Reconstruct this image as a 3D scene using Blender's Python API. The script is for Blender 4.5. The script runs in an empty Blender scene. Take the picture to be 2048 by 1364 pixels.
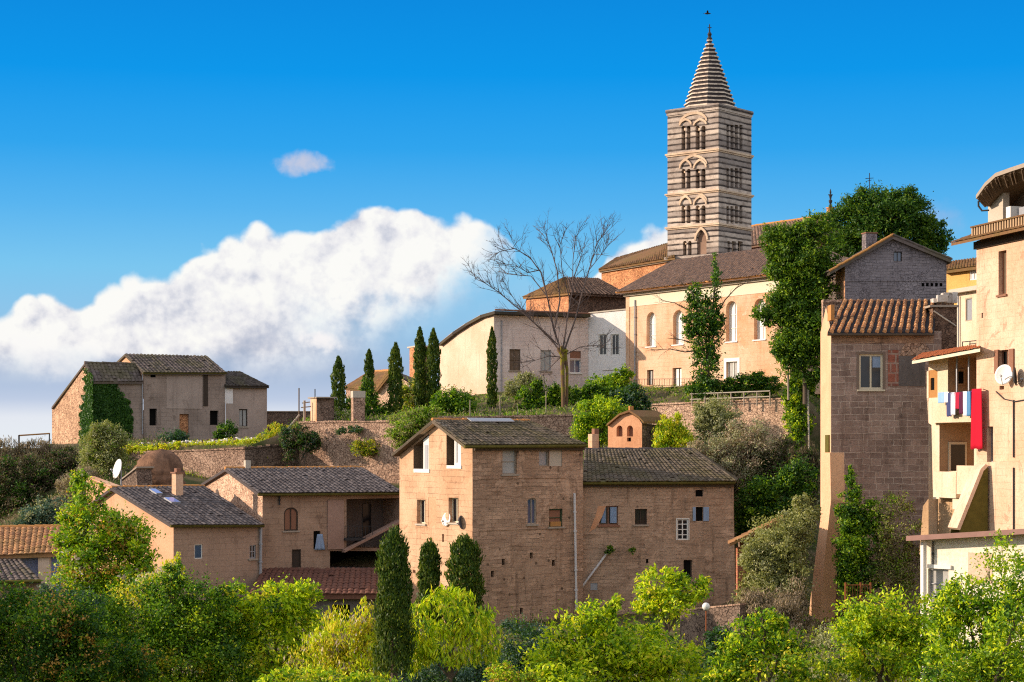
import bpy, math, random
import numpy as np
from mathutils import Vector, geometry

# ------------------------------------------------------------------ camera, sky, sun, exposure
F, HZ, ZC = 3800.0, 890.0, 14.0          # focal length in photo pixels, horizon row, eye height
SC = bpy.context.scene
COL = SC.collection
R = math.radians
cd = bpy.data.cameras.new("camera"); cam = bpy.data.objects.new("camera", cd); COL.objects.link(cam)
cam.location = (0, 0, ZC); cam.rotation_euler = (R(90), 0, 0)
cd.sensor_width = 36; cd.sensor_fit = 'HORIZONTAL'; cd.lens = 36 * F / 2048
cd.shift_y = (HZ - 682) / 2048; cd.clip_start = 0.5; cd.clip_end = 20000
SC.camera = cam
SUN_AZ, SUN_EL = R(-89), R(17)           # azimuth from +Y, towards -X
to_sun = Vector((math.sin(SUN_AZ) * math.cos(SUN_EL), math.cos(SUN_AZ) * math.cos(SUN_EL), math.sin(SUN_EL)))
sl = bpy.data.lights.new("sun", 'SUN'); so = bpy.data.objects.new("sun", sl); COL.objects.link(so)
sl.energy = 4.8; sl.angle = R(0.6); sl.color = (1.0, 0.825, 0.67)
so.rotation_euler = to_sun.to_track_quat('Z', 'Y').to_euler(); so.location = (-60, 20, 60)
SC.view_settings.view_transform = 'Standard'; SC.view_settings.look = 'None'
SC.view_settings.exposure = 0.26; SC.view_settings.gamma = 1.0
SC.view_settings.use_curve_mapping = False
SC.render.engine = 'CYCLES'
SC.cycles.use_denoising = False; SC.cycles.filter_width = 1.15
SC.cycles.max_bounces = 6; SC.cycles.diffuse_bounces = 3; SC.cycles.glossy_bounces = 2
SC.cycles.transmission_bounces = 4; SC.cycles.transparent_max_bounces = 4
SC.cycles.caustics_reflective = False; SC.cycles.caustics_refractive = False

def lin(c):
    return tuple(((v / 255) / 12.92 if v / 255 <= 0.04045 else ((v / 255 + 0.055) / 1.055) ** 2.4) for v in c[:3])
def rgba(c): return tuple(c[:3]) + (1.0,)

class NT:
    """small helper to write node trees"""
    def __init__(s, tree): s.t = tree; s.L = tree.links
    def n(s, typ, ins=None, **props):
        nd = s.t.nodes.new(typ)
        for k, v in props.items(): setattr(nd, k, v)
        for k, v in (ins or {}).items():
            sk = nd.inputs[k]
            if isinstance(v, bpy.types.NodeSocket): s.L.new(v, sk)
            elif isinstance(v, bpy.types.Node): s.L.new(v.outputs[0], sk)
            else:
                if sk.type == 'RGBA' and len(v) == 3: v = rgba(v)
                sk.default_value = v
        return nd
    def m(s, op, a, b=None, c=None, clamp=False):
        ins = {0: a}
        if b is not None: ins[1] = b
        if c is not None: ins[2] = c
        return s.n('ShaderNodeMath', ins, operation=op, use_clamp=clamp).outputs[0]
    def mix(s, f, a, b, typ='MIX'):
        nd = s.n('ShaderNodeMix', data_type='RGBA', blend_type=typ)
        for k, v in ((0, f), (6, a), (7, b)):
            sk = nd.inputs[k]
            if isinstance(v, bpy.types.NodeSocket): s.L.new(v, sk)
            else: sk.default_value = rgba(v) if k else v
        return nd.outputs[2]
    def ramp(s, f, stops, interp='LINEAR'):
        nd = s.n('ShaderNodeValToRGB', {0: f}); cr = nd.color_ramp; cr.interpolation = interp
        while len(cr.elements) < len(stops): cr.elements.new(0.5)
        for e, (p, c) in zip(cr.elements, stops):
            e.position = p; e.color = rgba(c) if hasattr(c, '__len__') else (c, c, c, 1)
        return nd.outputs[0]
    def sstep(s, x, a, b):
        return s.n('ShaderNodeMapRange', {0: x, 1: a, 2: b, 3: 0.0, 4: 1.0}, interpolation_type='SMOOTHSTEP').outputs[0]
    def noise(s, vec, scale, detail=4, rough=.55, dist=0.0):
        return s.n('ShaderNodeTexNoise', {'Vector': vec, 'Scale': scale, 'Detail': detail, 'Roughness': rough, 'Distortion': dist}).outputs[0]
    def comb(s, x, y, z=0.0): return s.n('ShaderNodeCombineXYZ', {0: x, 1: y, 2: z}).outputs[0]
    def scale(s, v, sx, sy, sz):
        return s.n('ShaderNodeVectorMath', {0: v, 1: (sx, sy, sz)}, operation='MULTIPLY').outputs[0]
    def sep(s, v): return s.n('ShaderNodeSeparateXYZ', {0: v}).outputs

# ------------------------------------------------------------------ sky
def pdir(px, py):                         # photo pixel to (azimuth, elevation)
    x, z = (px - 1024) / F, (HZ - py) / F
    return math.atan2(x, 1.0), math.atan2(z, math.hypot(1.0, x))
world = bpy.data.worlds.new("World"); SC.world = world; world.use_nodes = True
def build_sky():
    t = world.node_tree; t.nodes.clear(); N = NT(t)
    d = N.n('ShaderNodeTexCoord').outputs['Generated']
    X, Y, Z = N.sep(d)[:3]
    az = N.m('ARCTAN2', X, Y); el = N.m('ARCSINE', Z)
    sky = N.n('ShaderNodeTexSky', sky_type='NISHITA', sun_disc=False)
    sky.sun_elevation = SUN_EL; sky.sun_rotation = SUN_AZ; sky.air_density = 1.0; sky.dust_density = 0.6; sky.ozone_density = 2.0
    def e_of(py): return pdir(1024, py)[1]
    E1 = e_of(-700)
    st = [(900, (232, 238, 244)), (835, (228, 233, 242)), (800, (190, 204, 228)), (740, (160, 184, 216)), (660, (146, 196, 232)), (540, (122, 198, 240)), (420, (86, 180, 240)),
          (300, (44, 164, 238)), (150, (0, 150, 234)), (0, (0, 138, 224)), (-350, (0, 112, 204)), (-690, (0, 98, 190))]
    clear = N.ramp(N.m('DIVIDE', el, E1), [(max(0, e_of(p) / E1), lin(c)) for p, c in st])
    # broad cloud bank: its upper edge as elevation over azimuth
    a0, a1 = pdir(-500, 890)[0], pdir(2500, 890)[0]
    prof = [(-500, 740), (-150, 690), (0, 628), (60, 600), (180, 580), (240, 555), (300, 540), (350, 524), (420, 500), (480, 472), (600, 455), (660, 436), (720, 410), (790, 410),
            (850, 428), (900, 440), (960, 434), (1000, 446), (1024, 470), (1050, 545), (1120, 640), (1180, 560), (1215, 490), (1260, 462), (1340, 440), (1420, 470), (1520, 640), (1700, 720), (2500, 760)]
    top = N.ramp(N.m('DIVIDE', N.m('SUBTRACT', az, a0), a1 - a0), [((pdir(x, y)[0] - a0) / (a1 - a0), pdir(x, y)[1]) for x, y in prof])
    v = N.comb(az, el, 0.37)
    n1 = N.noise(v, 44, 8, .58)
    n2 = N.noise(N.comb(az, N.m('MULTIPLY', el, 1.35), 3.1), 11, 5, .5)
    vo = N.n('ShaderNodeTexVoronoi', {'Vector': N.n('ShaderNodeVectorMath', {0: v, 1: N.n('ShaderNodeVectorMath', {0: N.n('ShaderNodeTexNoise', {'Vector': v, 'Scale': 60.0, 'Detail': 3.0}).outputs['Color'], 1: (.012, .012, 0)}, operation='MULTIPLY').outputs[0]}, operation='ADD').outputs[0], 'Scale': 74.0, 'Smoothness': .2}, feature='SMOOTH_F1').outputs['Distance']
    vb = N.n('ShaderNodeTexVoronoi', {'Vector': v, 'Scale': 27.0, 'Smoothness': .3}, feature='SMOOTH_F1').outputs['Distance']
    bump = N.m('ADD', N.m('MULTIPLY', N.m('SUBTRACT', n1, .5), .012), N.m('ADD', N.m('MULTIPLY', N.m('SUBTRACT', .42, vo), .009), N.m('MULTIPLY', N.m('SUBTRACT', .42, vb), .018)))
    t0 = N.m('ADD', N.m('SUBTRACT', top, el), bump)
    dens = N.sstep(t0, -.001, .0048)
    la, le = pdir(720, 720)
    line = N.m('ADD', N.m('MULTIPLY', N.m('SUBTRACT', az, la), .86), le)          # right flank thins out below a slanting line
    rfade = N.m('SUBTRACT', 1.0, N.m('MULTIPLY', N.sstep(N.m('ADD', N.m('SUBTRACT', line, el), N.m('MULTIPLY', N.m('SUBTRACT', n1, .5), .05)), -.012, .022), .93))
    rfade = N.m('MAXIMUM', rfade, N.sstep(az, pdir(1150, 600)[0], pdir(1190, 600)[0]))
    lfade = N.sstep(N.m('ADD', el, N.m('MULTIPLY', N.m('SUBTRACT', n2, .5), .03)), pdir(600, 790)[1], pdir(600, 700)[1])
    low = N.sstep(az, pdir(500, 700)[0], pdir(880, 700)[0])
    soft = N.m('SUBTRACT', 1.0, N.m('MULTIPLY', low, N.m('SUBTRACT', 1.0, N.sstep(N.m('ADD', el, N.m('MULTIPLY', N.m('SUBTRACT', n1, .5), .06)), pdir(600, 720)[1], pdir(600, 560)[1]))))
    dens = N.m('MULTIPLY', N.m('MULTIPLY', dens, rfade), N.m('MULTIPLY', lfade, N.m('MAXIMUM', soft, .12)))
    # light from the left: difference of the billow field along the sun's side
    vs = N.n('ShaderNodeVectorMath', {0: v, 1: (-.008, .007, 0)}, operation='ADD').outputs[0]
    n1s = N.noise(vs, 44, 8, .58)
    relief = N.m('ADD', N.m('MULTIPLY', N.m('SUBTRACT', n1, n1s), 2.4), N.m('ADD', N.m('MULTIPLY', N.m('SUBTRACT', n2, .5), .75), N.m('MULTIPLY', N.m('SUBTRACT', .42, vo), .14)))
    lit = N.m('SUBTRACT', N.m('ADD', .93, relief), N.m('MULTIPLY', N.sstep(t0, .006, .095), .50), clamp=True)
    ccol = N.ramp(lit, [(0, lin((176, 184, 204))), (.35, lin((206, 208, 220))), (.7, lin((240, 238, 240))), (1, lin((255, 253, 248)))])
    col = N.mix(N.m('MULTIPLY', dens, .97), clear, ccol)
    # small separate clouds
    def puff(cx, cy, rx, ry, c, strength=1.0, k=.5):
        a, e = pdir(cx, cy)
        q = N.m('ADD', N.m('POWER', N.m('DIVIDE', N.m('SUBTRACT', az, a), rx / F), 2.0), N.m('POWER', N.m('DIVIDE', N.m('SUBTRACT', el, e), ry / F), 2.0))
        f = N.sstep(N.m('ADD', N.m('SUBTRACT', 1.0, q), N.m('MULTIPLY', N.m('SUBTRACT', n1, .5), 5.5)), .0, .1 + k * 2.4)
        return N.m('MULTIPLY', f, strength), c
    for f, c in (puff(612, 327, 62, 24, lin((206, 206, 222)), .85, .7), puff(622, 684, 58, 26, lin((250, 246, 246)), .9), puff(1880, 440, 70, 46, lin((176, 186, 222)), .5, .9), puff(130, 690, 190, 60, lin((250, 248, 248)), .6, .8)):
        col = N.mix(f, col, c)
    # rest of the sky dome, out of view: broken cloud added as neutral fill light
    nb = N.noise(d, 2.4, 6, .55)
    cov = N.m('MULTIPLY', N.sstep(nb, .36, .60), .85)
    rest = N.mix(cov, N.mix(.5, N.scale(sky.outputs[0], .1, .1, .1), lin((70, 150, 225))), (1.12, 1.10, 1.10))
    col = N.scale(col, .84, .84, .84)
    away = N.m('MAXIMUM', N.sstep(N.m('ABSOLUTE', az), .42, .75), N.sstep(el, .33, .6))
    col = N.mix(away, col, rest)
    col = N.mix(N.sstep(el, -.002, -.02), col, lin((120, 110, 90)))
    col = N.mix(.02, col, N.scale(sky.outputs[0], .1, .1, .1))
    bg = N.n('ShaderNodeBackground', {'Color': N.scale(col, 10, 10, 10), 'Strength': 0.1})
    N.n('ShaderNodeOutputWorld', {0: bg})
build_sky()

# ------------------------------------------------------------------ geometry helpers
ORG = {}
def P(px, py, Y):
    return Vector(((px - 1024) / F * Y, Y, ZC + (HZ - py) / F * Y))
def tagset(o, label=None, cat=None, group=None, kind=None):
    if label: o['label'] = label
    if cat: o['category'] = cat
    if group: o['group'] = group
    if kind: o['kind'] = kind
    return o
def root(name, loc, label, cat, group=None):
    o = bpy.data.objects.new(name, None); COL.objects.link(o); o.location = loc; o.empty_display_size = .5
    ORG[o] = Vector(loc)
    return tagset(o, label, cat, group)
def link(name, me, parent, org, mats, smooth=False):
    o = bpy.data.objects.new(name, me); COL.objects.link(o)
    for mm in mats: me.materials.append(mm)
    if parent is not None: o.parent = parent; o.location = (0, 0, 0); ORG[o] = ORG[parent]
    else: o.location = org; ORG[o] = Vector(org)
    if smooth: me.polygons.foreach_set('use_smooth', [True] * len(me.polygons))
    return o
class MB:
    def __init__(s): s.v = []; s.f = []; s.r = []; s.uv = []
    def poly(s, pts, rnd=None, uv=None):
        b = len(s.v); s.v += [tuple(p) for p in pts]; s.f.append(tuple(range(b, b + len(pts))))
        s.r.append(random.random() if rnd is None else rnd); s.uv.append(uv)
    def quads(s, verts, faces, rnd=None):
        b = len(s.v); s.v += [tuple(p) for p in verts]
        for f in faces: s.f.append(tuple(i + b for i in f)); s.r.append(random.random() if rnd is None else rnd); s.uv.append(None)
    def hexa(s, c, rnd=None):            # 8 corners: bottom 0-3, top 4-7
        rr = random.random() if rnd is None else rnd
        for f in ((3, 2, 1, 0), (4, 5, 6, 7), (0, 1, 5, 4), (1, 2, 6, 5), (2, 3, 7, 6), (3, 0, 4, 7)):
            s.poly([c[i] for i in f], rr)
    def box(s, c, sx, sy, sz, ang=0.0, rnd=None):
        ca, sa = math.cos(ang), math.sin(ang); c = Vector(c)
        def q(x, y, z): return c + Vector((x * ca - y * sa, x * sa + y * ca, z))
        h = [(-sx / 2, -sy / 2), (sx / 2, -sy / 2), (sx / 2, sy / 2), (-sx / 2, sy / 2)]
        s.hexa([q(x, y, 0) for x, y in h] + [q(x, y, sz) for x, y in h], rnd)
    def slab(s, pts, th, down=None):     # polygon thickened along down (default straight down)
        dn = Vector((0, 0, -th)) if down is None else Vector(down)
        lo = [Vector(p) + dn for p in pts]; s.poly(pts); s.poly(lo[::-1])
        n = len(pts)
        for i in range(n): s.poly([pts[i], lo[i], lo[(i + 1) % n], pts[(i + 1) % n]])
    def tube(s, path, rad, n=7, cap=True, rnd=None):
        path = [Vector(p) for p in path]
        if not hasattr(rad, '__len__'): rad = [rad] * len(path)
        rings = []; b = len(s.v); rr = random.random() if rnd is None else rnd
        up = None
        for i, p in enumerate(path):
            t = (path[min(i + 1, len(path) - 1)] - path[max(i - 1, 0)])
            if t.length < 1e-9: t = Vector((0, 0, 1))
            t.normalize()
            if up is None:
                up = t.orthogonal().normalized()
            else:
                up = (up - t * up.dot(t)); up = up.normalized() if up.length > 1e-6 else t.orthogonal().normalized()
            w = t.cross(up)
            for k in range(n):
                a = 2 * math.pi * k / n
                s.v.append(tuple(p + (up * math.cos(a) + w * math.sin(a)) * rad[i]))
        for i in range(len(path) - 1):
            for k in range(n):
                k2 = (k + 1) % n
                s.f.append((b + i * n + k, b + i * n + k2, b + (i + 1) * n + k2, b + (i + 1) * n + k)); s.r.append(rr); s.uv.append(None)
        if cap:
            s.f.append(tuple(b + k for k in range(n))[::-1]); s.r.append(rr); s.uv.append(None)
            e = b + (len(path) - 1) * n
            s.f.append(tuple(e + k for k in range(n))); s.r.append(rr); s.uv.append(None)
    def lathe(s, base, prof, n=16, ang0=0.0, flat=None):   # profile (radius, z)
        base = Vector(base); b = len(s.v)
        for r_, z in prof:
            for k in range(n):
                a = ang0 + 2 * math.pi * k / n
                s.v.append(tuple(base + Vector((r_ * math.cos(a), r_ * math.sin(a), z))))
        for i in range(len(prof) - 1):
            rr = random.random()
            for k in range(n):
                k2 = (k + 1) % n
                s.f.append((b + i * n + k, b + i * n + k2, b + (i + 1) * n + k2, b + (i + 1) * n + k)); s.r.append(rr); s.uv.append(None)
    def build(s, name, mats, parent=None, org=None, smooth=False):
        if not s.f: return None
        if not isinstance(mats, (list, tuple)): mats = [mats]
        if parent is not None: org = ORG[parent]
        elif org is None:
            a = np.array(s.v); org = Vector(((a[:, 0].min() + a[:, 0].max()) / 2, (a[:, 1].min() + a[:, 1].max()) / 2, a[:, 2].min()))
        o3 = Vector(org)
        me = bpy.data.meshes.new(name)
        me.from_pydata([tuple(Vector(p) - o3) for p in s.v], [], s.f)
        at = me.attributes.new('rnd', 'FLOAT', 'FACE'); at.data.foreach_set('value', s.r)
        ul = me.uv_layers.new(name='UVMap'); uvs = np.zeros((len(me.loops), 2), 'f'); li = 0
        V = np.array(s.v)
        for f, uv in zip(s.f, s.uv):
            if uv is None:
                p = V[list(f)]; n = np.zeros(3)
                for i in range(len(f)):
                    a_, b_ = p[i], p[(i + 1) % len(f)]
                    n += np.cross(a_, b_)
                ln = np.linalg.norm(n); n = n / ln if ln > 1e-12 else np.array([0, 0, 1.])
                if n[1] > 0 or (abs(n[1]) < 1e-6 and n[0] > 0): n = -n
                tx = np.cross([0, 0, 1.], n); l2 = np.linalg.norm(tx)
                tx = tx / l2 if l2 > .02 else np.array([1., 0, 0])
                ty = np.cross(n, tx)
                uvs[li:li + len(f), 0] = p @ tx; uvs[li:li + len(f), 1] = p @ ty
            else: uvs[li:li + len(f)] = uv
            li += len(f)
        ul.data.foreach_set('uv', uvs.ravel())
        me.validate(); me.update()
        return link(name, me, parent, org, mats, smooth)

class Pl:
    """a vertical plane in the place; at() drops a photo pixel onto it"""
    def __init__(s, px, Y, ang):         # ang: heading of the plane's right-hand direction, degrees from +X towards +Y
        s.o = P(px, HZ, Y); s.d = Vector((math.cos(R(ang)), math.sin(R(ang)), 0))
        s.n = Vector((s.d.y, -s.d.x, 0))
        if s.n.dot(s.o - Vector((0, 0, ZC))) > 0: s.n = -s.n
        s.c = s.n.x * s.o.x + s.n.y * s.o.y
    def uz(s, px, py, dep=0.0):
        rx = (px - 1024) / F
        t = (s.c + dep) / (s.n.x * rx + s.n.y)
        p = Vector((rx * t, t, 0))
        return ((p - Vector((s.o.x, s.o.y, 0))).dot(s.d), ZC + (HZ - py) / F * t)
    def p(s, u, z, dep=0.0):
        q = s.o + s.d * u + s.n * dep; q.z = z; return q
    def at(s, px, py, dep=0.0): return s.p(*s.uz(px, py, dep), dep)
    def box(s, mb, a, b, d0, d1, rnd=None):   # pixel rectangle thickened along the normal
        (u0, z0), (u1, z1) = s.uz(*a, d1), s.uz(*b, d1)
        s.ubox(mb, u0, u1, z0, z1, d0, d1, rnd)
    def ubox(s, mb, u0, u1, z0, z1, d0, d1, rnd=None):
        z0, z1 = min(z0, z1), max(z0, z1)
        mb.hexa([s.p(u0, z0, d1), s.p(u1, z0, d1), s.p(u1, z0, d0), s.p(u0, z0, d0), s.p(u0, z1, d1), s.p(u1, z1, d1), s.p(u1, z1, d0), s.p(u0, z1, d0)], rnd)
def inside(pt, poly):
    x, y = pt; r = False; n = len(poly)
    for i in range(n):
        x0, y0 = poly[i]; x1, y1 = poly[(i + 1) % n]
        if (y0 > y) != (y1 > y) and x < (x1 - x0) * (y - y0) / (y1 - y0) + x0: r = not r
    return r
def filled(mb, pl, outer, holes, dep=0.0):
    pts = [Vector((u, z, 0)) for u, z in outer]; loops = [pts] + [[Vector((u, z, 0)) for u, z in h] for h in holes]
    allp = [p for l in loops for p in l]
    for tri in geometry.tessellate_polygon(loops):
        mb.poly([pl.p(allp[i].x, allp[i].y, dep) for i in tri], .5)
def arch_pts(u0, u1, z0, zs, ztop, kind, n=10):
    um, hw = (u0 + u1) / 2, (u1 - u0) / 2
    pts = [(u0, z0), (u1, z0)]
    for i in range(n + 1):
        t = i / n
        if kind == 2:                    # pointed
            q = t * 2 if t < .5 else (1 - t) * 2
            a = q * math.pi / 3
            x = hw * (2 * math.cos(a) - 1); zz = (ztop - zs) * math.sin(a) / math.sin(math.pi / 3)
            pts.append((um + (x if t <= .5 else -x), zs + zz))
        else:
            a = math.pi * t
            pts.append((um + hw * math.cos(a), zs + (ztop - zs) * math.sin(a)))
    return pts
class House:
    def __init__(s, name, label, cat, base, group=None):
        s.root = root(name, base, label, cat, group); s.mbs = {}; s.holes = []
    def mb(s, part, mat):
        return s.mbs.setdefault((part, mat.name), (MB(), mat))[0]
    def wall(s, pl, outline, mat, part='wall', dep=0.0, back=None):
        mb = s.mb(part, mat); outer = [pl.uz(*p) for p in outline]; hs = []
        for h in s.holes:
            if h[0] is pl and not h[3]:
                cu = sum(q[0] for q in h[1]) / len(h[1]); cz = sum(q[1] for q in h[1]) / len(h[1])
                if inside((cu, cz), outer):
                    hs.append(h[1]); h[3] = True
                    k = len(h[1])
                    for i in range(k):
                        a, b = h[1][i], h[1][(i + 1) % k]
                        mb.poly([pl.p(*a, dep), pl.p(*b, dep), pl.p(*b, -h[2]), pl.p(*a, -h[2])], .5)
        filled(mb, pl, outer, hs, dep)
        if back:                         # give a free-standing wall its thickness
            filled(mb, pl, outer, [], -back); k = len(outer)
            for i in range(k):
                a, b = outer[i], outer[(i + 1) % k]
                mb.poly([pl.p(*a, dep), pl.p(*b, dep), pl.p(*b, -back), pl.p(*a, -back)], .5)
    def vquad(s, p, q, z0, zp, zq, mat, part='wall'):
        s.mb(part, mat).poly([(p.x, p.y, z0), (q.x, q.y, z0), (q.x, q.y, zq), (p.x, p.y, zp)], .5)
    def close(s, plL, pxL, plF, pxC, pxR, z0, z1, mat, part='wall'):   # the two unseen walls behind
        L, C_, Rr = plL.at(pxL, HZ), plF.at(pxC, HZ), plF.at(pxR, HZ); K = L + Rr - C_
        s.vquad(Rr, K, z0, z1, z1, mat, part); s.vquad(K, L, z0, z1, z1, mat, part)
        return K
    def win(s, pl, rect, arch=0, depth=.25, frame=None, pane=None, mull=(1, 0), fw=.07, sill=None, surround=None, sw=.12, spring=None, name='window', panename='pane', shut=None):
        x0, y0, x1, y1 = rect
        u0, zt = pl.uz(x0, y0); u1, zb = pl.uz(x1, y1)
        if u0 > u1: u0, u1 = u1, u0
        if arch:
            zs = pl.uz(x0, spring)[1] if spring else zt - (u1 - u0) / 2
            poly = arch_pts(u0, u1, zb, zs, zt, arch)
        else: poly = [(u0, zb), (u1, zb), (u1, zt), (u0, zt)]
        s.holes.append([pl, poly, depth, False])
        pm = MB(); filled(pm, pl, poly, [], -depth + .02)
        if frame is None:
            w = pm.build(name, pane, s.root)
        else:
            fm = MB(); d0, d1 = -depth + .021, -depth + .08
            cu, cz = (u0 + u1) / 2, (zb + zt) / 2
            inn = [(cu + (u - cu) * (1 - 2 * fw / (u1 - u0)), cz + (z - cz) * (1 - 2 * fw / (zt - zb))) for u, z in poly]
            k = len(poly)
            for i in range(k):
                j = (i + 1) % k
                fm.hexa([pl.p(*poly[i], d1), pl.p(*poly[j], d1), pl.p(*poly[j], d0), pl.p(*poly[i], d0), pl.p(*inn[i], d1), pl.p(*inn[j], d1), pl.p(*inn[j], d0), pl.p(*inn[i], d0)])
            for i in range(mull[0]):
                u = u0 + (u1 - u0) * (i + 1) / (mull[0] + 1); pl.ubox(fm, u - fw * .4, u + fw * .4, zb + fw, zt - fw, d0, d1 - .004)
            for i in range(mull[1]):
                z = zb + (zt - zb) * (i + 1) / (mull[1] + 1); pl.ubox(fm, u0 + fw, u1 - fw, z - fw * .3, z + fw * .3, d0, d1 - .008)
            w = fm.build(name, frame, s.root)
            pm.build(panename, pane, w)
        if sill:
            sm = MB(); pl.ubox(sm, u0 - .1, u1 + .1, zb - .1, zb - .003, -depth + .1, .1); sm.build('sill', sill, w)
        if surround:
            um = MB(); a = sw
            for q in ((u0 - a, u0 - .003, zb, zt + a), (u1 + .003, u1 + a, zb, zt + a), (u0 - .003, u1 + .003, zt + .003, zt + a)):
                pl.ubox(um, *q, .003, .035)
            um.build('surround', surround, w)
        return w
    def part(s, name, mat, mb, parent=None, smooth=False): return mb.build(name, mat, parent or s.root, smooth=smooth)
    def slab(s, name, mat, pts, th=.18, down=None):
        m = MB(); m.slab(pts, th, down); return s.part(name, mat, m)
    def roof(s, mat, e0, e1, r1, r0, th=.14, w=.26, name='roof', rowl=.42, jit=1.0):
        m = MB(); m.slab([e0, e1, r1, r0], th); tiles(m, e0, e1, r1, r0, w, rowl, jit); return s.part(name, mat, m)
    def ridge(s, mat, a, b, r=.13, seg=.42, name='ridge_tiles', parent=None):
        m = MB(); a, b = Vector(a), Vector(b); n = max(1, int((b - a).length / seg)); 
        for i in range(n):
            p, q = a.lerp(b, i / n), a.lerp(b, (i + 1.12) / n); j = Vector((0, 0, random.uniform(-.02, .02)))
            m.tube([p + j, q + j], [r * random.uniform(.95, 1.1), r * .85], 8)
        return s.part(name, mat, m, parent)
    def done(s):
        for (part, _), (mb, mat) in s.mbs.items(): mb.build(part, mat, s.root)
def tiles(m, e0, e1, r1, r0, w=.26, rowl=.42, jit=1.0, h=.2):
    """rows of barrel tiles over a roof face (eave e0-e1, ridge r0-r1)"""
    e0, e1, r0, r1 = map(Vector, (e0, e1, r0, r1))
    up = ((r0 + r1) / 2 - (e0 + e1) / 2); nrm = (e1 - e0).cross(up).normalized()
    if nrm.z < 0: nrm = -nrm
    nc = max(2, int(max((e1 - e0).length, (r1 - r0).length) / w)); nr = max(1, int(up.length / rowl))
    cw = (e1 - e0).length / nc
    for i in range(nc):
        sag = random.uniform(-.012, .012) * jit
        for j in range(nr):
            t0, t1 = j / nr, min(1.0, (j + 1.15) / nr)
            if random.random() < .02 * jit: continue
            vs = []; dj = nrm * (random.uniform(-.012, .012) * jit + sag); sh = random.uniform(-.06, .06) * jit
            for t, lift in ((t0, .045), (t1, .012)):
                for k in range(5):
                    sx = (i + .5 + (k / 4 - .5) * (.98 if t == t0 else .9) + sh * (1 if t == t0 else 0)) / nc
                    p = e0.lerp(e1, sx).lerp(r0.lerp(r1, sx), t - (.02 if t == t0 else 0))
                    hh = math.sin(math.pi * k / 4) * cw * h
                    vs.append(p + nrm * (hh + lift) + dj)
            m.quads(vs, [(k, k + 1, k + 6, k + 5) for k in range(4)] , None if False else random.random())
            m.poly([vs[0], vs[1], vs[2], vs[3], vs[4]], m.r[-1])
# ------------------------------------------------------------------ materials
def newmat(name):
    m = bpy.data.materials.new(name); m.use_nodes = True; m.node_tree.nodes.clear(); return m, NT(m.node_tree)
def finish(N, col, rough=.85, bump=None, bs=.4, bd=.03, spec=.25, metal=0.0, extra=None):
    ins = {'Base Color': col, 'Roughness': rough, 'Specular IOR Level': spec, 'Metallic': metal}
    if bump is not None: ins['Normal'] = N.n('ShaderNodeBump', {'Height': bump, 'Strength': bs, 'Distance': bd}).outputs[0]
    ins.update(extra or {})
    b = N.n('ShaderNodeBsdfPrincipled', ins)
    N.n('ShaderNodeOutputMaterial', {0: b.outputs[0]})
def pos(N): return N.n('ShaderNodeNewGeometry').outputs['Position']
def uvn(N): return N.n('ShaderNodeUVMap', uv_map='UVMap').outputs[0]
def rndn(N): return N.n('ShaderNodeAttribute', attribute_name='rnd').outputs['Fac']
MC = {}
def plain(name, c, rough=.6, spec=.3, metal=0.0, var=.18, sc=6.0):
    if name in MC: return MC[name]
    m, N = newmat(name); n = N.noise(pos(N), sc, 5, .6)
    col = N.mix(n, tuple(v * (1 - var) for v in c), tuple(min(1, v * (1 + var)) for v in c))
    finish(N, col, rough, n, .15, .01, spec, metal); MC[name] = m; return m
def ds(c, s=.27, k=1.0):                 # pull a colour towards its own grey
    if c is None: return None
    g = .30 * c[0] + .55 * c[1] + .15 * c[2]
    return tuple((v + (g - v) * s) * k for v in c[:3])
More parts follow.
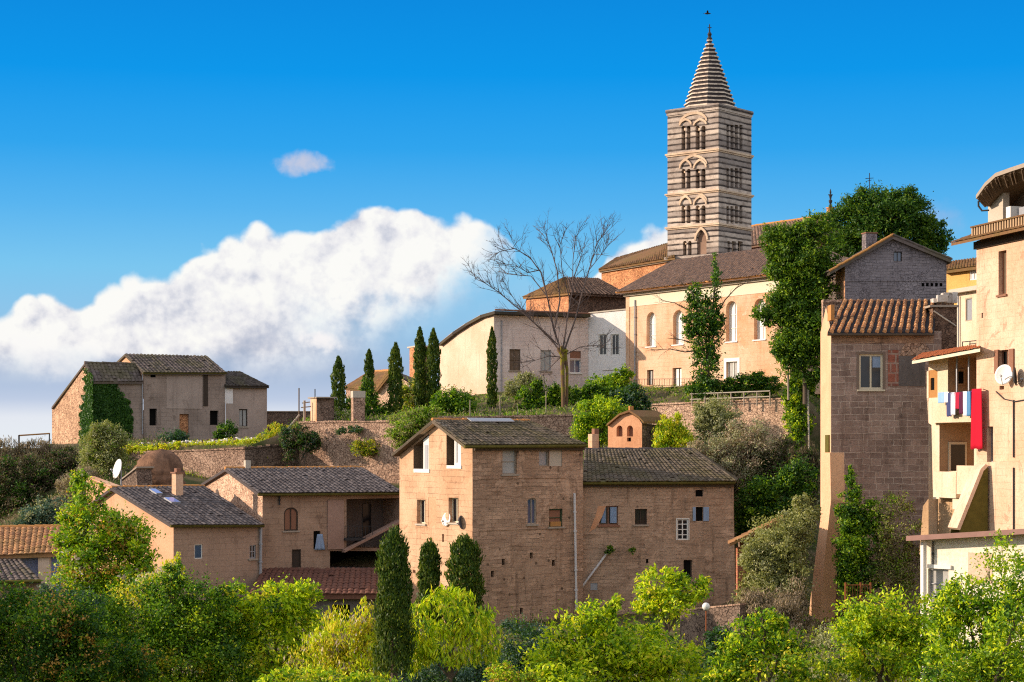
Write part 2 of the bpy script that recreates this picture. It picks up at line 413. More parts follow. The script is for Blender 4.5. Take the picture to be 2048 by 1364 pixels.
def plaster(name, c1, c2, c3=None, stain=.5, patch=.35, streak=.5, brick=None, sc=1.0, lines=0.0):
    """weathered render: two tones, flaked patches, rain streaks, fine grain"""
    c1, c2, c3 = ds(c1, .14), ds(c2, .14), ds(c3, .14)
    m, N = newmat(name); p = pos(N); uv = uvn(N)
    big = N.noise(p, .35 * sc, 6, .6, .4); col = N.mix(N.sstep(big, .35, .68), c1, c2)
    st = N.noise(N.scale(p, 2.2, 2.2, .22), 1.0 * sc, 5, .65)
    dark = tuple(v * .55 for v in c2)
    col = N.mix(N.m('MULTIPLY', N.sstep(st, .52, .74), streak), col, dark)
    pa = N.noise(p, .9 * sc, 7, .68, .8); pm = N.m('MULTIPLY', N.sstep(pa, .60, .64), patch)
    col = N.mix(pm, col, c3 or tuple(v * .7 for v in c1))
    fine = N.noise(p, 9.0, 7, .75); col = N.mix(N.m('MULTIPLY', N.sstep(fine, .38, .64), .42), tuple(v * 1.06 for v in (1, 1, 1)) if False else col, N.mix(1.0, col, (.62, .58, .55), 'MULTIPLY'))
    spk = N.n('ShaderNodeTexVoronoi', {'Vector': p, 'Scale': 2.6}).outputs['Distance']
    col = N.mix(N.m('MULTIPLY', N.m('SUBTRACT', 1.0, N.sstep(spk, .03, .10)), .55 * stain), col, tuple(v * .35 for v in c2))
    h = N.m('ADD', N.m('MULTIPLY', fine, .6), N.m('MULTIPLY', pm, -.8))
    if lines:
        br = N.n('ShaderNodeTexBrick', {'Vector': N.n('ShaderNodeVectorMath', {0: uv, 1: N.n('ShaderNodeVectorMath', {0: N.n('ShaderNodeTexNoise', {'Vector': p, 'Scale': 1.6, 'Detail': 4.0}).outputs['Color'], 1: (.18, .14, 0)}, operation='MULTIPLY').outputs[0]}, operation='ADD').outputs[0],
            'Color1': (1, 1, 1), 'Color2': (.86, .86, .86), 'Mortar': (.45, .42, .4), 'Scale': 1.0, 'Mortar Size': .018, 'Mortar Smooth': .4, 'Brick Width': .85, 'Row Height': .34})
        msk = N.m('MULTIPLY', N.sstep(N.noise(p, .7, 5, .6), .40, .58), lines)
        col = N.mix(msk, col, N.mix(1.0, col, br.outputs['Color'], 'MULTIPLY'))
        h = N.m('ADD', h, N.m('MULTIPLY', br.outputs['Fac'], -.5))
    finish(N, col, .9, h, .55, .03, .15); return m
def masonry(name, c1, c2, mortar, bw=.6, bh=.28, ms=.02, wob=.12, stain=.5, rough=.0, hole=.0, mdepth=1.0, bedding=.35, fade=.5):
    """coursed stone or brick with uneven joints; rough blends in rubble"""
    kk = 1.4 + .42 * fade
    c1, c2, mortar = ds(c1, .24, kk), ds(c2, .24, kk), ds(mortar, .24, kk * .95)
    m, N = newmat(name); p = pos(N); uv = uvn(N)
    wv = N.n('ShaderNodeVectorMath', {0: uv, 1: N.n('ShaderNodeVectorMath', {0: N.n('ShaderNodeTexNoise', {'Vector': p, 'Scale': 1.3, 'Detail': 5.0, 'Roughness': .65}).outputs['Color'], 1: (wob, wob, 0)}, operation='MULTIPLY').outputs[0]}, operation='ADD').outputs[0]
    br = N.n('ShaderNodeTexBrick', {'Vector': wv, 'Color1': c1, 'Color2': c2, 'Mortar': mortar, 'Scale': 1.0, 'Mortar Size': ms, 'Mortar Smooth': .3, 'Bias': -.1, 'Brick Width': bw, 'Row Height': bh}, offset_frequency=2, squash_frequency=3, squash=.7)
    col = br.outputs['Color']; h = N.m('SUBTRACT', 1.0, br.outputs['Fac'])
    big = N.noise(p, .4, 6, .6, .5)
    if fade:                             # joints filled and smeared in places
        fk = N.m('MULTIPLY', N.sstep(N.noise(p, .8, 6, .68, .6), .44, .58), fade); col = N.mix(fk, col, N.mix(N.noise(p, 3.0, 6, .7), c1, c2)); h = N.m('MULTIPLY', h, N.m('SUBTRACT', 1.0, fk))
    if rough:
        vo = N.n('ShaderNodeTexVoronoi', {'Vector': wv, 'Scale': 5.2}, feature='DISTANCE_TO_EDGE').outputs['Distance']
        vc = N.n('ShaderNodeTexVoronoi', {'Vector': wv, 'Scale': 5.2}).outputs['Color']
        rc = N.mix(N.sep(vc)[0], c1, c2); rc = N.mix(N.m('SUBTRACT', 1.0, N.sstep(vo, .015, .06)), rc, mortar)
        k = N.m('MULTIPLY', N.sstep(N.noise(p, .55, 4, .55), .5 - rough * .35, .56 - rough * .3), 1.0)
        col = N.mix(k, col, rc); h = N.mix(k, h, N.sstep(vo, .0, .08))
    col = N.mix(N.m('MULTIPLY', N.sstep(big, .38, .72), .5), col, N.mix(1.0, col, (.58, .52, .48), 'MULTIPLY'))
    sh = N.noise(N.scale(p, 1.8, 1.8, .25), 1.2, 5, .65)
    col = N.mix(N.m('MULTIPLY', N.sstep(sh, .54, .74), stain), col, tuple(v * .42 for v in c2))
    fine = N.noise(p, 11.0, 6, .7); col = N.mix(N.m('MULTIPLY', N.sstep(fine, .35, .7), .45), col, N.mix(1.0, col, (.5, .47, .45), 'MULTIPLY'))
    if fade:
        pt = N.noise(p, .55, 7, .66, .9); col = N.mix(N.m('MULTIPLY', N.sstep(pt, .575, .61), .55 * fade), col, N.mix(N.noise(p, 2.0, 5, .6), c1, tuple(v * 1.22 for v in c1)))
        dp = N.noise(N.scale(p, 1.5, 1.5, .16), 1.0, 6, .7); col = N.mix(N.m('MULTIPLY', N.sstep(dp, .55, .68), .5), col, N.mix(1.0, col, (.5, .47, .45), 'MULTIPLY'))
    bed = N.noise(N.scale(p, .8, .8, 7.5), 1.0, 6, .72); col = N.mix(N.m('MULTIPLY', N.sstep(bed, .50, .66), bedding), col, N.mix(1.0, col, (.46, .42, .40), 'MULTIPLY'))
    if hole:
        vh = N.n('ShaderNodeTexVoronoi', {'Vector': p, 'Scale': 1.15, 'Randomness': 1.0}).outputs['Distance']
        hk = N.m('SUBTRACT', 1.0, N.sstep(N.m('ADD', vh, N.m('MULTIPLY', N.m('SUBTRACT', fine, .5), .12)), .06, .13))
        col = N.mix(N.m('MULTIPLY', hk, hole), col, tuple(v * .2 for v in c2)); h = N.m('SUBTRACT', h, hk)
    finish(N, col, .92, N.m('ADD', N.m('MULTIPLY', h, mdepth), N.m('MULTIPLY', fine, .5)), .7, .04, .12); return m
def roofmat(name, c1, c2, moss=None, mamt=.3, lich=.25):
    m, N = newmat(name); p = pos(N); r = rndn(N)
    col = N.mix(r, c1, c2); big = N.noise(p, .5, 6, .62, .5); fine = N.noise(p, 7.0, 6, .7)
    col = N.mix(N.m('MULTIPLY', N.sstep(fine, .35, .7), .5), col, N.mix(1.0, col, (.45, .43, .42), 'MULTIPLY'))
    if moss: col = N.mix(N.m('MULTIPLY', N.sstep(N.m('ADD', big, N.m('MULTIPLY', fine, .25)), .56, .74), mamt), col, moss)
    col = N.mix(N.m('MULTIPLY', N.sstep(N.noise(p, 2.3, 6, .7), .60, .70), lich), col, (.30, .28, .24))
    finish(N, col, .9, fine, .5, .02, .15); return m
def leafmat(name, a, b, c, trans=.42, tr=1.25, rough=.5, spec=.25):
    m, N = newmat(name); r = rndn(N)
    n = N.noise(pos(N), .45, 3, .5)
    f = N.m('ADD', N.m('MULTIPLY', r, .75), N.m('MULTIPLY', N.m('SUBTRACT', n, .25), .5), clamp=True)
    col = N.ramp(f, [(0, a), (.5, b), (1, c)])
    pb = N.n('ShaderNodeBsdfPrincipled', {'Base Color': col, 'Roughness': rough, 'Specular IOR Level': spec})
    tb = N.n('ShaderNodeBsdfTranslucent', {'Color': N.scale(col, tr, tr * 1.05, tr * .55)})
    N.n('ShaderNodeOutputMaterial', {0: N.n('ShaderNodeMixShader', {0: trans, 1: pb.outputs[0], 2: tb.outputs[0]}).outputs[0]})
    return m
def tufamat(name, c1, c2):
    m, N = newmat(name); p = pos(N)
    n1 = N.noise(N.scale(p, 1.6, 1.6, .5), 1.0, 7, .65, .6); n2 = N.noise(p, 6.0, 6, .7)
    col = N.mix(N.sstep(n1, .35, .65), c1, c2); col = N.mix(N.m('MULTIPLY', N.sstep(n2, .5, .75), .5), col, tuple(v * .4 for v in c1))
    finish(N, col, .95, N.m('ADD', n1, N.m('MULTIPLY', n2, .5)), .9, .1, .1); return m
def glassmat(name, c=(.012, .014, .018), rough=.12, spec=.5, var=.5):
    m, N = newmat(name); n = N.noise(pos(N), 1.4, 3, .5)
    finish(N, N.mix(n, tuple(v * (1 - var) for v in c), tuple(v * (1 + var) for v in c)), rough, None, spec=spec); return m

M = {}
M['glass'] = glassmat('dark_glass'); M['void'] = glassmat('dark_opening', (.010, .009, .008), .9, .05)
M['glass_blue'] = glassmat('sky_glass', (.05, .09, .16), .08, .8)
M['curtain'] = plain('pale_curtain', (.42, .40, .36), .8, .1, var=.25, sc=3)
M['white_paint'] = plain('white_paint', (.78, .74, .66), .6, .3, var=.06)
M['cream_paint'] = plain('cream_paint', (.70, .60, .42), .6, .3, var=.08)
M['old_wood'] = plain('old_wood', (.16, .11, .07), .8, .15, var=.3)
M['dark_wood'] = plain('dark_wood', (.06, .042, .03), .8, .15, var=.3)
M['orange_wood'] = plain('orange_wood', (.42, .20, .06), .7, .2, var=.2)
M['red_wood'] = plain('reddish_wood', (.26, .12, .07), .7, .2, var=.2)
M['rust'] = plain('rusty_iron', (.28, .09, .035), .9, .1, var=.35)
M['iron'] = plain('dark_iron', (.035, .033, .032), .7, .3, var=.2)
M['zinc'] = plain('grey_zinc', (.34, .34, .35), .5, .4, .3, var=.15)
M['pipe'] = plain('pale_pipe', (.62, .58, .55), .5, .3, var=.1)
M['dish'] = plain('white_dish', (.85, .80, .72), .45, .3, var=.04)
M['sillstone'] = plain('sill_stone', (.36, .29, .22), .9, .1, var=.2)
M['pale_stone'] = plain('pale_stone', (.52, .44, .34), .9, .1, var=.18)
M['blue_cloth'] = plain('faded_blue_cloth', (.26, .34, .46), .9, .1, var=.25, sc=4)
M['gutter_moss'] = plain('mossy_gutter', (.115, .095, .022), .9, .1, var=.45, sc=3)
M['gutter'] = plain('brown_gutter', (.10, .07, .045), .8, .2, var=.3)
M['trunk'] = plain('bark', (.13, .095, .065), .95, .08, var=.4, sc=8)
M['trunk_pale'] = plain('pale_bark', (.27, .21, .15), .95, .08, var=.35, sc=8)
M['tile_edge'] = plain('orange_ridge', (.50, .23, .075), .85, .1, var=.35, sc=5)
# walls
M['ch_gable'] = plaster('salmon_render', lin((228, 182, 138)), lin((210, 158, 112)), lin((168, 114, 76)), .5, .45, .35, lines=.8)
M['ch_side'] = masonry('brown_tuff_courses', lin((166, 128, 94)), lin((134, 102, 74)), lin((118, 92, 68)), .7, .23, .010, .30, .75, 0, .8, bedding=.6, fade=.9)
M['rb'] = masonry('dun_tuff_courses', lin((164, 130, 98)), lin((142, 112, 84)), lin((132, 104, 78)), 1.1, .21, .007, .30, .7, 0, .5, bedding=.5, fade=.95)
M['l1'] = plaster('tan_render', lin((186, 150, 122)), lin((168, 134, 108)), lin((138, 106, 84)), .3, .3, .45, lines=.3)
M['l1_lit'] = plaster('sunlit_salmon_render', lin((226, 172, 126)), lin((216, 158, 112)), lin((190, 132, 92)), .3, .25, .2)  # brighter copy of the tan render, sunlight put into the colour
M['l2'] = plaster('brown_house_render', lin((184, 148, 118)), lin((162, 128, 100)), lin((122, 92, 72)), .5, .45, .5, lines=.5)
M['grey_render'] = plaster('grey_concrete', lin((128, 116, 108)), lin((104, 94, 88)), None, .4, .4, .7)
M['pier'] = plaster('mauve_render', lin((178, 140, 118)), lin((164, 126, 104)), None, .2, .2, .3)
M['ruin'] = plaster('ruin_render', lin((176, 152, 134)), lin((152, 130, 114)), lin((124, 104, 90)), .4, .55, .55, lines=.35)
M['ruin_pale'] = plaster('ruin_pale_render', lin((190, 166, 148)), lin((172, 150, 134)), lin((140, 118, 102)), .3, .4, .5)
M['ruin_lit'] = masonry('ruin_sunlit_rubble', lin((204, 158, 112)), lin((160, 116, 80)), lin((96, 68, 48)), .45, .24, .03, .25, .35, .55, .3)  # warm bright stone for the sunlit gable, the sun put into its colour
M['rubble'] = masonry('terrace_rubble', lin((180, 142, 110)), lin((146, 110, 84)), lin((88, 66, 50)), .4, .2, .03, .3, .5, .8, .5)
M['rubble_dark'] = masonry('dark_rubble', lin((128, 104, 84)), lin((100, 80, 64)), lin((60, 48, 40)), .5, .25, .03, .3, .5, .7, .4)  # darker rubble, used for dark stone and for faces in shade
M['rubble_lit'] = masonry('pale_sunlit_rubble', lin((212, 170, 130)), lin((180, 138, 104)), lin((124, 92, 68)), .4, .2, .025, .25, .3, .7, .4)  # pale stone, brightened in colour for sunlit faces
M['cream'] = plaster('cream_render', lin((236, 202, 170)), lin((226, 184, 148)), lin((212, 168, 132)), .35, .4, .35)
M['palace'] = plaster('pinkish_white_render', lin((238, 218, 204)), lin((224, 200, 186)), lin((196, 170, 154)), .4, .35, .45, lines=.25)
M['annex'] = plaster('white_render', lin((246, 238, 230)), lin((238, 228, 218)), lin((214, 194, 172)), .1, .12, .15)
M['peach'] = plaster('peach_render', lin((230, 186, 146)), lin((224, 160, 110)), lin((236, 204, 170)), .5, .5, .35, lines=.3)
M['orange_stone'] = masonry('orange_stone', lin((206, 136, 66)), lin((170, 102, 48)), lin((112, 66, 34)), .7, .3, .02, .3, .5, .45, .5)
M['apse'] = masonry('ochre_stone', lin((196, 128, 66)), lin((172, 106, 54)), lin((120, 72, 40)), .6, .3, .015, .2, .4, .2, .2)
M['apse_shaded'] = masonry('brown_shaded_stone', lin((120, 90, 66)), lin((88, 64, 48)), lin((58, 42, 34)), .5, .25, .03, .3, .6, .6, .6)  # darker copy of the ochre stone, shade of the unlit faces in the colour
M['slate_stone'] = masonry('slate_gable_stone', lin((128, 116, 116)), lin((104, 94, 96)), lin((84, 76, 76)), .5, .20, .016, .26, .5, .15, .3, bedding=.3, fade=.7)
M['brick'] = masonry('mauve_block', lin((150, 122, 104)), lin((118, 94, 80)), lin((176, 152, 130)), .72, .36, .026, .2, .35, 0, .3, .8, bedding=.45)
M['brick_strip'] = plaster('pale_strip_render', lin((238, 186, 138)), lin((226, 172, 124)), None, .2, .2, .25)
M['balcony'] = plaster('cream_balcony_render', lin((234, 208, 174)), lin((224, 192, 154)), None, .25, .25, .35)
M['balcony_in'] = plaster('shaded_loggia_render', lin((196, 158, 112)), lin((178, 140, 98)), None, .1, .15, .3)  # darker copy of the balcony render, shade of loggias and base in the colour
M['tall'] = plaster('peach_townhouse_render', lin((234, 196, 160)), lin((222, 172, 132)), lin((198, 146, 110)), .8, .7, .55, lines=.22)
M['yellow'] = plaster('ochre_yellow_render', lin((236, 182, 84)), lin((226, 168, 72)), None, .2, .2, .2)
M['garage'] = plaster('whitewash', lin((250, 236, 208)), lin((246, 228, 196)), None, .1, .08, .15)
M['chapel'] = plaster('orange_render', lin((224, 162, 112)), lin((208, 142, 92)), lin((182, 116, 74)), .4, .4, .3)
# roofs
MOSS = (.11, .10, .018)
M['roof_grey'] = roofmat('grey_brown_tiles', lin((118, 104, 96)), lin((86, 76, 70)), MOSS, .35)
M['roof_dark'] = roofmat('dark_grey_tiles', lin((92, 82, 74)), lin((68, 60, 54)), MOSS, .25, .15)
M['roof_moss'] = roofmat('mossy_tiles', lin((116, 102, 86)), lin((82, 72, 58)), (.10, .085, .024), .4, .2)
M['roof_slate'] = roofmat('blue_grey_tiles', lin((112, 102, 98)), lin((80, 72, 70)), None, 0, .2)
M['roof_brown'] = roofmat('purple_brown_tiles', lin((148, 118, 98)), lin((112, 90, 76)), None, 0, .25)
M['roof_ochre'] = roofmat('ochre_tiles', lin((146, 108, 72)), lin((108, 80, 54)), MOSS, .3, .2)
M['roof_orange'] = roofmat('orange_tiles', lin((200, 146, 98)), lin((150, 106, 72)), (.16, .14, .03), .25, .12)
M['roof_red'] = roofmat('red_felt', lin((122, 84, 68)), lin((108, 74, 62)), None, 0, .06)
M['roof_barrel'] = roofmat('barrel_tiles', lin((226, 166, 112)), lin((150, 106, 76)), MOSS, .15, .35)
M['roof_pan'] = plain('dark_pan_tiles', lin((52, 50, 52)), .9, .1, var=.35, sc=5)
M['tufa'] = tufamat('tuff_rock', lin((142, 106, 82)), lin((102, 76, 60)))
# foliage
M['lf_bright'] = leafmat('bright_leaf', (.17, .29, .006), (.50, .62, .008), (.92, .84, .03), .32, 1.6)
M['lf_yellow'] = leafmat('yellow_leaf', (.30, .36, .015), (.62, .56, .03), (.80, .54, .05), .42, 1.35)
M['lf_mid'] = leafmat('mid_leaf', (.05, .13, .008), (.16, .31, .010), (.46, .56, .02), .34, 1.5)
M['lf_dark'] = leafmat('dark_leaf', (.012, .048, .007), (.032, .10, .009), (.13, .23, .014), .34, 1.35)
M['lf_pine'] = leafmat('pine_leaf', (.018, .062, .009), (.06, .14, .011), (.25, .34, .02), .36, 1.35)
M['lf_cyp'] = leafmat('cypress_leaf', (.022, .055, .010), (.06, .11, .012), (.20, .23, .02), .28, 1.3)
M['lf_olive'] = leafmat('olive_leaf', (.16, .19, .05), (.32, .33, .10), (.50, .47, .18), .38, 1.1, .6)
M['lf_sage'] = leafmat('sage_leaf', (.24, .26, .12), (.42, .42, .22), (.58, .54, .32), .34, 1.1, .6)
M['lf_dry'] = leafmat('dry_scrub', (.20, .145, .09), (.36, .27, .175), (.54, .42, .29), .25, 1.1, .7)
M['lf_brush'] = leafmat('brown_brush', (.06, .05, .03), (.12, .095, .05), (.22, .16, .08), .25, 1.1, .7)
M['lf_blue'] = leafmat('bluish_leaf', (.03, .075, .05), (.07, .13, .09), (.20, .28, .18), .3, 1.1)
M['lf_orange'] = leafmat('orange_blossom', (.46, .24, .03), (.62, .33, .05), (.70, .42, .14), .3, 1.1)
M['lf_cream'] = leafmat('cream_blossom', (.62, .46, .34), (.72, .58, .46), (.78, .68, .58), .3, 1.0)
M['lf_ivy'] = leafmat('ivy_leaf', (.018, .065, .012), (.04, .115, .014), (.10, .20, .02), .3, 1.3)

def groundmat():
    m, N = newmat('garden_ground'); p = pos(N)
    a = N.noise(p, .25, 6, .6); b = N.noise(p, 3.0, 7, .7)
    c = N.mix(N.sstep(a, .4, .62), (.045, .06, .014), (.16, .115, .065)); c = N.mix(N.m('MULTIPLY', N.sstep(b, .45, .7), .6), c, (.07, .075, .02))
    finish(N, c, .95, b, .8, .1, .1); return m
M['ground'] = groundmat()

# ------------------------------------------------------------------ terrain: one sheet, valley, terraces and hill, out to the horizon
PXC = [-1500, 0, 100, 250, 500, 620, 800, 1000, 1250, 1400, 1600, 1800, 2100, 3500]
TR = [(0, [12.3] * 14), (40, [3] * 14), (80, [3, 3, 3, 3, 3, 3, 3, 3, 3, 3.2, 3.4, 3.6, 4, 4]), (105, [3, 3.5, 3.5, 3.5, 3.5, 3.5, 3.5, 3.5, 3.5, 3.6, 3.8, 4, 5, 5]),
      (117, [3, 4, 4.5, 5, 4, 4, 4, 4, 4, 4.2, 6, 5, 6, 6]), (127, [4, 6, 8, 10.5, 9, 9, 9, 8, 12.6, 11, 10, 6, 6, 6]), (137, [5, 8, 9, 12.4, 10.5, 11, 11, 13, 13.6, 13, 13, 10, 10, 8]),
      (140.9, [5, 8.3, 10, 13, 10.8, 11.2, 11.2, 13.2, 13.8, 13.2, 13.2, 10.5, 10, 8]), (141.6, [5, 8.5, 10.5, 14, 13.95, 15.7, 15.9, 15.9, 16.5, 17.0, 17.1, 12, 12, 8]),
      (150, [5, 9.5, 12, 14, 14.05, 15.9, 16.3, 16.6, 18, 18.5, 18.5, 14, 13, 8]), (165, [6, 11, 14, 14.2, 14.2, 16, 17.4, 18.6, 19, 19, 19, 17, 15, 8]),
      (190, [6, 12, 14, 14.2, 14.2, 15, 17.5, 19, 20, 20, 20, 18, 16, 8]), (260, [4, 6, 8, 8, 8, 8, 9, 10, 10, 10, 10, 10, 9, 6]), (400, [2] * 14), (9000, [0] * 14)]
SHX, SHY = [200, 250, 490, 600, 805, 1160, 1280, 1575, 1640], [0, 7.5, 2, 4, -1, -.5, 3.5, -2.5, 0]   # the terrace walls run at a slant
def ground_z(x, y):
    y = max(y, 0.0); px = 1024 + F * x / max(y, 25.0)
    y = y - float(np.interp(px, SHX, SHY)) * max(0.0, 1 - max(0.0, abs(y - 140.5) - 8) / 14) if 115 < y < 175 else y
    rows = []
    j = 0
    while j < len(TR) - 2 and TR[j + 1][0] < y: j += 1
    t = min(1, max(0, (y - TR[j][0]) / (TR[j + 1][0] - TR[j][0])))
    a = np.interp(px, PXC, TR[j][1]); b = np.interp(px, PXC, TR[j + 1][1])
    return float(a + (b - a) * t)
def G(px, Y): 
    x = (px - 1024) / F * Y
    return Vector((x, Y, ground_z(x, Y)))
def build_ground():
    xs = np.unique(np.concatenate([np.linspace(-60, 60, 301), -np.geomspace(62, 6000, 24), np.geomspace(62, 6000, 24)]))
    ys = np.unique(np.concatenate([np.linspace(-300, 0, 5), np.linspace(2, 136, 90), np.linspace(136.2, 150, 60), np.linspace(150.8, 260, 70), np.geomspace(265, 9000, 24)]))
    rg = random.Random(4); V = []
    for y in ys:
        for x in xs: V.append((x, y, ground_z(x, y) + (rg.uniform(-.12, .12) if 20 < y < 260 and not 132 < y < 152 else 0)))
    nx = len(xs); Fc = [(j * nx + i, j * nx + i + 1, (j + 1) * nx + i + 1, (j + 1) * nx + i) for j in range(len(ys) - 1) for i in range(nx - 1)]
    me = bpy.data.meshes.new('ground'); me.from_pydata(V, [], Fc); me.update()
    tagset(link('ground', me, None, (0, 0, 0), [M['ground']], True), 'earth and rough grass of the valley and the terraced hill', None, None, 'structure')
build_ground()
# ------------------------------------------------------------------ buildings
def PlAB(a, ya, b, yb):
    p, q = P(a, HZ, ya), P(b, HZ, yb)
    return Pl(a, ya, math.degrees(math.atan2(q.y - p.y, q.x - p.x)))
def shifted(pl, dep):
    q = Pl.__new__(Pl); q.o = pl.o + pl.n * dep; q.d = pl.d.copy(); q.n = pl.n.copy(); q.c = q.n.x * q.o.x + q.n.y * q.o.y; return q
def hole(h, pl, poly_px, depth, reveal, pane, name='window', panename='pane'):
    uz = [pl.uz(*p) for p in poly_px]; h.holes.append([pl, uz, depth * .02, False])
    rm = MB(); k = len(uz)
    for i in range(k):
        a, b = uz[i], uz[(i + 1) % k]
        rm.poly([pl.p(*a, .004), pl.p(*b, .004), pl.p(*b, -depth), pl.p(*a, -depth)])
    w = rm.build(name, reveal, h.root)
    pm = MB(); filled(pm, pl, uz, [], -depth + .01); pm.build(panename, pane, w); return w
def gutter(h, a, b, mat=None, r=.09, name='gutter'):
    m = MB(); m.tube([a, b], r, 7); return m.build(name, mat or M['gutter'], h.root)
def pipe(h, pts, mat, r=.06, name='downpipe'):
    m = MB(); m.tube(pts, r, 7)
    for i in range(len(pts) - 1):
        a, b = Vector(pts[i]), Vector(pts[i + 1]); n = max(1, int((b - a).length / 1.6))
        for k in range(1, n + 1): q = a.lerp(b, k / (n + 1)); d = (b - a).normalized() * .04; m.tube([q - d, q + d], r * 1.5, 7)
    return m.build(name, mat, h.root)
def chimney(h, px0, py0, px1, py1, Y, mat, cap=None, ang=0.3, name='chimney', asroot=None):
    a, b = P(px0, py1, Y), P(px1, py0, Y); w = (b.x - a.x) * .8; m = MB(); c = Vector(((a.x + b.x) / 2, Y, a.z - .6)); hh = b.z - a.z + .6
    m.box(c, w, w, hh, ang); o = m.build(name, mat, h.root)
    k = MB(); k.box(c + Vector((0, 0, hh + .002)), w * 1.25, w * 1.25, .09, ang); k.box(c + Vector((0, 0, hh + .095)), w * .8, w * .8, .22, ang); k.build('cap', cap or mat, o); return o
def stains(): pass

# --- campanile
def campanile():
    a = 39.5; TL = Pl(1437, 195, 180 - a); TR_ = Pl(1437, 195, 90 - a)
    base = TL.at(1437, 620)
    h = House('bell_tower', 'tall striped stone bell tower with a pointed spire above the peach church building', 'bell tower', (base.x, base.y + 4, 18))
    m, N = newmat('striped_tower_stone'); p = pos(N); uv = uvn(N)
    z = N.sep(p)[2]; zz = N.m('ADD', z, N.m('MULTIPLY', N.m('SUBTRACT', N.noise(p, 1.2, 4, .6), .5), .12))
    fr = N.m('FRACT', N.m('DIVIDE', zz, .58)); dark = N.m('MULTIPLY', N.sstep(fr, .0, .06), N.m('SUBTRACT', 1.0, N.sstep(fr, .24, .40)))
    dark = N.m('MULTIPLY', dark, N.m('ADD', .62, N.m('MULTIPLY', N.sstep(N.noise(N.scale(p, .5, .5, 2.2), 1.0, 5, .65), .36, .60), .42)))
    row = N.m('FLOOR', N.m('DIVIDE', zz, .58)); wn = N.n('ShaderNodeTexWhiteNoise', {'W': row}, noise_dimensions='1D').outputs['Value']
    base_c = N.mix(wn, lin((226, 206, 186)), lin((164, 150, 140))); n2 = N.noise(p, 1.1, 6, .65)
    base_c = N.mix(N.m('MULTIPLY', N.sstep(n2, .42, .7), .55), base_c, lin((132, 112, 98)))
    br = N.n('ShaderNodeTexBrick', {'Vector': uv, 'Color1': (1, 1, 1), 'Color2': (.8, .8, .8), 'Mortar': (.5, .48, .46), 'Scale': 1.0, 'Mortar Size': .014, 'Brick Width': .75, 'Row Height': .29})
    base_c = N.mix(.6, base_c, N.mix(1.0, base_c, br.outputs['Color'], 'MULTIPLY'))
    fine = N.noise(p, 8.0, 6, .7); base_c = N.mix(N.m('MULTIPLY', N.sstep(fine, .4, .7), .4), base_c, N.mix(1.0, base_c, (.5, .48, .46), 'MULTIPLY'))
    col = N.mix(N.m('MULTIPLY', dark, .92), base_c, lin((46, 40, 40)))
    finish(N, col, .92, N.m('ADD', N.m('MULTIPLY', dark, -1.0), N.m('MULTIPLY', fine, .4)), .8, .05, .1)
    S = m; TRIM = plaster('tower_trim', lin((236, 204, 166)), lin((206, 172, 138)), None, .3, .3, .3)
    vo = M['void']
    def light(pl, x0, x1, yt, yb, kind=1): h.win(pl, (x0, yt, x1, yb), arch=kind, depth=.8, pane=vo, name='window_light', spring=yt + (x1 - x0) * (.9 if kind == 2 else .55))
    def ring(pl, cx, ysp, rx, ry, th, kind=2, out=.16, nm='archivolt'):
        (u0, z0), (u1, _), (_, zt) = pl.uz(cx - rx, ysp), pl.uz(cx + rx, ysp), pl.uz(cx, ysp - ry)
        if u0 > u1: u0, u1 = u1, u0
        A = arch_pts(u0, u1, z0, z0, zt, kind)[2:]; B = arch_pts(u0 - th, u1 + th, z0, z0, zt + th * 1.5, kind)[2:]
        k = MB()
        for i in range(len(A) - 1): k.hexa([pl.p(*A[i], out), pl.p(*A[i + 1], out), pl.p(*A[i + 1], -.05), pl.p(*A[i], -.05), pl.p(*B[i], out), pl.p(*B[i + 1], out), pl.p(*B[i + 1], -.05), pl.p(*B[i], -.05)])
        k.build(nm, TRIM, h.root)
    def column(pl, cx, yt, yb):
        k = MB(); b, t = pl.at(cx, yb, -.18), pl.at(cx, yt, -.18); k.tube([b, b + (t - b) * .9], .085, 8)
        k.box(b.lerp(t, .88), .3, .3, (t - b).length * .12, R(a)); k.build('colonnette', TRIM, h.root)
    # left face: three belfry storeys of paired two-light windows, a blind storey below
    for yt, yb, sp in ((252, 299, 250), (338, 376, 337), (411, 446, 411)):
        for x0, dx in ((1363, 18), (1391, 20)):
            w = dx * .42; light(TL, x0, x0 + w, yt, yb); light(TL, x0 + dx - w, x0 + dx, yt, yb); column(TL, x0 + dx / 2, yt + 4, yb)
            ring(TL, x0 + dx / 2, yt - 1, dx * .55, 15 if yt > 300 else 10, .17, 2)
        ring(TL, 1387, yt - 4, 25, 19 if yt < 300 else 21, .2, 1 if yt < 300 else 2, .10, 'relieving_arch')
    light(TL, 1366, 1373, 482, 510); light(TL, 1376, 1383, 482, 510); column(TL, 1374.5, 486, 510)
    h.win(TL, (1394, 462, 1413, 508), arch=2, depth=.25, pane=plaster('blind_arch_infill', lin((170, 134, 108)), lin((140, 108, 86)), None, .5, .5, .4), name='blind_arch', spring=482); ring(TL, 1403.5, 481, 10.5, 22, .2, 2)
    # right face: four-light windows with thin mullions
    for yt, yb in ((249, 300), (336, 377), (412, 448)):
        for x0, x1 in ((1453, 1458), (1461, 1467), (1470, 1476), (1479, 1485)): h.win(TR_, (x0, yt, x1, yb), depth=.7, frame=TRIM, pane=vo, mull=(0, 2), fw=.06, name='window_light')
    for x0, x1 in ((1455, 1460), (1464, 1472), (1476, 1486)): h.win(TR_, (x0, 482, x1, 505), depth=.5, frame=TRIM, pane=vo, mull=(1, 1), fw=.05, name='window_light')
    h.wall(TL, [(1335, 222), (1437, 208), (1437, 640), (1335, 640)], S); h.wall(TR_, [(1437, 208), (1503, 222), (1503, 640), (1437, 640)], S)
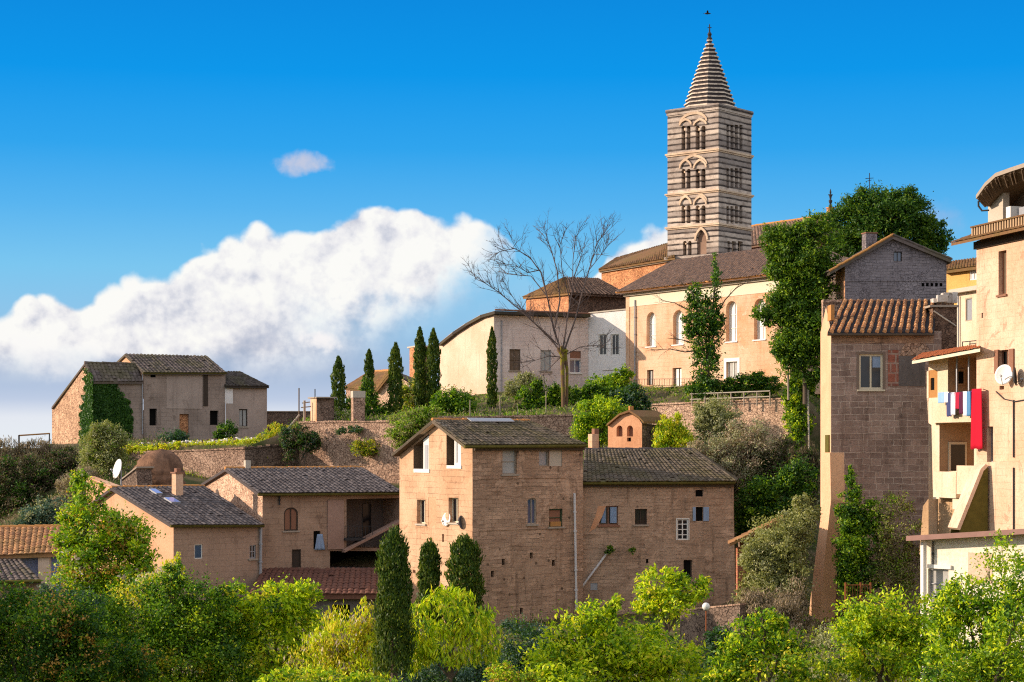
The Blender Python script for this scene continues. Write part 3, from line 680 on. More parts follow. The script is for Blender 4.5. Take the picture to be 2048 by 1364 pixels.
    sL, sR = TL.uz(1335, 300)[0], TR_.uz(1503, 300)[0]; c0 = TL.p(0, 0); L = TL.p(sL, 0); Rr = TR_.p(sR, 0); K = L + Rr - c0; K.z = 0
    zt = TL.uz(1437, 208)[1]; h.vquad(Rr, K, 18, zt, zt, S); h.vquad(K, L, 18, zt, zt, S)
    cen = (L + Rr) / 2
    def cornice(py, hgt, out, name='cornice'):
        z = TL.uz(1437, py)[1]; k = MB(); s1 = (c0 - cen).length * 2 ** .5
        for zz, hh, oo in ((z, hgt * .55, out), (z - hgt * .45, hgt * .43, out * .5)): k.box((cen.x, cen.y, zz), s1 + 2 * oo, s1 + 2 * oo, hh, R(-a))
        return k.build(name, TRIM if hgt < .5 else S, h.root)
    cornice(213, .6, .16); cornice(300, .34, .2, 'string_course'); cornice(381, .3, .22, 'string_course'); cornice(449, .3, .22, 'string_course'); cornice(512, .5, .25, 'plinth')
    k = MB(); k.box((cen.x, cen.y, zt + .05), 6, 6, .1, R(-a)); k.build('roof_deck', TRIM, h.root)
    # octagonal spire built of stepped courses
    sp, N = newmat('spire_stone'); p = pos(N); r = rndn(N); n = N.noise(p, 3, 6, .65)
    c = N.ramp(r, [(0, lin((232, 210, 184))), (.3, lin((180, 162, 146))), (.8, lin((74, 66, 66))), (1, lin((58, 53, 54)))]); c = N.mix(N.m('MULTIPLY', N.sstep(n, .42, .68), .6), c, lin((84, 74, 70))); finish(N, c, .92, n, .6, .05, .1)
    zb = zt + .25; ztop = ZC + (HZ - 74) / F * cen.y; prof = []; n = 17; r0 = 2.75
    for i in range(n):
        t0, t1 = i / n, (i + 1) / n; f0, f1 = (1 - t0) ** .94, (1 - t1) ** .94; za, zc = zb + (ztop - zb) * t0, zb + (ztop - zb) * t1
        prof += [(r0 * f0 + .12, za), (r0 * f0 + .09, za + (zc - za) * .34), (r0 * f0 - .13, za + (zc - za) * .37), (r0 * f1 + .02, zc)]
    k = MB(); k.lathe((cen.x, cen.y, 0), prof, 8, R(22.5 - a + 6)); k.r = [(0.05, .25, .85, 1.0)[(i // 8) % 4] for i in range(len(k.r))]; s = k.build('spire', sp, h.root)
    z1 = ztop; k = MB(); k.lathe((cen.x, cen.y, 0), [(.24, z1 - .5), (.3, z1 - .2), (.16, z1 + .05), (.24, z1 + .3), (.08, z1 + .55), (.06, z1 + 1.25), (.01, z1 + 1.4)], 10)
    k.box((cen.x, cen.y, z1 + .95), .42, .06, .07); k.build('finial', M['iron'], s)
    h.done(); return cen
TOWER_C = campanile()

# --- church body left of the tower
def church():
    pl = PlAB(1203, 212, 1337, 199.5)
    h = House('hilltop_church', 'orange stone church block with sloping ochre roof left of the bell tower', 'church', P(1270, 720, 206))
    h.wall(pl, [(1203, 538), (1345, 515), (1345, 720), (1203, 720)], M['orange_stone'])
    e0, e1 = pl.at(1197, 539, .5), pl.at(1350, 514, .5); r0, r1 = P(1232, 516, 221), P(1350, 482, 208)
    h.roof(M['roof_ochre'], e0, e1, r1, r0, .25, .45, rowl=.7)
    m = MB(); a, b = pl.uz(1203, 546), pl.uz(1345, 523)
    for i in range(1): m.hexa([pl.p(a[0], a[1], .3), pl.p(b[0], b[1], .3), pl.p(b[0], b[1], .003), pl.p(a[0], a[1], .003), pl.p(a[0], a[1] + .35, .4), pl.p(b[0], b[1] + .35, .4), pl.p(b[0], b[1] + .35, .003), pl.p(a[0], a[1] + .35, .003)])
    h.part('cornice', M['pale_stone'], m)
    back = pl.p(a[0], 0) + Vector((3, 14, 0)); h.vquad(pl.p(a[0], 0), back, 19, a[1], a[1], M['orange_stone'])
    h.vquad(back, P(1350, 700, 222), 19, a[1], a[1], M['orange_stone'])
    h.done()
    # nave right of the tower
    h = House('church_nave', 'long brown tiled church roof right of the bell tower with a spike on its end', 'church', P(1580, 720, 212))
    pl = PlAB(1490, 210, 1690, 200); h.wall(pl, [(1490, 490), (1690, 462), (1690, 720), (1490, 720)], M['orange_stone'])
    h.roof(M['roof_brown'], pl.at(1488, 493, .4), pl.at(1692, 464, .4), P(1664, 430, 207), P(1488, 455, 217), .25, .45, rowl=.7)
    h.ridge(M['tile_edge'], P(1488, 455, 217), P(1664, 430, 207), .2, .6)
    q = pl.p(pl.uz(1690, 500)[0], 0); h.vquad(q, q + Vector((4, 9, 0)), 19, 36.5, 36.5, M['orange_stone'])
    h.done()
    h = House('roof_pinnacle', 'dark pointed pinnacle on a small brick pedestal at the end of the church roof', 'pinnacle', P(1661, 430, 206.5))
    m = MB(); c = P(1661, 432, 206.5); m.box(c, .62, .62, .85, .4); m.box(c + Vector((0, 0, .852)), .75, .75, .1, .4); h.part('pedestal', M['orange_stone'], m)
    m = MB(); m.lathe(c, [(.16, .95), (.22, 1.1), (.09, 1.3), (.2, 1.55), (.2, 1.7), (.08, 1.8), (.14, 2.1), (.19, 2.3), (.07, 2.4), (.11, 2.6), (.02, 2.95)], 10); m.box(c + Vector((0, 0, 2.25)), .5, .1, .1, .2); h.part('spike', M['iron'], m); h.done()
church()

# --- apse
def apse():
    f, l = Pl(1137, 178, 22), Pl(1137, 178, 112)
    h = House('apse_block', 'low ochre and brown stone block with hipped roof behind the bare tree', 'building', P(1150, 700, 182))
    h.wall(l, [(1137, 587), (1052, 594), (1052, 720), (1137, 720)], M['apse']); h.wall(f, [(1137, 587), (1258, 592), (1258, 720), (1137, 720)], M['apse_shaded'])
    K = h.close(l, 1052, f, 1137, 1258, 18, l.uz(1137, 587)[1], M['apse'])
    zr = ZC + (HZ - 555) / F * 183.5
    A, B, C_ = l.at(1046, 594, .3), l.at(1137, 586, .3) + f.n * .3, f.at(1262, 592, .35); r0, r1 = P(1133, 555, 183.5), P(1196, 557, 186); KK = Vector((K.x, K.y, A.z))
    h.roof(M['roof_ochre'], A, B, r0, r0 + Vector((-.2, .3, 0)), .2, .4); h.roof(M['apse_shaded'], B, C_, r1, r0, .2, .4)
    h.slab('roof', M['roof_ochre'], [C_, KK, r1]); h.slab('roof', M['roof_ochre'], [KK, A, r0, r1]); h.done()
apse()

# --- cream palace and annex
def palace():
    f, l = Pl(988, 165, 25), Pl(988, 165, 115); g = M['old_wood']
    h = House('cream_palace', 'big plain house with sunlit cream side wall and pinkish white front behind the cypresses', 'house', P(1000, 800, 170))
    prof = [(988, 622), (960, 630), (930, 647), (905, 664), (878, 686)]
    h.win(f, (1019, 698, 1041, 741), depth=.16, frame=g, pane=M['old_wood'], mull=(1, 1), sill=M['sillstone'])
    h.win(f, (1081, 700, 1102, 742), depth=.16, frame=M['zinc'], pane=M['curtain'], mull=(1, 0), sill=M['sillstone'])
    h.win(f, (1140, 719, 1162, 746), depth=.2, frame=M['white_paint'], pane=M['glass_blue'], mull=(1, 0), sill=M['white_paint']); h.win(f, (1140, 702, 1162, 717), depth=.1, pane=M['red_wood'], name='shutter')
    h.wall(l, prof + [(878, 810), (988, 810)], M['cream'], 'side_wall'); h.wall(f, [(988, 622), (1177, 629), (1177, 810), (988, 810)], M['palace'], 'front_wall')
    L = f.uz(1177, 700)[0]; D = f.d * (L + .1)
    for a, b in zip(prof[:-1], prof[1:]):
        p, q = l.at(*a, .35), l.at(*b, .35); q2 = q
        h.slab('roof', M['roof_dark'], [p + f.n * .12, p + D + f.n * .12, q + D, q2], -.0 or .26)
    m = MB(); p = l.at(989, 620); m.tube([p + f.n * .10 + Vector((0, 0, .02)), p + D + f.n * .10 + Vector((0, 0, -.05))], .08, 8); h.part('ridge_tiles', M['red_wood'], m)
    e = l.p(l.uz(878, 700)[0], 0); K = e + f.d * L; z1 = l.uz(878, 686)[1]; h.vquad(e, K, 17, z1, z1, M['cream'], 'side_wall'); h.vquad(K, f.p(L, 0), 17, z1, f.uz(1177, 629)[1], M['cream'], 'side_wall')
    pipe(h, [f.at(1004, 640, .1), f.at(1004, 790, .1)], M['zinc'], .05)
    h.done()
    Ye = 165 + math.sin(R(25)) * L; pl = Pl(1177, Ye - .05, -35)
    h = House('white_annex', 'white annex wall with two dark windows between the cream palace and the peach building', 'house', P(1215, 800, 167.5))
    for x in (1198, 1223): h.win(pl, (x, 669, x + 15, 710), depth=.14, frame=M['white_paint'], pane=M['glass'], mull=(1, 0), surround=M['white_paint'], sw=.08)
    h.wall(pl, [(1177, 628), (1258, 620), (1258, 810), (1177, 810)], M['annex'], back=3.0)
    m = MB(); pl.box(m, (1205, 741), (1240, 739), .003, .06); h.part('ledge', M['pale_stone'], m)
    m = MB(); a, b = pl.at(1177, 627, .08), pl.at(1258, 619, .08); m.slab([a, b, b - pl.n * 3, a - pl.n * 3], .12, (0, 0, .12)); h.part('coping', M['pale_stone'], m); h.done()
palace()

# --- peach church building
def peach():
    pl = Pl(1253, 166.3, -58)
    h = House('peach_building', 'tall peach rendered church building with arched windows and purple brown roof', 'church building', pl.at(1400, 790))
    for r_, sp in (((1293, 625, 1312, 692), 640), ((1346, 621, 1367, 688), 636), ((1452, 603, 1474, 682), 618), ((1508, 598, 1531, 678), 616)):
        h.win(pl, r_, arch=1, depth=.42, frame=M['white_paint'], pane=M['white_paint'], mull=(1, 2), fw=.06, sill=M['white_paint'], spring=sp, panename='shutter')
    h.win(pl, (1294, 740, 1307, 770), depth=.3, frame=M['old_wood'], pane=M['curtain'], mull=(1, 0)); h.win(pl, (1345, 736, 1363, 776), depth=.3, frame=M['old_wood'], pane=M['white_paint'], mull=(1, 0))
    h.win(pl, (1453, 724, 1475, 757), depth=.25, frame=M['white_paint'], pane=M['curtain'], mull=(1, 0), surround=M['white_paint'], sw=.3)
    h.wall(pl, [(1253, 586), (1580, 545), (1580, 775), (1253, 800)], M['peach'])
    u0, u1 = pl.uz(1253, 600)[0], pl.uz(1580, 600)[0]; ze = pl.uz(1253, 586)[1]
    m = MB(); pl.ubox(m, u0 + .35, u1, ze - 1.25, ze - .35, .003, .05); h.part('frieze', M['cream_paint'], m)
    m = MB(); pl.ubox(m, u0 - .1, u1, ze - .32, ze - .08, .003, .28); pl.ubox(m, u0 - .1, u1, ze - .078, ze + .06, .003, .5); h.part('cornice', M['pale_stone'], m)
    m = MB(); pl.ubox(m, u0 - .02, u0 + .5, 18, ze - .33, .003, .06); h.part('corner_pilaster', M['peach'], m)
    e0, e1 = pl.p(u0 - .5, ze + .1, .75), pl.p(u1, ze + .1, .75); zr = ZC + (HZ - 521) / F * 178; r0 = P(1347, 521, 178); r1 = r0 + pl.d * (u1 - u0 - 3); r1.z = zr
    h.roof(M['roof_brown'], e0, e1, r1, r0, .22, .36)
    bk = -pl.n * 13; b0 = pl.p(u0, 0) + bk; b1 = pl.p(u1, 0) + bk
    h.vquad(pl.p(u0, 0), b0, 18, ze, ze, M['peach']); h.vquad(b0, b1, 18, ze, ze, M['peach']); h.vquad(b1, pl.p(u1, 0), 18, ze, ze, M['peach'])
    E0 = Vector((b0.x, b0.y, ze)); E1 = Vector((b1.x, b1.y, ze)); h.slab('roof', M['roof_brown'], [E0, E1, r1, r0]); h.slab('roof', M['roof_brown'], [e0, r0, E0]); h.slab('roof', M['roof_brown'], [e1, E1, r1])
    pipe(h, [pl.at(1270, 600, .12), pl.at(1270, 772, .12)], M['zinc'], .07); gutter(h, e0 + Vector((0, 0, -.05)), e1 + Vector((0, 0, -.05)), M['tile_edge'], .09)
    m = MB(); pl.box(m, (1262, 777), (1386, 772), .01, 1.6); q = [pl.at(x, 779, 1.4) for x in (1275, 1310, 1345, 1380)]
    for a in q: m.box(a + Vector((0, 0, -.5)), .18, .18, .5, .3)
    h.part('ledge', M['pale_stone'], m)
    m = MB()
    for x in range(1264, 1388, 5): a = pl.at(x, 771.5, 1.5); m.tube([a, a + Vector((0, 0, .55))], .02, 4)
    m.tube([pl.at(1263, 771, 1.5) + Vector((0, 0, .55)), pl.at(1387, 771, 1.5) + Vector((0, 0, .55))], .025, 4); h.part('railing', M['iron'], m)
    h.done()
peach()

# --- derelict farmhouse on the left
def ruin():
    b = 32; f, l = Pl(185, 168, b), Pl(185, 168, b + 90)
    h = House('stone_farmhouse', 'derelict grey brown farmhouse of three joined blocks on the left hilltop', 'house', P(300, 890, 176))
    d = f.d; W = lambda px, py: f.at(px, py)
    h.win(f, (299, 817, 314, 851), depth=.35, pane=M['void'], name='window'); h.win(f, (420, 821, 437, 850), depth=.35, pane=M['void'], name='window')
    h.win(f, (359, 828, 378, 878), depth=.25, pane=M['orange_stone'], name='doorway'); h.win(f, (478, 818, 495, 853), depth=.2, frame=M['dark_wood'], pane=M['curtain'], mull=(1, 0), sill=M['pale_stone'])  # the doorway's orange pane paints in the light inside
    h.win(f, (301, 744, 312, 755), depth=.25, pane=M['void'], name='vent')
    h.wall(l, [(185, 763), (169, 727), (104, 814), (104, 915), (185, 915)], M['ruin_lit'], 'gable_wall')
    h.wall(f, [(185, 763), (286, 763), (286, 905), (185, 905)], M['ruin'], 'wing_wall'); h.wall(f, [(287, 742), (451, 744), (451, 905), (287, 905)], M['ruin'], 'wall')
    h.wall(f, [(451.5, 771), (534, 771), (534, 905), (451.5, 905)], M['ruin_pale'], 'wing_wall')
    m = MB(); f.box(m, (333, 817), (404, 744), .003, .03); h.part('render_patch', M['ruin_pale'], m)
    m = MB(); f.box(m, (407, 812), (416, 746), .004, .05); h.part('dark_strip', M['dark_wood'], m)  # narrow dark strip set proud of the wall
    m = MB(); f.box(m, (450, 807), (466, 773), .004, .03); h.part('white_patch', M['annex'], m)
    pipe(h, [f.at(285, 744, .1), f.at(285, 868, .1)], M['zinc'], .05)
    dep = l.uz(104, 850)[0]; back = l.d * dep
    def ridged(x0, x1, ye, yr, tr, ov=.35, whole=True, mat=M['roof_grey'], shift=0):
        e0, e1 = f.at(x0, ye, ov), f.at(x1, ye, ov); zr = 0; off = l.d * tr
        r0 = e0 + off; zr = ZC + (HZ - yr) / F * r0.y; r0.z = zr; r1 = e1 + off; r1.z = zr
        r0 += d * shift
        h.roof(mat, e0, e1, r1, r0, .2, .34)
        k0, k1 = e0 + back * .98, e1 + back * .98; k0.z = k1.z = e0.z - (0 if whole else 1.5); h.slab('roof', mat, [r0, r1, k1, k0], .2)
        gutter(h, e0 + Vector((0, 0, -.06)), e1 + Vector((0, 0, -.06)), M['gutter_moss'], .08)
        return e0, e1, r0, r1
    # left wing: its long rear slope runs down to the far eave
    e0, e1 = f.at(183, 763, .3), f.at(286, 763, .3); t = l.uz(169, 727)[0]; r0 = l.at(169, 726, .1); r1 = r0 + d * (f.uz(286, 800)[0] + .2)
    h.roof(M['roof_grey'], e0, e1, r1, r0, .2, .34); k0 = l.at(103, 814, .2); k1 = k0 + d * f.uz(286, 800)[0]; h.slab('roof', M['roof_grey'], [r0, r1, k1, k0], .2)
    h.ridge(M['roof_grey'], r0, r1, .16, .5)
    # main block
    e0, e1, r0, r1 = ridged(286, 453, 745, 708, 4.6)
    u0 = f.uz(287, 800)[0]; A = f.p(u0, 0); zt = f.uz(287, 742)[1]
    g = h.mb('gable_wall', M['l1_lit']); B = A + l.d * 9.2
    g.poly([(A.x, A.y, zt - 2.5), (B.x, B.y, zt - 2.5), (B.x, B.y, zt), (A.x + l.d.x * 4.6, A.y + l.d.y * 4.6, r0.z - .2), (A.x, A.y, zt)], .5)
    u1 = f.uz(451, 800)[0]; A = f.p(u1, 0); B = A + l.d * 9.2; g = h.mb('wall', M['ruin'])
    g.poly([(A.x, A.y, 13), (B.x, B.y, 13), (B.x, B.y, zt), (A.x + l.d.x * 4.6, A.y + l.d.y * 4.6, r0.z - .2), (A.x, A.y, zt)], .5)
    # right wing, hipped at its end
    e0, e1 = f.at(451.5, 772, .35), f.at(538, 772, .35); off = l.d * 4; r0 = e0 + off; r0.z = ZC + (HZ - 742) / F * r0.y; r1 = e1 + off - d * 1.1; r1.z = r0.z
    h.roof(M['roof_dark'], e0, e1, r1, r0, .2, .34); k0, k1 = e0 + l.d * 8, e1 + l.d * 8; h.slab('roof', M['roof_dark'], [r0, r1, k1, k0], .2); h.slab('roof', M['roof_dark'], [e1, k1, r1], .2)
    A = f.p(f.uz(534, 800)[0], 0); B = A + l.d * 8; h.vquad(A, B, 13, e0.z, e0.z, M['ruin_pale']); C_ = l.p(dep, 0); h.vquad(C_, C_ + d * f.uz(534, 800)[0], 13, l.uz(104, 818)[1], l.uz(104, 818)[1], M['ruin'])
    h.done(); return f, l
RF, RL = ruin()
def far_wall():
    h = House('low_dark_wall', 'long low dark wall on the skyline right of the derelict farmhouse', 'wall', P(575, 870, 178)); pl = Pl(534, 180, 6)
    h.wall(pl, [(530, 824), (625, 824), (625, 900), (530, 900)], M['rubble_dark'], back=.5)
    m = MB(); a, b = pl.at(530, 824, .1), pl.at(625, 824, .1); m.slab([a, b, b - pl.n * .7, a - pl.n * .7], .1, (0, 0, .1)); h.part('coping', M['sillstone'], m); h.done()
far_wall()

# --- rubble cottage behind the cypresses
def cottage():
    h = House('rubble_cottage', 'small rubble cottage with brown tiled roof behind the row of cypresses', 'house', P(760, 830, 165)); g = PlAB(750, 163, 815, 160.5); l = PlAB(692, 174, 750, 163)
    h.win(l, (700, 775, 716, 800), depth=.15, frame=M['white_paint'], pane=M['curtain'])
    h.wall(g, [(750, 785), (782, 744), (818, 766), (818, 850), (750, 850)], M['rubble_lit']); h.wall(l, [(692, 776), (750, 782), (750, 850), (692, 850)], M['rubble'])
    e0, e1, r1, r0 = P(688, 775, 174.5), P(752, 782, 162.4), P(784, 741, 161), P(738, 744, 173); h.roof(M['roof_ochre'], e0, e1, r1, r0, .2, .4); h.ridge(M['tile_edge'], r0, r1, .14)
    h.roof(M['roof_grey'], P(822, 768, 161), P(850, 766, 170), r0 + Vector((2.6, 0, -.1)), r1, .2, .4); h.done()
    h = House('stone_stack', 'square ochre stone stack rising behind two tall cypresses', 'chimney stack', P(830, 800, 184)); f, l = Pl(832, 184, 20), Pl(832, 184, 110)
    h.wall(l, [(832, 694), (819, 696), (819, 830), (832, 830)], M['orange_stone']); h.wall(f, [(832, 694), (862, 694), (862, 830), (832, 830)], M['apse_shaded']); K = h.close(l, 819, f, 832, 862, 16, l.uz(832, 694)[1], M['apse_shaded'])
    m = MB(); z = l.uz(832, 694)[1]; c = (l.at(819, 700) + f.at(862, 700)) / 2; m.box((c.x, c.y, z + .003), 1.7, 3.2, .14, R(20)); h.part('cap', M['pale_stone'], m); h.done()
cottage()

# --- lower left houses
def low_houses():
    # salmon gabled house
    f, l = Pl(347, 112, 40), Pl(347, 112, 130)
    h = House('salmon_gable_house', 'low tan house with sunlit salmon gable and two skylights in its grey roof', 'house', P(400, 1190, 116))
    h.win(f, (389, 1089, 405, 1117), depth=.12, frame=M['white_paint'], pane=M['glass_blue'], mull=(0, 0), fw=.05); h.win(f, (499, 1090, 512, 1117), depth=.16, frame=M['zinc'], pane=M['glass'], mull=(1, 1), sill=M['sillstone'])
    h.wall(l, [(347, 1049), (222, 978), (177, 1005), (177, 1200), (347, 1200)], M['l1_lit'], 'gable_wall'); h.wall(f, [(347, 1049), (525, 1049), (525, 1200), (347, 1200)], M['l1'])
    e0, e1 = f.at(341, 1049, .4), f.at(528, 1049, .4); t = l.uz(222, 978)[0]; r0 = l.at(222, 975, .3); r1 = r0 + f.d * (f.uz(528, 1000)[0] + .3)
    h.roof(M['roof_slate'], e0, e1, r1, r0, .18, .3); back = l.d * t; k0 = r0 + back * .45; k1 = r1 + back * .45; k0.z = k1.z = r0.z - 1.3; h.slab('roof', M['roof_slate'], [r0, r1, k1, k0])
    h.ridge(M['tile_edge'], r0, r1, .12); gutter(h, e0 + Vector((0, 0, -.08)), e1 + Vector((0, 0, -.08)), M['gutter_moss'], .09)
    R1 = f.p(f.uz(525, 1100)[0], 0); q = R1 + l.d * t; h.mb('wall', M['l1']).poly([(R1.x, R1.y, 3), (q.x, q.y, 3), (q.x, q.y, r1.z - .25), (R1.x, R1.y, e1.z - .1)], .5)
    up = (r0 - e0); nrm = f.d.cross(up).normalized(); nrm = nrm if nrm.z > 0 else -nrm
    for s, t0, w in ((.34, .52, .10), (.33, .76, .07)):
        k = MB(); c = [e0.lerp(e1, s + i).lerp(r0.lerp(r1, s + i), t0 + j) for i, j in ((0, 0), (w, 0), (w, .13), (0, .13))]
        k.hexa([p + nrm * .02 for p in c] + [p + nrm * .16 for p in c]); sk = k.build('skylight', M['zinc'], h.root); k = MB(); ce = sum(c, Vector()) / 4; k.poly([p.lerp(ce, .12) + nrm * .164 for p in c]); k.build('pane', plain('skylight_blue', (.16, .26, .62), .15, .6), sk)
    m = MB(); c0 = P(355, 995, 118.2); m.box(c0 + Vector((0, 0, -.8)), .52, .5, 2.3, R(40)); ch = h.part('chimney', M['peach'], m); m = MB(); m.box(c0 + Vector((0, 0, 1.502)), .66, .64, .09, R(40)); m.box(c0 + Vector((0, 0, 1.595)), .3, .3, .22, R(40)); m.build('cap', M['red_wood'], ch)
    pipe(h, [f.at(522, 1052, .14), f.at(521, 1160, .14)], M['zinc'], .09)
    h.done()
    # brown house with arched opening and deep loggia
    f, l = Pl(525, 117, 28), Pl(525, 117, 118)
    h = House('loggia_house', 'brown house with arched shutter and deep dark loggia left of the tall gabled house', 'house', P(640, 1160, 121))
    h.win(f, (568, 1015, 596, 1061), arch=1, depth=.12, frame=M['dark_wood'], pane=M['red_wood'], mull=(1, 0), sill=M['sillstone'], panename='shutter', spring=1027)
    h.win(f, (584, 1099, 602, 1135), depth=.14, frame=M['dark_wood'], pane=M['dark_wood'], mull=(0, 0), name='door', panename='panel'); h.win(f, (670, 1011, 682, 1040), depth=.14, frame=M['pale_stone'], pane=M['glass_blue'], mull=(0, 0), sill=M['pale_stone'])
    h.win(f, (627, 1062, 641, 1098), depth=.18, pane=M['void'], name='opening')
    hole(h, f, [(693, 998), (800, 996), (800, 1098), (693, 1094)], 2.6, M['l2'], M['grey_render'], 'loggia', 'loggia_wall'); hole(h, f, [(660, 1102), (800, 1102), (800, 1136), (660, 1136)], 3.0, M['grey_render'], M['void'], 'undercroft', 'undercroft_wall')
    h.wall(l, [(525, 986), (450, 940), (385, 978), (385, 1180), (525, 1180)], M['rubble_lit'], 'gable_wall'); h.wall(f, [(525, 986), (806, 984), (806, 1180), (525, 1180)], M['l2'])
    m = MB(); f.box(m, (656, 1099), (688, 1000), .003, .12); h.part('pier', M['pier'], m)
    bp = shifted(f, -2.55); m = MB(); bp.box(m, (726, 1074), (742, 1008), .01, .05); h.part('door', M['glass'], m)
    e0, e1 = f.at(516, 986, .5), f.at(808, 984, .5); r0 = l.at(450, 937, .25); r1 = r0 + f.d * 9.6
    h.roof(M['roof_slate'], e0, e1, r1, r0, .18, .3); k0 = l.at(385, 978, .2); k1 = k0 + f.d * 9.6; h.slab('roof', M['roof_slate'], [r0, r1, k1, k0]); h.ridge(M['tile_edge'], r0, r1, .13); gutter(h, e0 + Vector((0, 0, -.1)), e1 + Vector((0, 0, -.1)), M['gutter_moss'], .09)
    m = MB(); c = r0.lerp(r1, .17); m.box(c + Vector((-.1, -.1, -.1)), .36, .36, .62, R(28)); h.part('chimney', M['pale_stone'], m)
    m = MB(); a, b = f.at(690, 1100, .5), f.at(812, 1036, .5); m.slab([a, b, b - f.n * .9, a - f.n * .9], .16); h.part('ramp', M['pier'], m)
    m = MB(); a, b = f.at(690, 1076, .3), f.at(745, 1076, .3); m.slab([a, b, b - f.n * 2, a - f.n * 2], .16)
    for i in range(9): p = a.lerp(b, i / 8); m.tube([p, p + Vector((0, 0, .75))], .018, 4)
    m.tube([a + Vector((0, 0, .75)), b + Vector((0, 0, .75))], .025, 4); h.part('balcony', M['iron'], m)
    pipe(h, [f.at(559, 990, .1), f.at(559, 1010, .1)], M['iron'], .05)
    q = f.p(f.uz(806, 1000)[0], 0); h.vquad(q, q + l.d * 6.5, 3, e0.z, r0.z, M['l2']); h.done()
    # lean-to with red roof
    h = House('red_roofed_lean_to', 'grey lean-to with a flat dull red roof below the loggia house', 'shed', P(640, 1290, 112)); pl = Pl(505, 111.3, 2)
    h.win(pl, (664, 1210, 700, 1245), depth=.5, pane=M['void'], name='opening')
    h.wall(pl, [(500, 1200), (762, 1198), (762, 1320), (500, 1320)], M['grey_render'])
    h.roof(M['roof_red'], P(498, 1188, 110.9), P(764, 1188, 110.9), P(764, 1137, 117.3), P(526, 1137, 117.3), .3, .33, rowl=.6); m = MB(); pl.box(m, (500, 1200), (762, 1190), .05, .5); h.part('fascia', M['gutter'], m); h.done()
    # orange roofed house at the left edge
    h = House('orange_roofed_house', 'low house with weathered orange tile roof and blue painted wall at the left edge', 'house', P(60, 1200, 97)); pl = Pl(100, 95.6, 0)
    h.wall(pl, [(-60, 1108), (122, 1100), (122, 1240), (-60, 1240)], plaster('blue_wash', lin((120, 140, 190)), lin((150, 160, 200)), None, .2, .2, .3))
    h.roof(M['roof_orange'], P(-60, 1113, 94.9), P(122, 1105, 94.9), P(134, 1054, 101.5), P(-60, 1056, 101.5), .2, .3); h.ridge(M['tile_edge'], P(-60, 1055, 101.5), P(134, 1053, 101.5), .12)
    m = MB(); pl.box(m, (76, 1240), (98, 1103), .003, .5); h.part('pier', M['cream'], m)
    h.roof(M['roof_grey'], P(-60, 1163, 91), P(82, 1160, 91), P(38, 1116, 95.3), P(-60, 1116, 95.3), .18, .3, name='lean_to_roof'); gutter(h, P(-60, 1165, 90.9), P(82, 1162, 90.9), M['gutter_moss'], .08)
    p2 = Pl(0, 91.5, 0); h.wall(p2, [(-60, 1166), (80, 1164), (80, 1260), (-60, 1260)], M['l2'], 'lean_to_wall')
    m = MB(); c = P(132, 1090, 97); m.box(c + Vector((0, 0, -1)), .3, .3, 2.4, .2); h.part('chimney', M['cream'], m)
    h.done()
low_houses()
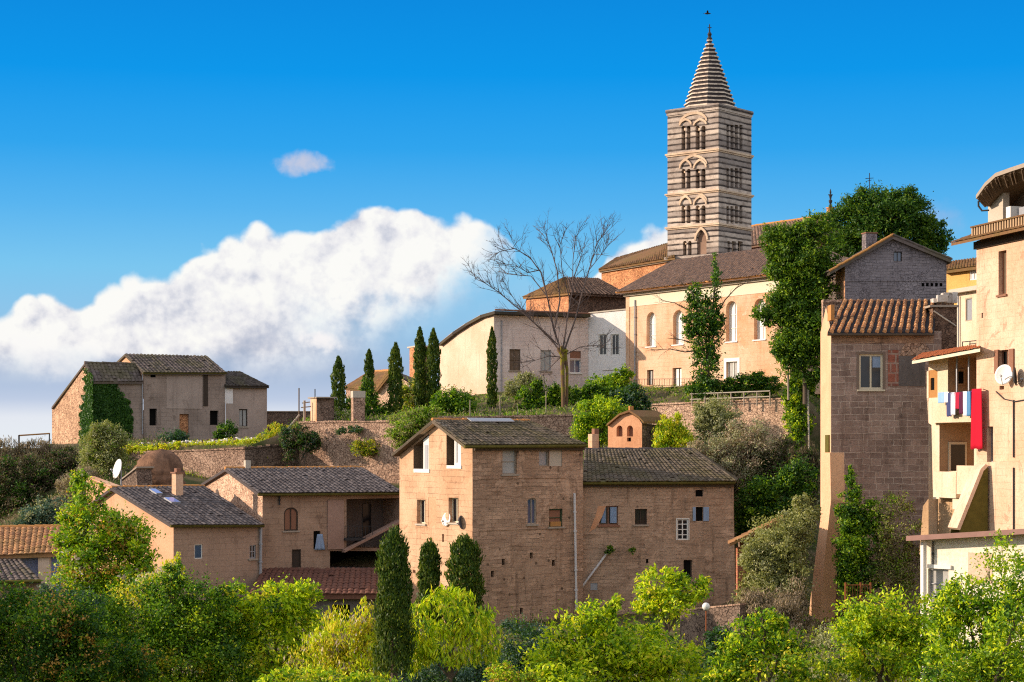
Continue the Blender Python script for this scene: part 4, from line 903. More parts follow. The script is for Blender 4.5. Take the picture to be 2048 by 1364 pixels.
# --- tall gabled house in the middle
def centre_house():
    f, l = Pl(945, 108, 35), Pl(945, 108, 125)
    h = House('gabled_brick_house', 'tall four storey house with sunlit salmon gable and brown brick side in the middle', 'house', P(945, 1240, 111))
    cp = M['cream_paint']
    for op, wp in (([(827, 892), (858, 868), (858, 945), (827, 938)], [(845, 880), (857.5, 870), (857.5, 944), (845, 941)]), ([(893, 863), (922, 879), (922, 936), (893, 932)], [(907, 873), (921.5, 881), (921.5, 935), (907, 933)])):
        w = hole(h, l, op, .5, M['old_wood'], M['old_wood'], 'attic_opening', 'back_wall'); m = MB(); uz = [l.uz(*q) for q in wp]; filled(m, l, uz, [], -.06); filled(m, l, uz, [], -.3)
        for i in range(4): a, b = uz[i], uz[(i + 1) % 4]; m.poly([l.p(*a, -.06), l.p(*b, -.06), l.p(*b, -.3), l.p(*a, -.3)])
        m.build('white_panel', M['white_paint'], w); m = MB(); x0, x1 = (849, 855.5) if wp[0][0] < 860 else (911, 914); l.box(m, (x0, 938 if x0 < 900 else 925), (x1, 890 if x0 < 900 else 880), -.056, -.03); m.build('slot_window', M['zinc'], w); m = MB(); l.box(m, (op[0][0], 945 if x0 < 900 else 937), (op[1][0], 938 if x0 < 900 else 931), .004, .06); m.build('sill', M['white_paint'], w)
    for x0, x1, y0, y1 in ((834, 851, 999, 1048), (897, 917, 995, 1046)): h.win(l, (x0, y0, x1, y1), depth=.32, frame=M['cream_paint'], pane=M['glass'], mull=(1, 0), fw=.08, sill=M['pale_stone'])
    h.win(l, (857, 994, 872, 1052), depth=.035, pane=M['l1_lit'], name='blocked_window'); h.win(l, (884, 1068, 888, 1084), depth=.2, pane=M['void'], name='slit'); h.win(l, (826, 1140, 831, 1146), depth=.2, pane=M['void'], name='vent')
    h.wall(l, [(945, 890), (877, 844), (799, 906), (799, 1300), (945, 1300)], M['ch_gable'], 'gable_wall')
    h.win(f, (1005, 898, 1034, 948), depth=.22, frame=M['sillstone'], pane=M['curtain'], mull=(0, 1), sill=M['sillstone']); h.win(f, (1078, 901, 1098, 932), depth=.2, frame=M['sillstone'], pane=M['zinc'], mull=(0, 0)); h.win(f, (1099, 901, 1124, 932), depth=.06, pane=M['pale_stone'], name='shutter')
    h.win(f, (1055, 996, 1073, 1048), arch=1, depth=.16, frame=M['sillstone'], pane=M['glass_blue'], mull=(1, 0), sill=M['sillstone'], spring=1001)
    gp = plain('dark_green_paint', (.02, .06, .025), .5); w = h.win(f, (1098, 1018, 1125, 1053), depth=.16, frame=gp, pane=M['red_wood'], mull=(0, 1), sill=M['sillstone'])
    k = MB(); f.box(k, (1101, 1053), (1122, 1043), -.13, -.03); k.build('window_box', M['orange_wood'], w)
    for x, y in ((1004, 1118), (1104, 1120), (982, 1142), (1060, 1105), (1040, 1216)): h.win(f, (x, y, x + 6, y + 12), depth=.25, pane=M['void'], name='putlog_hole')
    h.wall(f, [(945, 890), (1166, 888), (1166, 1300), (945, 1300)], M['ch_side'])
    ov = .45; E0, E1 = f.at(945, 890, ov) - f.d * .55, f.at(1167, 888, ov) + f.d * .2
    t = l.uz(877, 844)[0]; r0 = l.at(877, 840, .0) - f.d * .45; D = f.uz(1167, 900)[0]; r1 = r0 + f.d * (D - 1.0); r1.z = r0.z
    k = (r1 - r0).length
    h.roof(M['roof_moss'], E0, E1, r1, r0, .18, .27)
    tl = l.uz(799, 906)[0]; B0 = l.at(797, 907, .0) - f.d * .45; B1 = B0 + f.d * (D + .5); h.slab('roof', M['roof_moss'], [r0, r1, B1, B0], .18); h.slab('roof', M['roof_moss'], [E1, B1, r1], .18)
    h.ridge(M['tile_edge'], r0, r0.lerp(r1, 1), .12)
    m = MB(); a, b = l.at(878, 845, .06), l.at(799, 908, .06); c = l.at(946, 892, .06)
    for p, q in ((a, b), (a, c)): m.hexa([p + l.n * .36, q + l.n * .36, q, p] + [x + Vector((0, 0, .16)) for x in (p + l.n * .36, q + l.n * .36, q, p)])
    h.part('bargeboard', M['pale_stone'], m)
    m = MB(); n2 = (r0 - r0); s0, s1 = r0.lerp(r1, .35), r0.lerp(r1, .8); up = (r0 - E0).normalized(); nr = f.d.cross(up).normalized(); nr = nr if nr.z > 0 else -nr
    m.slab([s0 - up * .55 + nr * .16, s1 - up * .55 + nr * .16, s1 + nr * .16, s0 + nr * .16], .05); h.part('roof_sheet', M['zinc'], m)
    gutter(h, E0 + Vector((0, 0, -.1)), E1 + Vector((0, 0, -.1)), M['gutter_moss'], .11)
    m = MB(); u0, u1 = f.uz(945, 900)[0], f.uz(1166, 900)[0]; z = f.uz(945, 890)[1]; f.ubox(m, u0 + .05, u1, z - .32, z - .12, .003, .2); h.part('eave_board', M['gutter'], m)
    for zz in (f.uz(945, 958)[1], f.uz(945, 1062)[1]):
        m = MB(); f.ubox(m, u0 + .4, u1 - 1.2, zz, zz + .07, .003, .035); h.part('string_course', M['ch_side'], m)
    Rr = f.p(u1, 0); q = Rr + l.d * tl; h.vquad(Rr, q, 2, z, z - .4, M['ch_side']); L = l.p(tl, 0); h.vquad(L, q, 2, z - .6, z - .6, M['ch_side'])
    pipe(h, [f.at(1149, 986, .16), f.at(1151, 1100, .16), f.at(1153, 1220, .16)], M['pipe'], .075)
    h.done()
    # dun house on its right
    f2 = Pl(1165, 113.3, 9)
    h = House('dun_stone_house', 'wide dun stone house with mossy hipped roof right of the tall gabled house', 'house', P(1320, 1230, 116))
    w = h.win(f2, (1198, 1012, 1236, 1050), depth=.2, frame=M['red_wood'], pane=M['glass'], mull=(1, 0), sill=M['red_wood']); k = MB()
    for x0, x1 in ((1203, 1212), (1221, 1234)):
        a, b = f2.uz(x0, 1046), f2.uz(x1, 1014); n = 6
        for i in range(n): u = a[0] + (b[0] - a[0]) * i / n; u2 = a[0] + (b[0] - a[0]) * (i + 1) / n; k.poly([f2.p(u, a[1], -.07 + .05 * (i % 2)), f2.p(u2, a[1], -.07 + .05 * ((i + 1) % 2)), f2.p(u2, b[1], -.07 + .05 * ((i + 1) % 2)), f2.p(u, b[1], -.07 + .05 * (i % 2))])
    k.build('curtain', M['blue_cloth'], w)
    h.win(f2, (1270, 1018, 1294, 1049), depth=.22, frame=M['dark_wood'], pane=M['glass'], mull=(1, 0), sill=M['sillstone']); h.win(f2, (1354, 1038, 1377, 1080), depth=.14, frame=M['white_paint'], pane=M['glass'], mull=(1, 3), fw=.08, surround=M['white_paint'], sw=.05)
    w = h.win(f2, (1392, 1014, 1406, 1042), depth=.2, pane=M['void']); k = MB(); f2.box(k, (1407, 1042), (1418, 1014), .02, .07); k.build('shutter', M['blue_cloth'], w); k = MB(); f2.box(k, (1386, 1042), (1391.5, 1014), .02, .07); k.build('shutter', M['blue_cloth'], w)
    h.win(f2, (1391, 980, 1406, 993), depth=.2, pane=M['void'], name='opening'); h.win(f2, (1367, 1120, 1384, 1158), depth=.2, frame=M['dark_wood'], pane=M['void'], mull=(0, 0)); h.win(f2, (1181, 1166, 1195, 1180), depth=.06, pane=M['zinc'], name='hatch'); h.win(f2, (1292, 1118, 1297, 1127), depth=.2, pane=M['void'], name='putlog_hole')
    h.wall(f2, [(1164, 962), (1467, 962), (1472, 1290), (1164, 1290)], M['rb'])
    m = MB(); uz = [f2.uz(*q) for q in ((1196, 1012), (1212, 1012), (1204, 1034), (1192, 1056), (1178, 1064), (1190, 1034))]; filled(m, f2, uz, [], .006); h.part('bare_plaster_patch', M['chapel'], m)
    e0, e1 = f2.at(1166, 963, .45), f2.at(1470, 962, .45); r0, r1 = P(1168, 899, 119.5), P(1386, 904, 120.8); z = e0.z
    r1.z = r0.z
    h.roof(M['roof_moss'], e0, e1, r1, r0, .18, .27); kb = P(1474, 940, 126.5); kb.z = z; kl = P(1166, 940, 126.5); kl.z = z; h.roof(M['roof_moss'], e1, kb, r1 + Vector((.05, .1, 0)), r1, .18, .3); h.slab('roof', M['roof_moss'], [kb, kl, r0, r1], .18)
    h.ridge(M['roof_slate'], r0, r1, .12); h.ridge(M['roof_moss'], r1, e1, .1); gutter(h, e0 + Vector((0, 0, -.1)), e1 + Vector((0, 0, -.1)), M['gutter_moss'], .10)
    m = MB(); u0, u1 = f2.uz(1166, 980)[0], f2.uz(1467, 980)[0]; f2.ubox(m, u0, u1, z - .36, z - .14, .003, .18); h.part('eave_board', M['gutter'], m)
    q = f2.p(u1, 0); h.vquad(q, q + Vector((.4, 13, 0)), 2, z, z, M['rb']); h.vquad(q + Vector((.4, 13, 0)), P(1166, 940, 126.5), 2, z, z, M['rb'])
    m = MB(); m.tube([f2.at(1157, 1183, .2), f2.at(1216, 1104, .12)], .07, 7); m.tube([f2.at(1216, 1104, .12), f2.at(1220, 1098, -.1)], .07, 7); h.part('slanting_pipe', M['pipe'], m)
    m = MB(); c = P(1187, 890, 121); m.box(c + Vector((0, 0, -1.2)), .5, .5, 1.9, .5); ch = h.part('chimney', M['peach'], m); m = MB(); m.box(c + Vector((.12, 0, .702)), .34, .34, .34, .5); m.build('chimney_pot', M['red_wood'], ch); h.done()
    # little chapel
    a = Pl(1284, 127, 140); b = Pl(1284, 127, 50)
    h = House('garden_chapel', 'tiny orange gabled chapel with two arched niches above the mossy hipped roof', 'chapel', P(1260, 900, 129))
    for x0, x1 in ((1233, 1245), (1254, 1266)): h.win(a, (x0, 851, x1, 873), arch=1, depth=.3, pane=M['red_wood'], name='niche')
    h.win(a, (1254, 875, 1262, 883), depth=.2, pane=M['void'], name='vent'); h.wall(a, [(1284, 848), (1278, 838), (1258, 825), (1238, 832), (1216, 851), (1216, 940), (1284, 940)], M['chapel']); h.wall(b, [(1284, 846), (1312, 850), (1312, 940), (1284, 940)], M['rubble_dark'], 'side_wall')
    top = [(1287, 847), (1278, 837), (1258, 824), (1238, 831), (1213, 852)]; D = b.d * 3.2
    for p, q in zip(top[:-1], top[1:]): pp, qq = a.at(*p, .25), a.at(*q, .25); h.slab('roof', M['roof_ochre'], [pp, qq, qq + D, pp + D], .12, (0, 0, .14))
    m = MB(); c = a.at(1262, 826, -.1); m.box(c + Vector((0, 0, .12)), .3, .16, .35, .5); h.part('roof_ornament', M['tile_edge'], m); h.done()
centre_house()

# --- terrace walls
def wall_thing(name, label, pl, poly, mat, back=.7, cope=True, cat='retaining wall'):
    h = House(name, label, cat, pl.at((poly[0][0] + poly[-1][0]) / 2, max(p[1] for p in poly))); h.wall(pl, poly, mat, 'wall', back=back)
    if cope:
        m = MB(); rr = random.Random(len(label)); a, b = pl.uz(*poly[0]), pl.uz(*poly[1]); n = max(3, int(abs(b[0] - a[0]) / .6))
        for i in range(n):
            u0, u1 = a[0] + (b[0] - a[0]) * i / n, a[0] + (b[0] - a[0]) * (i + .96) / n; z = a[1] + (b[1] - a[1]) * (i + .5) / n; pl.ubox(m, u0, u1, z + .003, z + .1 + rr.uniform(0, .07), -back * .9, .06 + rr.uniform(0, .04))
        h.part('coping', mat, m)
    return h
def terraces():
    w = wall_thing('retaining_wall', 'brown rubble retaining wall below the yellow hedge, left of the shadowed corner', PlAB(250, 148, 490, 142.5), [(245, 908), (490, 898), (490, 1010), (245, 1010)], M['rubble']); w.done()
    w = wall_thing('retaining_wall', 'shadowed dark corner of the terrace wall behind the loggia house roof', PlAB(490, 142.5, 602, 145), [(490, 898), (602, 888), (602, 1010), (490, 1010)], M['rubble_dark']); w.done()  # same wall in darker rubble, its shadow put into the colour
    pl = PlAB(600, 144.6, 806, 139.5)
    h = wall_thing('retaining_wall', 'high pale rubble retaining wall below the row of cypresses', pl, [(598, 846), (806, 844), (806, 1010), (598, 1010)], M['rubble'])
    h.win(pl, (671, 875, 677, 884), depth=.4, pane=M['void'], name='drain_hole'); h.win(pl, (741, 918, 752, 946), depth=.3, pane=M['void'], name='doorway')
    h.done()
    w = wall_thing('retaining_wall', 'low brown terrace wall behind the ridge of the tall gabled house', PlAB(805, 139.5, 1162, 140), [(804, 838), (1162, 832), (1162, 930), (804, 930)], M['rubble']); w.done()
    pl = PlAB(1278, 144, 1577, 138)
    w = wall_thing('retaining_wall', 'crumbling pale retaining wall under the railing of the peach building', pl, [(1278, 812), (1577, 798), (1577, 925), (1278, 925)], M['rubble_lit']); w.done()
    # stone pier
    f, l = Pl(633, 144, 22), Pl(633, 144, 112); h = House('stone_pier', 'square stone pier with one sunlit edge and a shaded front left of the first cypress', 'pier', P(645, 845, 145))
    h.wall(l, [(633, 797), (621, 797), (621, 860), (633, 860)], M['peach'], 'lit_face'); h.wall(f, [(633, 797), (668, 797), (668, 860), (633, 860)], M['rubble_dark']); h.close(l, 621, f, 633, 668, 15, f.uz(633, 797)[1], M['rubble_dark'])  # sun and shade put into separate light and dark face colours
    m = MB(); c = (l.at(621, 797) + f.at(668, 797)) / 2; m.box((c.x, c.y, c.z + .003), 1.6, 2.4, .1, R(22)); h.part('cap', M['sillstone'], m); h.done()
    h = House('stone_pier', 'mottled grey stone gate pier with pale cap between two cypresses', 'pier', P(715, 845, 143)); m = MB(); c = P(716, 846, 143); m.box(c, .9, .8, 1.9, .3); h.part('shaft', M['rubble'], m); m = MB(); m.box(c + Vector((0, 0, 1.903)), .95, .85, .5, .3); h.part('cap', M['pale_stone'], m); h.done()
    # ledge and railing under the peach building
    pl = PlAB(1380, 141.2, 1575, 137.3)
    h = House('terrace_railing', 'weathered pale two bar railing on the ledge below the peach building', 'railing', pl.at(1460, 815)); m = MB()
    for y in (786, 797): m.tube([pl.at(1380, y + 2), pl.at(1540, y - 4)], .045, 6)
    h.part('rail', M['pale_stone'], m)
    for x in range(1384, 1541, 26): m = MB(); b = pl.at(x, 812); m.tube([b, b + Vector((0, 0, 1.0))], .05, 6); h.part('post', M['sillstone'], m)
    h.done()
    # dry stone parapet on the farmhouse terrace
    pl = PlAB(248, 151, 560, 146.5); h = House('stone_parapet', 'low rough parapet of white and dark stones in front of the derelict farmhouse', 'parapet', pl.at(400, 900)); m = MB(); mw = MB(); rr = random.Random(3)
    for i in range(150):
        x = 248 + i * 2.05; y = 897 - i * .105; s = rr.uniform(.10, .2); p = pl.at(x, y + rr.uniform(-1, 2)); tgt = mw if rr.random() < .55 else m
        tgt.box(p, s * 1.4, s * 1.3, rr.uniform(.2, .42), rr.uniform(0, 3))
    h.part('white_stones', M['annex'], mw); h.part('dark_stones', M['rubble_dark'], m); h.done()
    # tuff outcrop
    m = MB(); rr = random.Random(8); c = P(312, 985, 131); n, k = 26, 18; V = []
    for i in range(k):
        t = i / (k - 1)
        for j in range(n):
            a = 2 * math.pi * j / n; r_ = (1 - t ** 3.2) ** .5 * (1.62 + .16 * math.sin(a * 2 + 1) + .1 * math.sin(a * 5 + t * 4)) * (1 + .06 * rr.uniform(-1, 1)); V.append(c + Vector((math.cos(a) * r_ + .35 * t, math.sin(a) * r_ * 1.1, t * 3.0 + .05 * rr.uniform(-1, 1))))
    m.quads(V, [(i * n + j, i * n + (j + 1) % n, (i + 1) * n + (j + 1) % n, (i + 1) * n + j) for i in range(k - 1) for j in range(n)])
    tagset(m.build('rock_outcrop', M['tufa'], None, c, True), 'rounded brown tuff outcrop behind the grey roof with skylights', 'rock')
    h = House('stone_shed', 'small sloping brown stone wall between the dish and the rounded rock', 'wall', P(268, 975, 127)); pl = PlAB(240, 128, 275, 126.5); h.wall(pl, [(243, 960), (272, 938), (276, 990), (238, 990)], M['rubble_dark'], back=1.2); m = MB(); a, b = pl.at(241, 961, .1), pl.at(273, 936, .1); m.slab([a, b, b - pl.n * 1.4, a - pl.n * 1.4], .1, (0, 0, .1)); h.part('coping', M['sillstone'], m); h.done()
    h = House('boundary_wall', 'sunlit salmon garden wall running down beside the salmon gable', 'wall', P(200, 1000, 120)); pl = PlAB(160, 126, 232, 119.5); h.wall(pl, [(172, 956), (232, 979), (232, 1060), (172, 1060)], M['l1_lit'], back=.5); m = MB(); a, b = pl.at(171, 955, .06), pl.at(233, 978, .06); m.slab([a, b, b - pl.n * .6, a - pl.n * .6], .08, (0, 0, .08)); h.part('coping', M['peach'], m); h.done()
terraces()

# --- right hand houses
def right_side():
    # grey gable house
    f, l = Pl(1690, 132, 1), Pl(1690, 132, 91)
    h = House('grey_gable_house', 'dark grey stone house with a broad low gable in front of the big evergreen', 'house', P(1790, 640, 135))
    h.win(f, (1787, 503, 1804, 523), depth=.2, frame=M['dark_wood'], pane=M['glass_blue'], mull=(1, 0), fw=.05)
    for x in range(1843, 1880, 9): h.win(f, (x, 566, x + 6, 573), depth=.2, pane=M['void'], name='vent')
    h.wall(l, [(1690, 530), (1671, 540), (1671, 660), (1690, 660)], M['peach'], 'side_wall'); h.wall(f, [(1690, 530), (1785, 475), (1893, 518), (1893, 660), (1690, 660)], M['slate_stone'])
    m = MB(); f.box(m, (1690, 562), (1893, 559), .003, .05); h.part('string_course', M['slate_stone'], m)
    D = l.d * 7; a, b, c = f.at(1786, 471, .4), f.at(1659, 543, .4), f.at(1903, 519, .4); mid = f.at(1690, 521, .4)
    h.roof(M['roof_grey'], b, b + D, a + D, a, .24, .4); h.roof(M['roof_grey'], c + D, c, a, a + D, .24, .4); h.ridge(M['tile_edge'], a, a + D, .15)
    for p, q in ((b, a), (a, c)): h.ridge(M['orange_wood'] if p is b else M['roof_grey'], p - f.n * .05 + Vector((0, 0, .05)), q - f.n * .05 + Vector((0, 0, .05)), .10, .3, 'verge_tiles')
    K = h.close(l, 1671, f, 1690, 1893, 18, f.uz(1690, 535)[1], M['slate_stone'])
    m = MB(); c = P(1739, 500, 136); m.box(c + Vector((0, 0, -1)), .85, .7, 2.15, .25); ch = h.part('chimney', M['slate_stone'], m); m = MB(); m.box(c + Vector((0, 0, 1.153)), .95, .8, .08, .25); m.build('cap', M['red_wood'], ch); h.done()
    # mauve block house with barrel roof
    f, l = Pl(1662, 108, 1), Pl(1662, 108, 91)
    h = House('block_stone_house', 'mauve stone block house with one cream framed window under a barrel tiled roof', 'house', P(1760, 1230, 111))
    w = h.win(f, (1718, 708, 1766, 779), depth=.18, frame=M['cream_paint'], pane=M['glass'], mull=(1, 0), fw=.12, sill=M['cream_paint'], surround=plain('brown_surround', (.20, .14, .10)), sw=.13)
    k = MB(); f.box(k, (1745, 735), (1763, 711), -.155, -.15); k.build('blind', M['blue_cloth'], w)
    h.wall(l, [(1662, 662), (1652, 614), (1641, 664), (1641, 1300), (1662, 1300)], M['brick_strip'], 'side_wall'); h.wall(f, [(1662, 662), (1883, 662), (1883, 1300), (1662, 1300)], M['brick'])
    m = MB(); f.box(m, (1663, 686), (1867, 668), .003, .03); h.part('eave_band', M['ch_side'], m)
    m = MB(); f.box(m, (1776, 772), (1797, 700), .004, .03); h.part('brick_patch', masonry('red_brick_patch', lin((150, 78, 50)), lin((120, 70, 54)), lin((150, 120, 100)), .5, .55, .06, .1, .3), m); m = MB(); f.box(m, (1798, 772), (1850, 712), .004, .025); h.part('mortar_patch', M['grey_render'], m)
    u0, u1 = f.uz(1800, 700)[0], f.uz(1862, 700)[0]; z0 = f.uz(1800, 712)[1]; A = arch_pts(u0, u1, z0, z0, z0 + .9, 1); k = MB(); filled(k, f, A, [], .02); h.part('relieving_arch', M['rubble'], k)
    E0, E1 = f.at(1655, 665, .5), f.at(1868, 665, .5); r0 = P(1683, 602, 112.6); r1 = P(1872, 602, 112.4); r1.z = r0.z
    m = MB(); m.slab([E0, E1, r1, r0], .18); h.part('roof', M['roof_pan'], m); m = MB(); n = 14; up = (r0 - E0); nr = (E1 - E0).cross(up).normalized(); nr = nr if nr.z > 0 else -nr; rr = random.Random(5)
    for i in range(n):
        s = (i + .5) / n; a, b = E0.lerp(E1, s), r0.lerp(r1, s); q = int((b - a).length / .4)
        for j in range(q):
            p, p2 = a.lerp(b, j / q), a.lerp(b, (j + 1.1) / q); o = nr * (.02 + rr.uniform(0, .02)) + f.d * rr.uniform(-.025, .025)
            m.tube([p + o + nr * .03, p2 + o], [.125 * rr.uniform(.9, 1.08), .095], 8)
    h.part('barrel_tiles', M['roof_barrel'], m)
    m = MB(); m.tube([E0 + Vector((0, 0, -.12)), E1 + Vector((0, 0, -.12))], .07, 7); h.part('gutter', M['gutter'], m)
    m = MB(); l.box(m, (1662, 640), (1655, 612), .003, .2); h.part('corner_tiles', M['tile_edge'], m)
    pw = shifted(f, -4.7); m = MB(); a, b = pw.at(1648, 606), pw.at(1908, 606)
    ua, ub = pw.uz(1646, 606)[0], pw.uz(1908, 606)[0]; z = pw.uz(1700, 606)[1]; pw.ubox(m, ua, ub, z - 3, z + .02, -.5, 0); pw.ubox(m, ua, ub, z + .024, z + .2, -.6, .12); h.part('back_parapet', M['rubble'], m)
    q = shifted(f, -1.6); h.wall(q, [(1866, 614), (1914, 610), (1914, 760), (1866, 760)], M['apse_shaded'], 'return_wall', back=2.5); m = MB(); q.box(m, (1860, 614), (1918, 610), -2.6, .15); h.part('coping', M['sillstone'], m)
    m = MB(); m.tube([q.at(1868, 622, .1), q.at(1912, 652, .1)], .04, 6); h.part('flashing', M['pale_stone'], m)
    h.vquad(f.p(f.uz(1883, 700)[0], 0), f.p(f.uz(1883, 700)[0], 0) - f.n * 6, 2, E0.z, E0.z, M['brick'])
    # raking buttress
    bp = PlAB(1600, 108.6, 1670, 105.2); uz = [bp.uz(*p) for p in ((1647, 905), (1660, 905), (1662, 1000), (1648, 1130), (1640, 1268), (1613, 1268), (1630, 1120), (1646, 1000))]; m = MB(); filled(m, bp, uz, [], 0); filled(m, bp, uz, [], -.9); n = len(uz)
    for i in range(n): a, b = uz[i], uz[(i + 1) % n]; m.poly([bp.p(*a), bp.p(*b), bp.p(*b, -.9), bp.p(*a, -.9)])
    h.part('buttress', M['brick_strip'], m)
    m = MB(); l.box(m, (1657, 990), (1650, 870), .004, .08); h.part('moss_strip', M['gutter_moss'], m); h.done()
    # white masonry block on the parapet
    h = House('white_chimney_base', 'broken white painted masonry block on the parapet beside the barrel tiled roof', 'masonry', P(1895, 612, 112)); m = MB(); rr = random.Random(2)
    for x, y, w_, hh in ((1872, 606, .5, .25), (1884, 604, .6, .4), (1897, 606, .6, .5), (1908, 606, .3, .62), (1890, 593, .35, .2)): m.box(P(x, y, 111.6 + rr.uniform(-.2, .2)), w_, .6, hh, rr.uniform(-.1, .1))
    h.part('block', plaster('peeling_white', lin((232, 226, 214)), lin((186, 170, 154)), lin((120, 96, 80)), .5, .6, .4, sc=2.5), m); m = MB(); m.box(P(1900, 588, 111.7), .8, .6, .07, .05); h.part('cap', M['pale_stone'], m); h.done()
    # ochre house far right and the cream house in front of it
    pl = PlAB(1891, 150, 1975, 146); h = House('ochre_house', 'ochre yellow house showing one white window above the cream house', 'house', P(1925, 640, 151)); h.win(pl, (1939, 538, 1955, 559), depth=.12, frame=M['white_paint'], pane=M['white_paint'], mull=(1, 0), panename='shutter')
    h.wall(pl, [(1891, 540), (1975, 528), (1975, 680), (1891, 680)], M['yellow'], back=6); h.roof(M['roof_ochre'], pl.at(1888, 541, .5), pl.at(1978, 529, .5), pl.at(1978, 513, -4), pl.at(1893, 524, -4), .25, .32); m = MB(); m.tube([pl.at(1893, 588, .5), pl.at(1975, 570, .5)], .05, 6); m.tube([pl.at(1893, 594, .5), pl.at(1975, 577, .5)], .04, 6); h.part('railing', M['orange_wood'], m); h.done()
    pl = PlAB(1912, 118, 1975, 113.5); h = House('cream_house', 'narrow cream house with one grey shuttered window beside the tall peach townhouse', 'house', P(1935, 760, 119)); h.win(pl, (1931, 597, 1944, 641), depth=.1, frame=M['sillstone'], pane=M['zinc'], mull=(0, 0), panename='shutter')
    h.wall(pl, [(1914, 586), (1978, 577), (1978, 800), (1914, 800)], M['balcony'], back=5); m = MB(); a, b = pl.at(1897, 588, .5), pl.at(1980, 575, .5); m.slab([a, b, b - pl.n * 6, a - pl.n * 6], .22, (0, 0, .26)); h.part('roof', M['pale_stone'], m)
    m = MB(); m.tube([pl.at(1917, 592, .12), pl.at(1917, 700, .12)], .05, 6); h.part('downpipe', M['zinc'], m); m = MB(); m.tube([pl.at(1925, 684, .4), pl.at(1955, 681, .4)], .03, 5)
    for x in (1925, 1940, 1955): m.tube([pl.at(x, 683, .4), pl.at(x, 702, .4)], .03, 5)
    h.part('railing', M['iron'], m); h.done()
    # balcony house
    B = PlAB(1857, 103.5, 1962, 97.6); h = House('balcony_house', 'cream house with two open loggias and laundry hanging from its upper balcony', 'house', B.at(1900, 1080))
    I = M['balcony_in']
    h.win(B, (1853.5, 741, 1875, 795), arch=1, depth=.10, frame=M['orange_wood'], pane=M['void'], mull=(0, 0), fw=.42, spring=744, name='window')
    hole(h, B, [(1896, 716), (1958, 701), (1958, 795), (1896, 797)], 2.4, I, I, 'upper_loggia', 'loggia_wall'); hole(h, B, [(1879, 848), (1948, 842), (1948, 940), (1879, 944)], 2.2, I, I, 'lower_loggia', 'loggia_wall')
    h.wall(B, [(1857, 722), (1964, 697), (1964, 995), (1866, 998), (1863, 850), (1857, 846)], M['balcony'])
    for xe, y0, y1, x0, x1, fr, pn in ((1896, 738, 770, 1913, 1931, I, M['void']), (1879, 884, 944, 1898, 1934, M['cream_paint'], M['glass'])):   # windows in the loggia end walls that face this way
        e = B.at(xe, 850); E = Pl(xe, e.y, 13); E.o = Vector((e.x, e.y, ZC)); E.n = B.d.copy(); E.d = -B.n; E.c = E.n.x * E.o.x + E.n.y * E.o.y; m = MB(); E.box(m, (x0, y1), (x1, y0), .02, .09); w = m.build('window', fr, h.root); m = MB(); E.box(m, (x0 + 4, y1 - 3), (x1 - 4, y0 + 5), .092, .1); m.build('pane', pn, w)
    for x in (1914, 1938):
        m = MB(); m.tube([B.at(x, 792, -.1), B.at(x, 712, -.1)], .06, 7); h.part('post', M['zinc'], m)
    m = MB(); B.box(m, (1857, 846), (1950, 797), .003, .4); h.part('upper_parapet', M['balcony'], m); m = MB(); B.box(m, (1866, 994), (1912, 944), .003, .35); B.box(m, (1913, 988), (1962, 932), .003, .6); h.part('lower_parapet', M['balcony'], m)
    s = shifted(B, -.5); h.wall(s, [(1866, 985), (1964, 985), (1964, 1110), (1838, 1110), (1846, 1012)], I, 'base_wall', back=2); m = MB(); s.box(m, (1905, 1018), (1940, 999), .003, .7); h.part('ledge', M['cream_paint'], m)
    a, b = B.at(1824, 722, 1.3), B.at(1960, 697, 1.3); c, d = B.at(1962, 690, -1.5), B.at(1846, 708, -1.5); h.slab('roof', M['cream_paint'], [a, b, c, d], .16); m = MB(); tiles(m, a + Vector((0, 0, .02)), b + Vector((0, 0, .02)), c + Vector((0, 0, .02)), d + Vector((0, 0, .02)), .25, .4); h.part('roof_tiles', plain('red_roof_tile', (.34, .11, .045), .9, .1, var=.35), m)
    u = B.uz(1964, 800)[0]; bk = -B.n * 6; p0 = B.p(B.uz(1857, 800)[0], 0); h.vquad(p0, p0 + bk, 2, B.uz(1857, 724)[1], B.uz(1857, 724)[1], M['balcony']); h.done()
    # tall peach townhouse
    T = Pl(1953, 97, -76); h = House('peach_townhouse', 'tall sunlit peach townhouse with attic and brown shutters cut by the right edge', 'house', T.at(2000, 1090))
    h.win(T, (1997, 503, 2013, 588), depth=.3, frame=M['red_wood'], pane=M['old_wood'], mull=(1, 0), sill=M['red_wood']); w = h.win(T, (1996, 701, 2017, 745), depth=.3, frame=M['red_wood'], pane=M['void'], mull=(1, 0)); k = MB(); T.box(k, (1988, 747), (1995.5, 699), .02, .09); k.build('shutter', M['red_wood'], w); k = MB(); T.box(k, (2017.5, 745), (2026, 697), .02, .09); k.build('shutter', M['red_wood'], w)
    h.win(T, (1974, 853, 1986, 924), depth=.3, frame=M['zinc'], pane=M['void'], mull=(1, 0), fw=.05); h.win(T, (1999, 772, 2008, 779), depth=.3, pane=M['void'], name='vent'); h.win(T, (1963, 626, 1966, 636), depth=.1, pane=M['void'], name='slit')
    h.wall(T, [(1953, 482), (2075, 440), (2075, 1100), (1953, 1100)], M['tall'])
    z = T.uz(1953, 484)[1]; U = T.uz(2075, 600)[0]; m = MB(); T.ubox(m, -.1, U, z - .38, z, .003, .12); h.part('frieze', M['dark_wood'], m)
    a, b = T.p(-1.0, z + .02, .9), T.p(U + 1, z + .02, .9); c, d = T.p(U + 1, z + .55, -.4), T.p(-.4, z + .55, -.4); h.roof(M['roof_ochre'], a, b, c, d, .14, .26, name='cornice_roof'); m = MB(); n = 24
    for i in range(n): u = .5 + (U + .2) * i / n; T.ubox(m, u, u + .13, z + .2, z + .62, .3, .55)
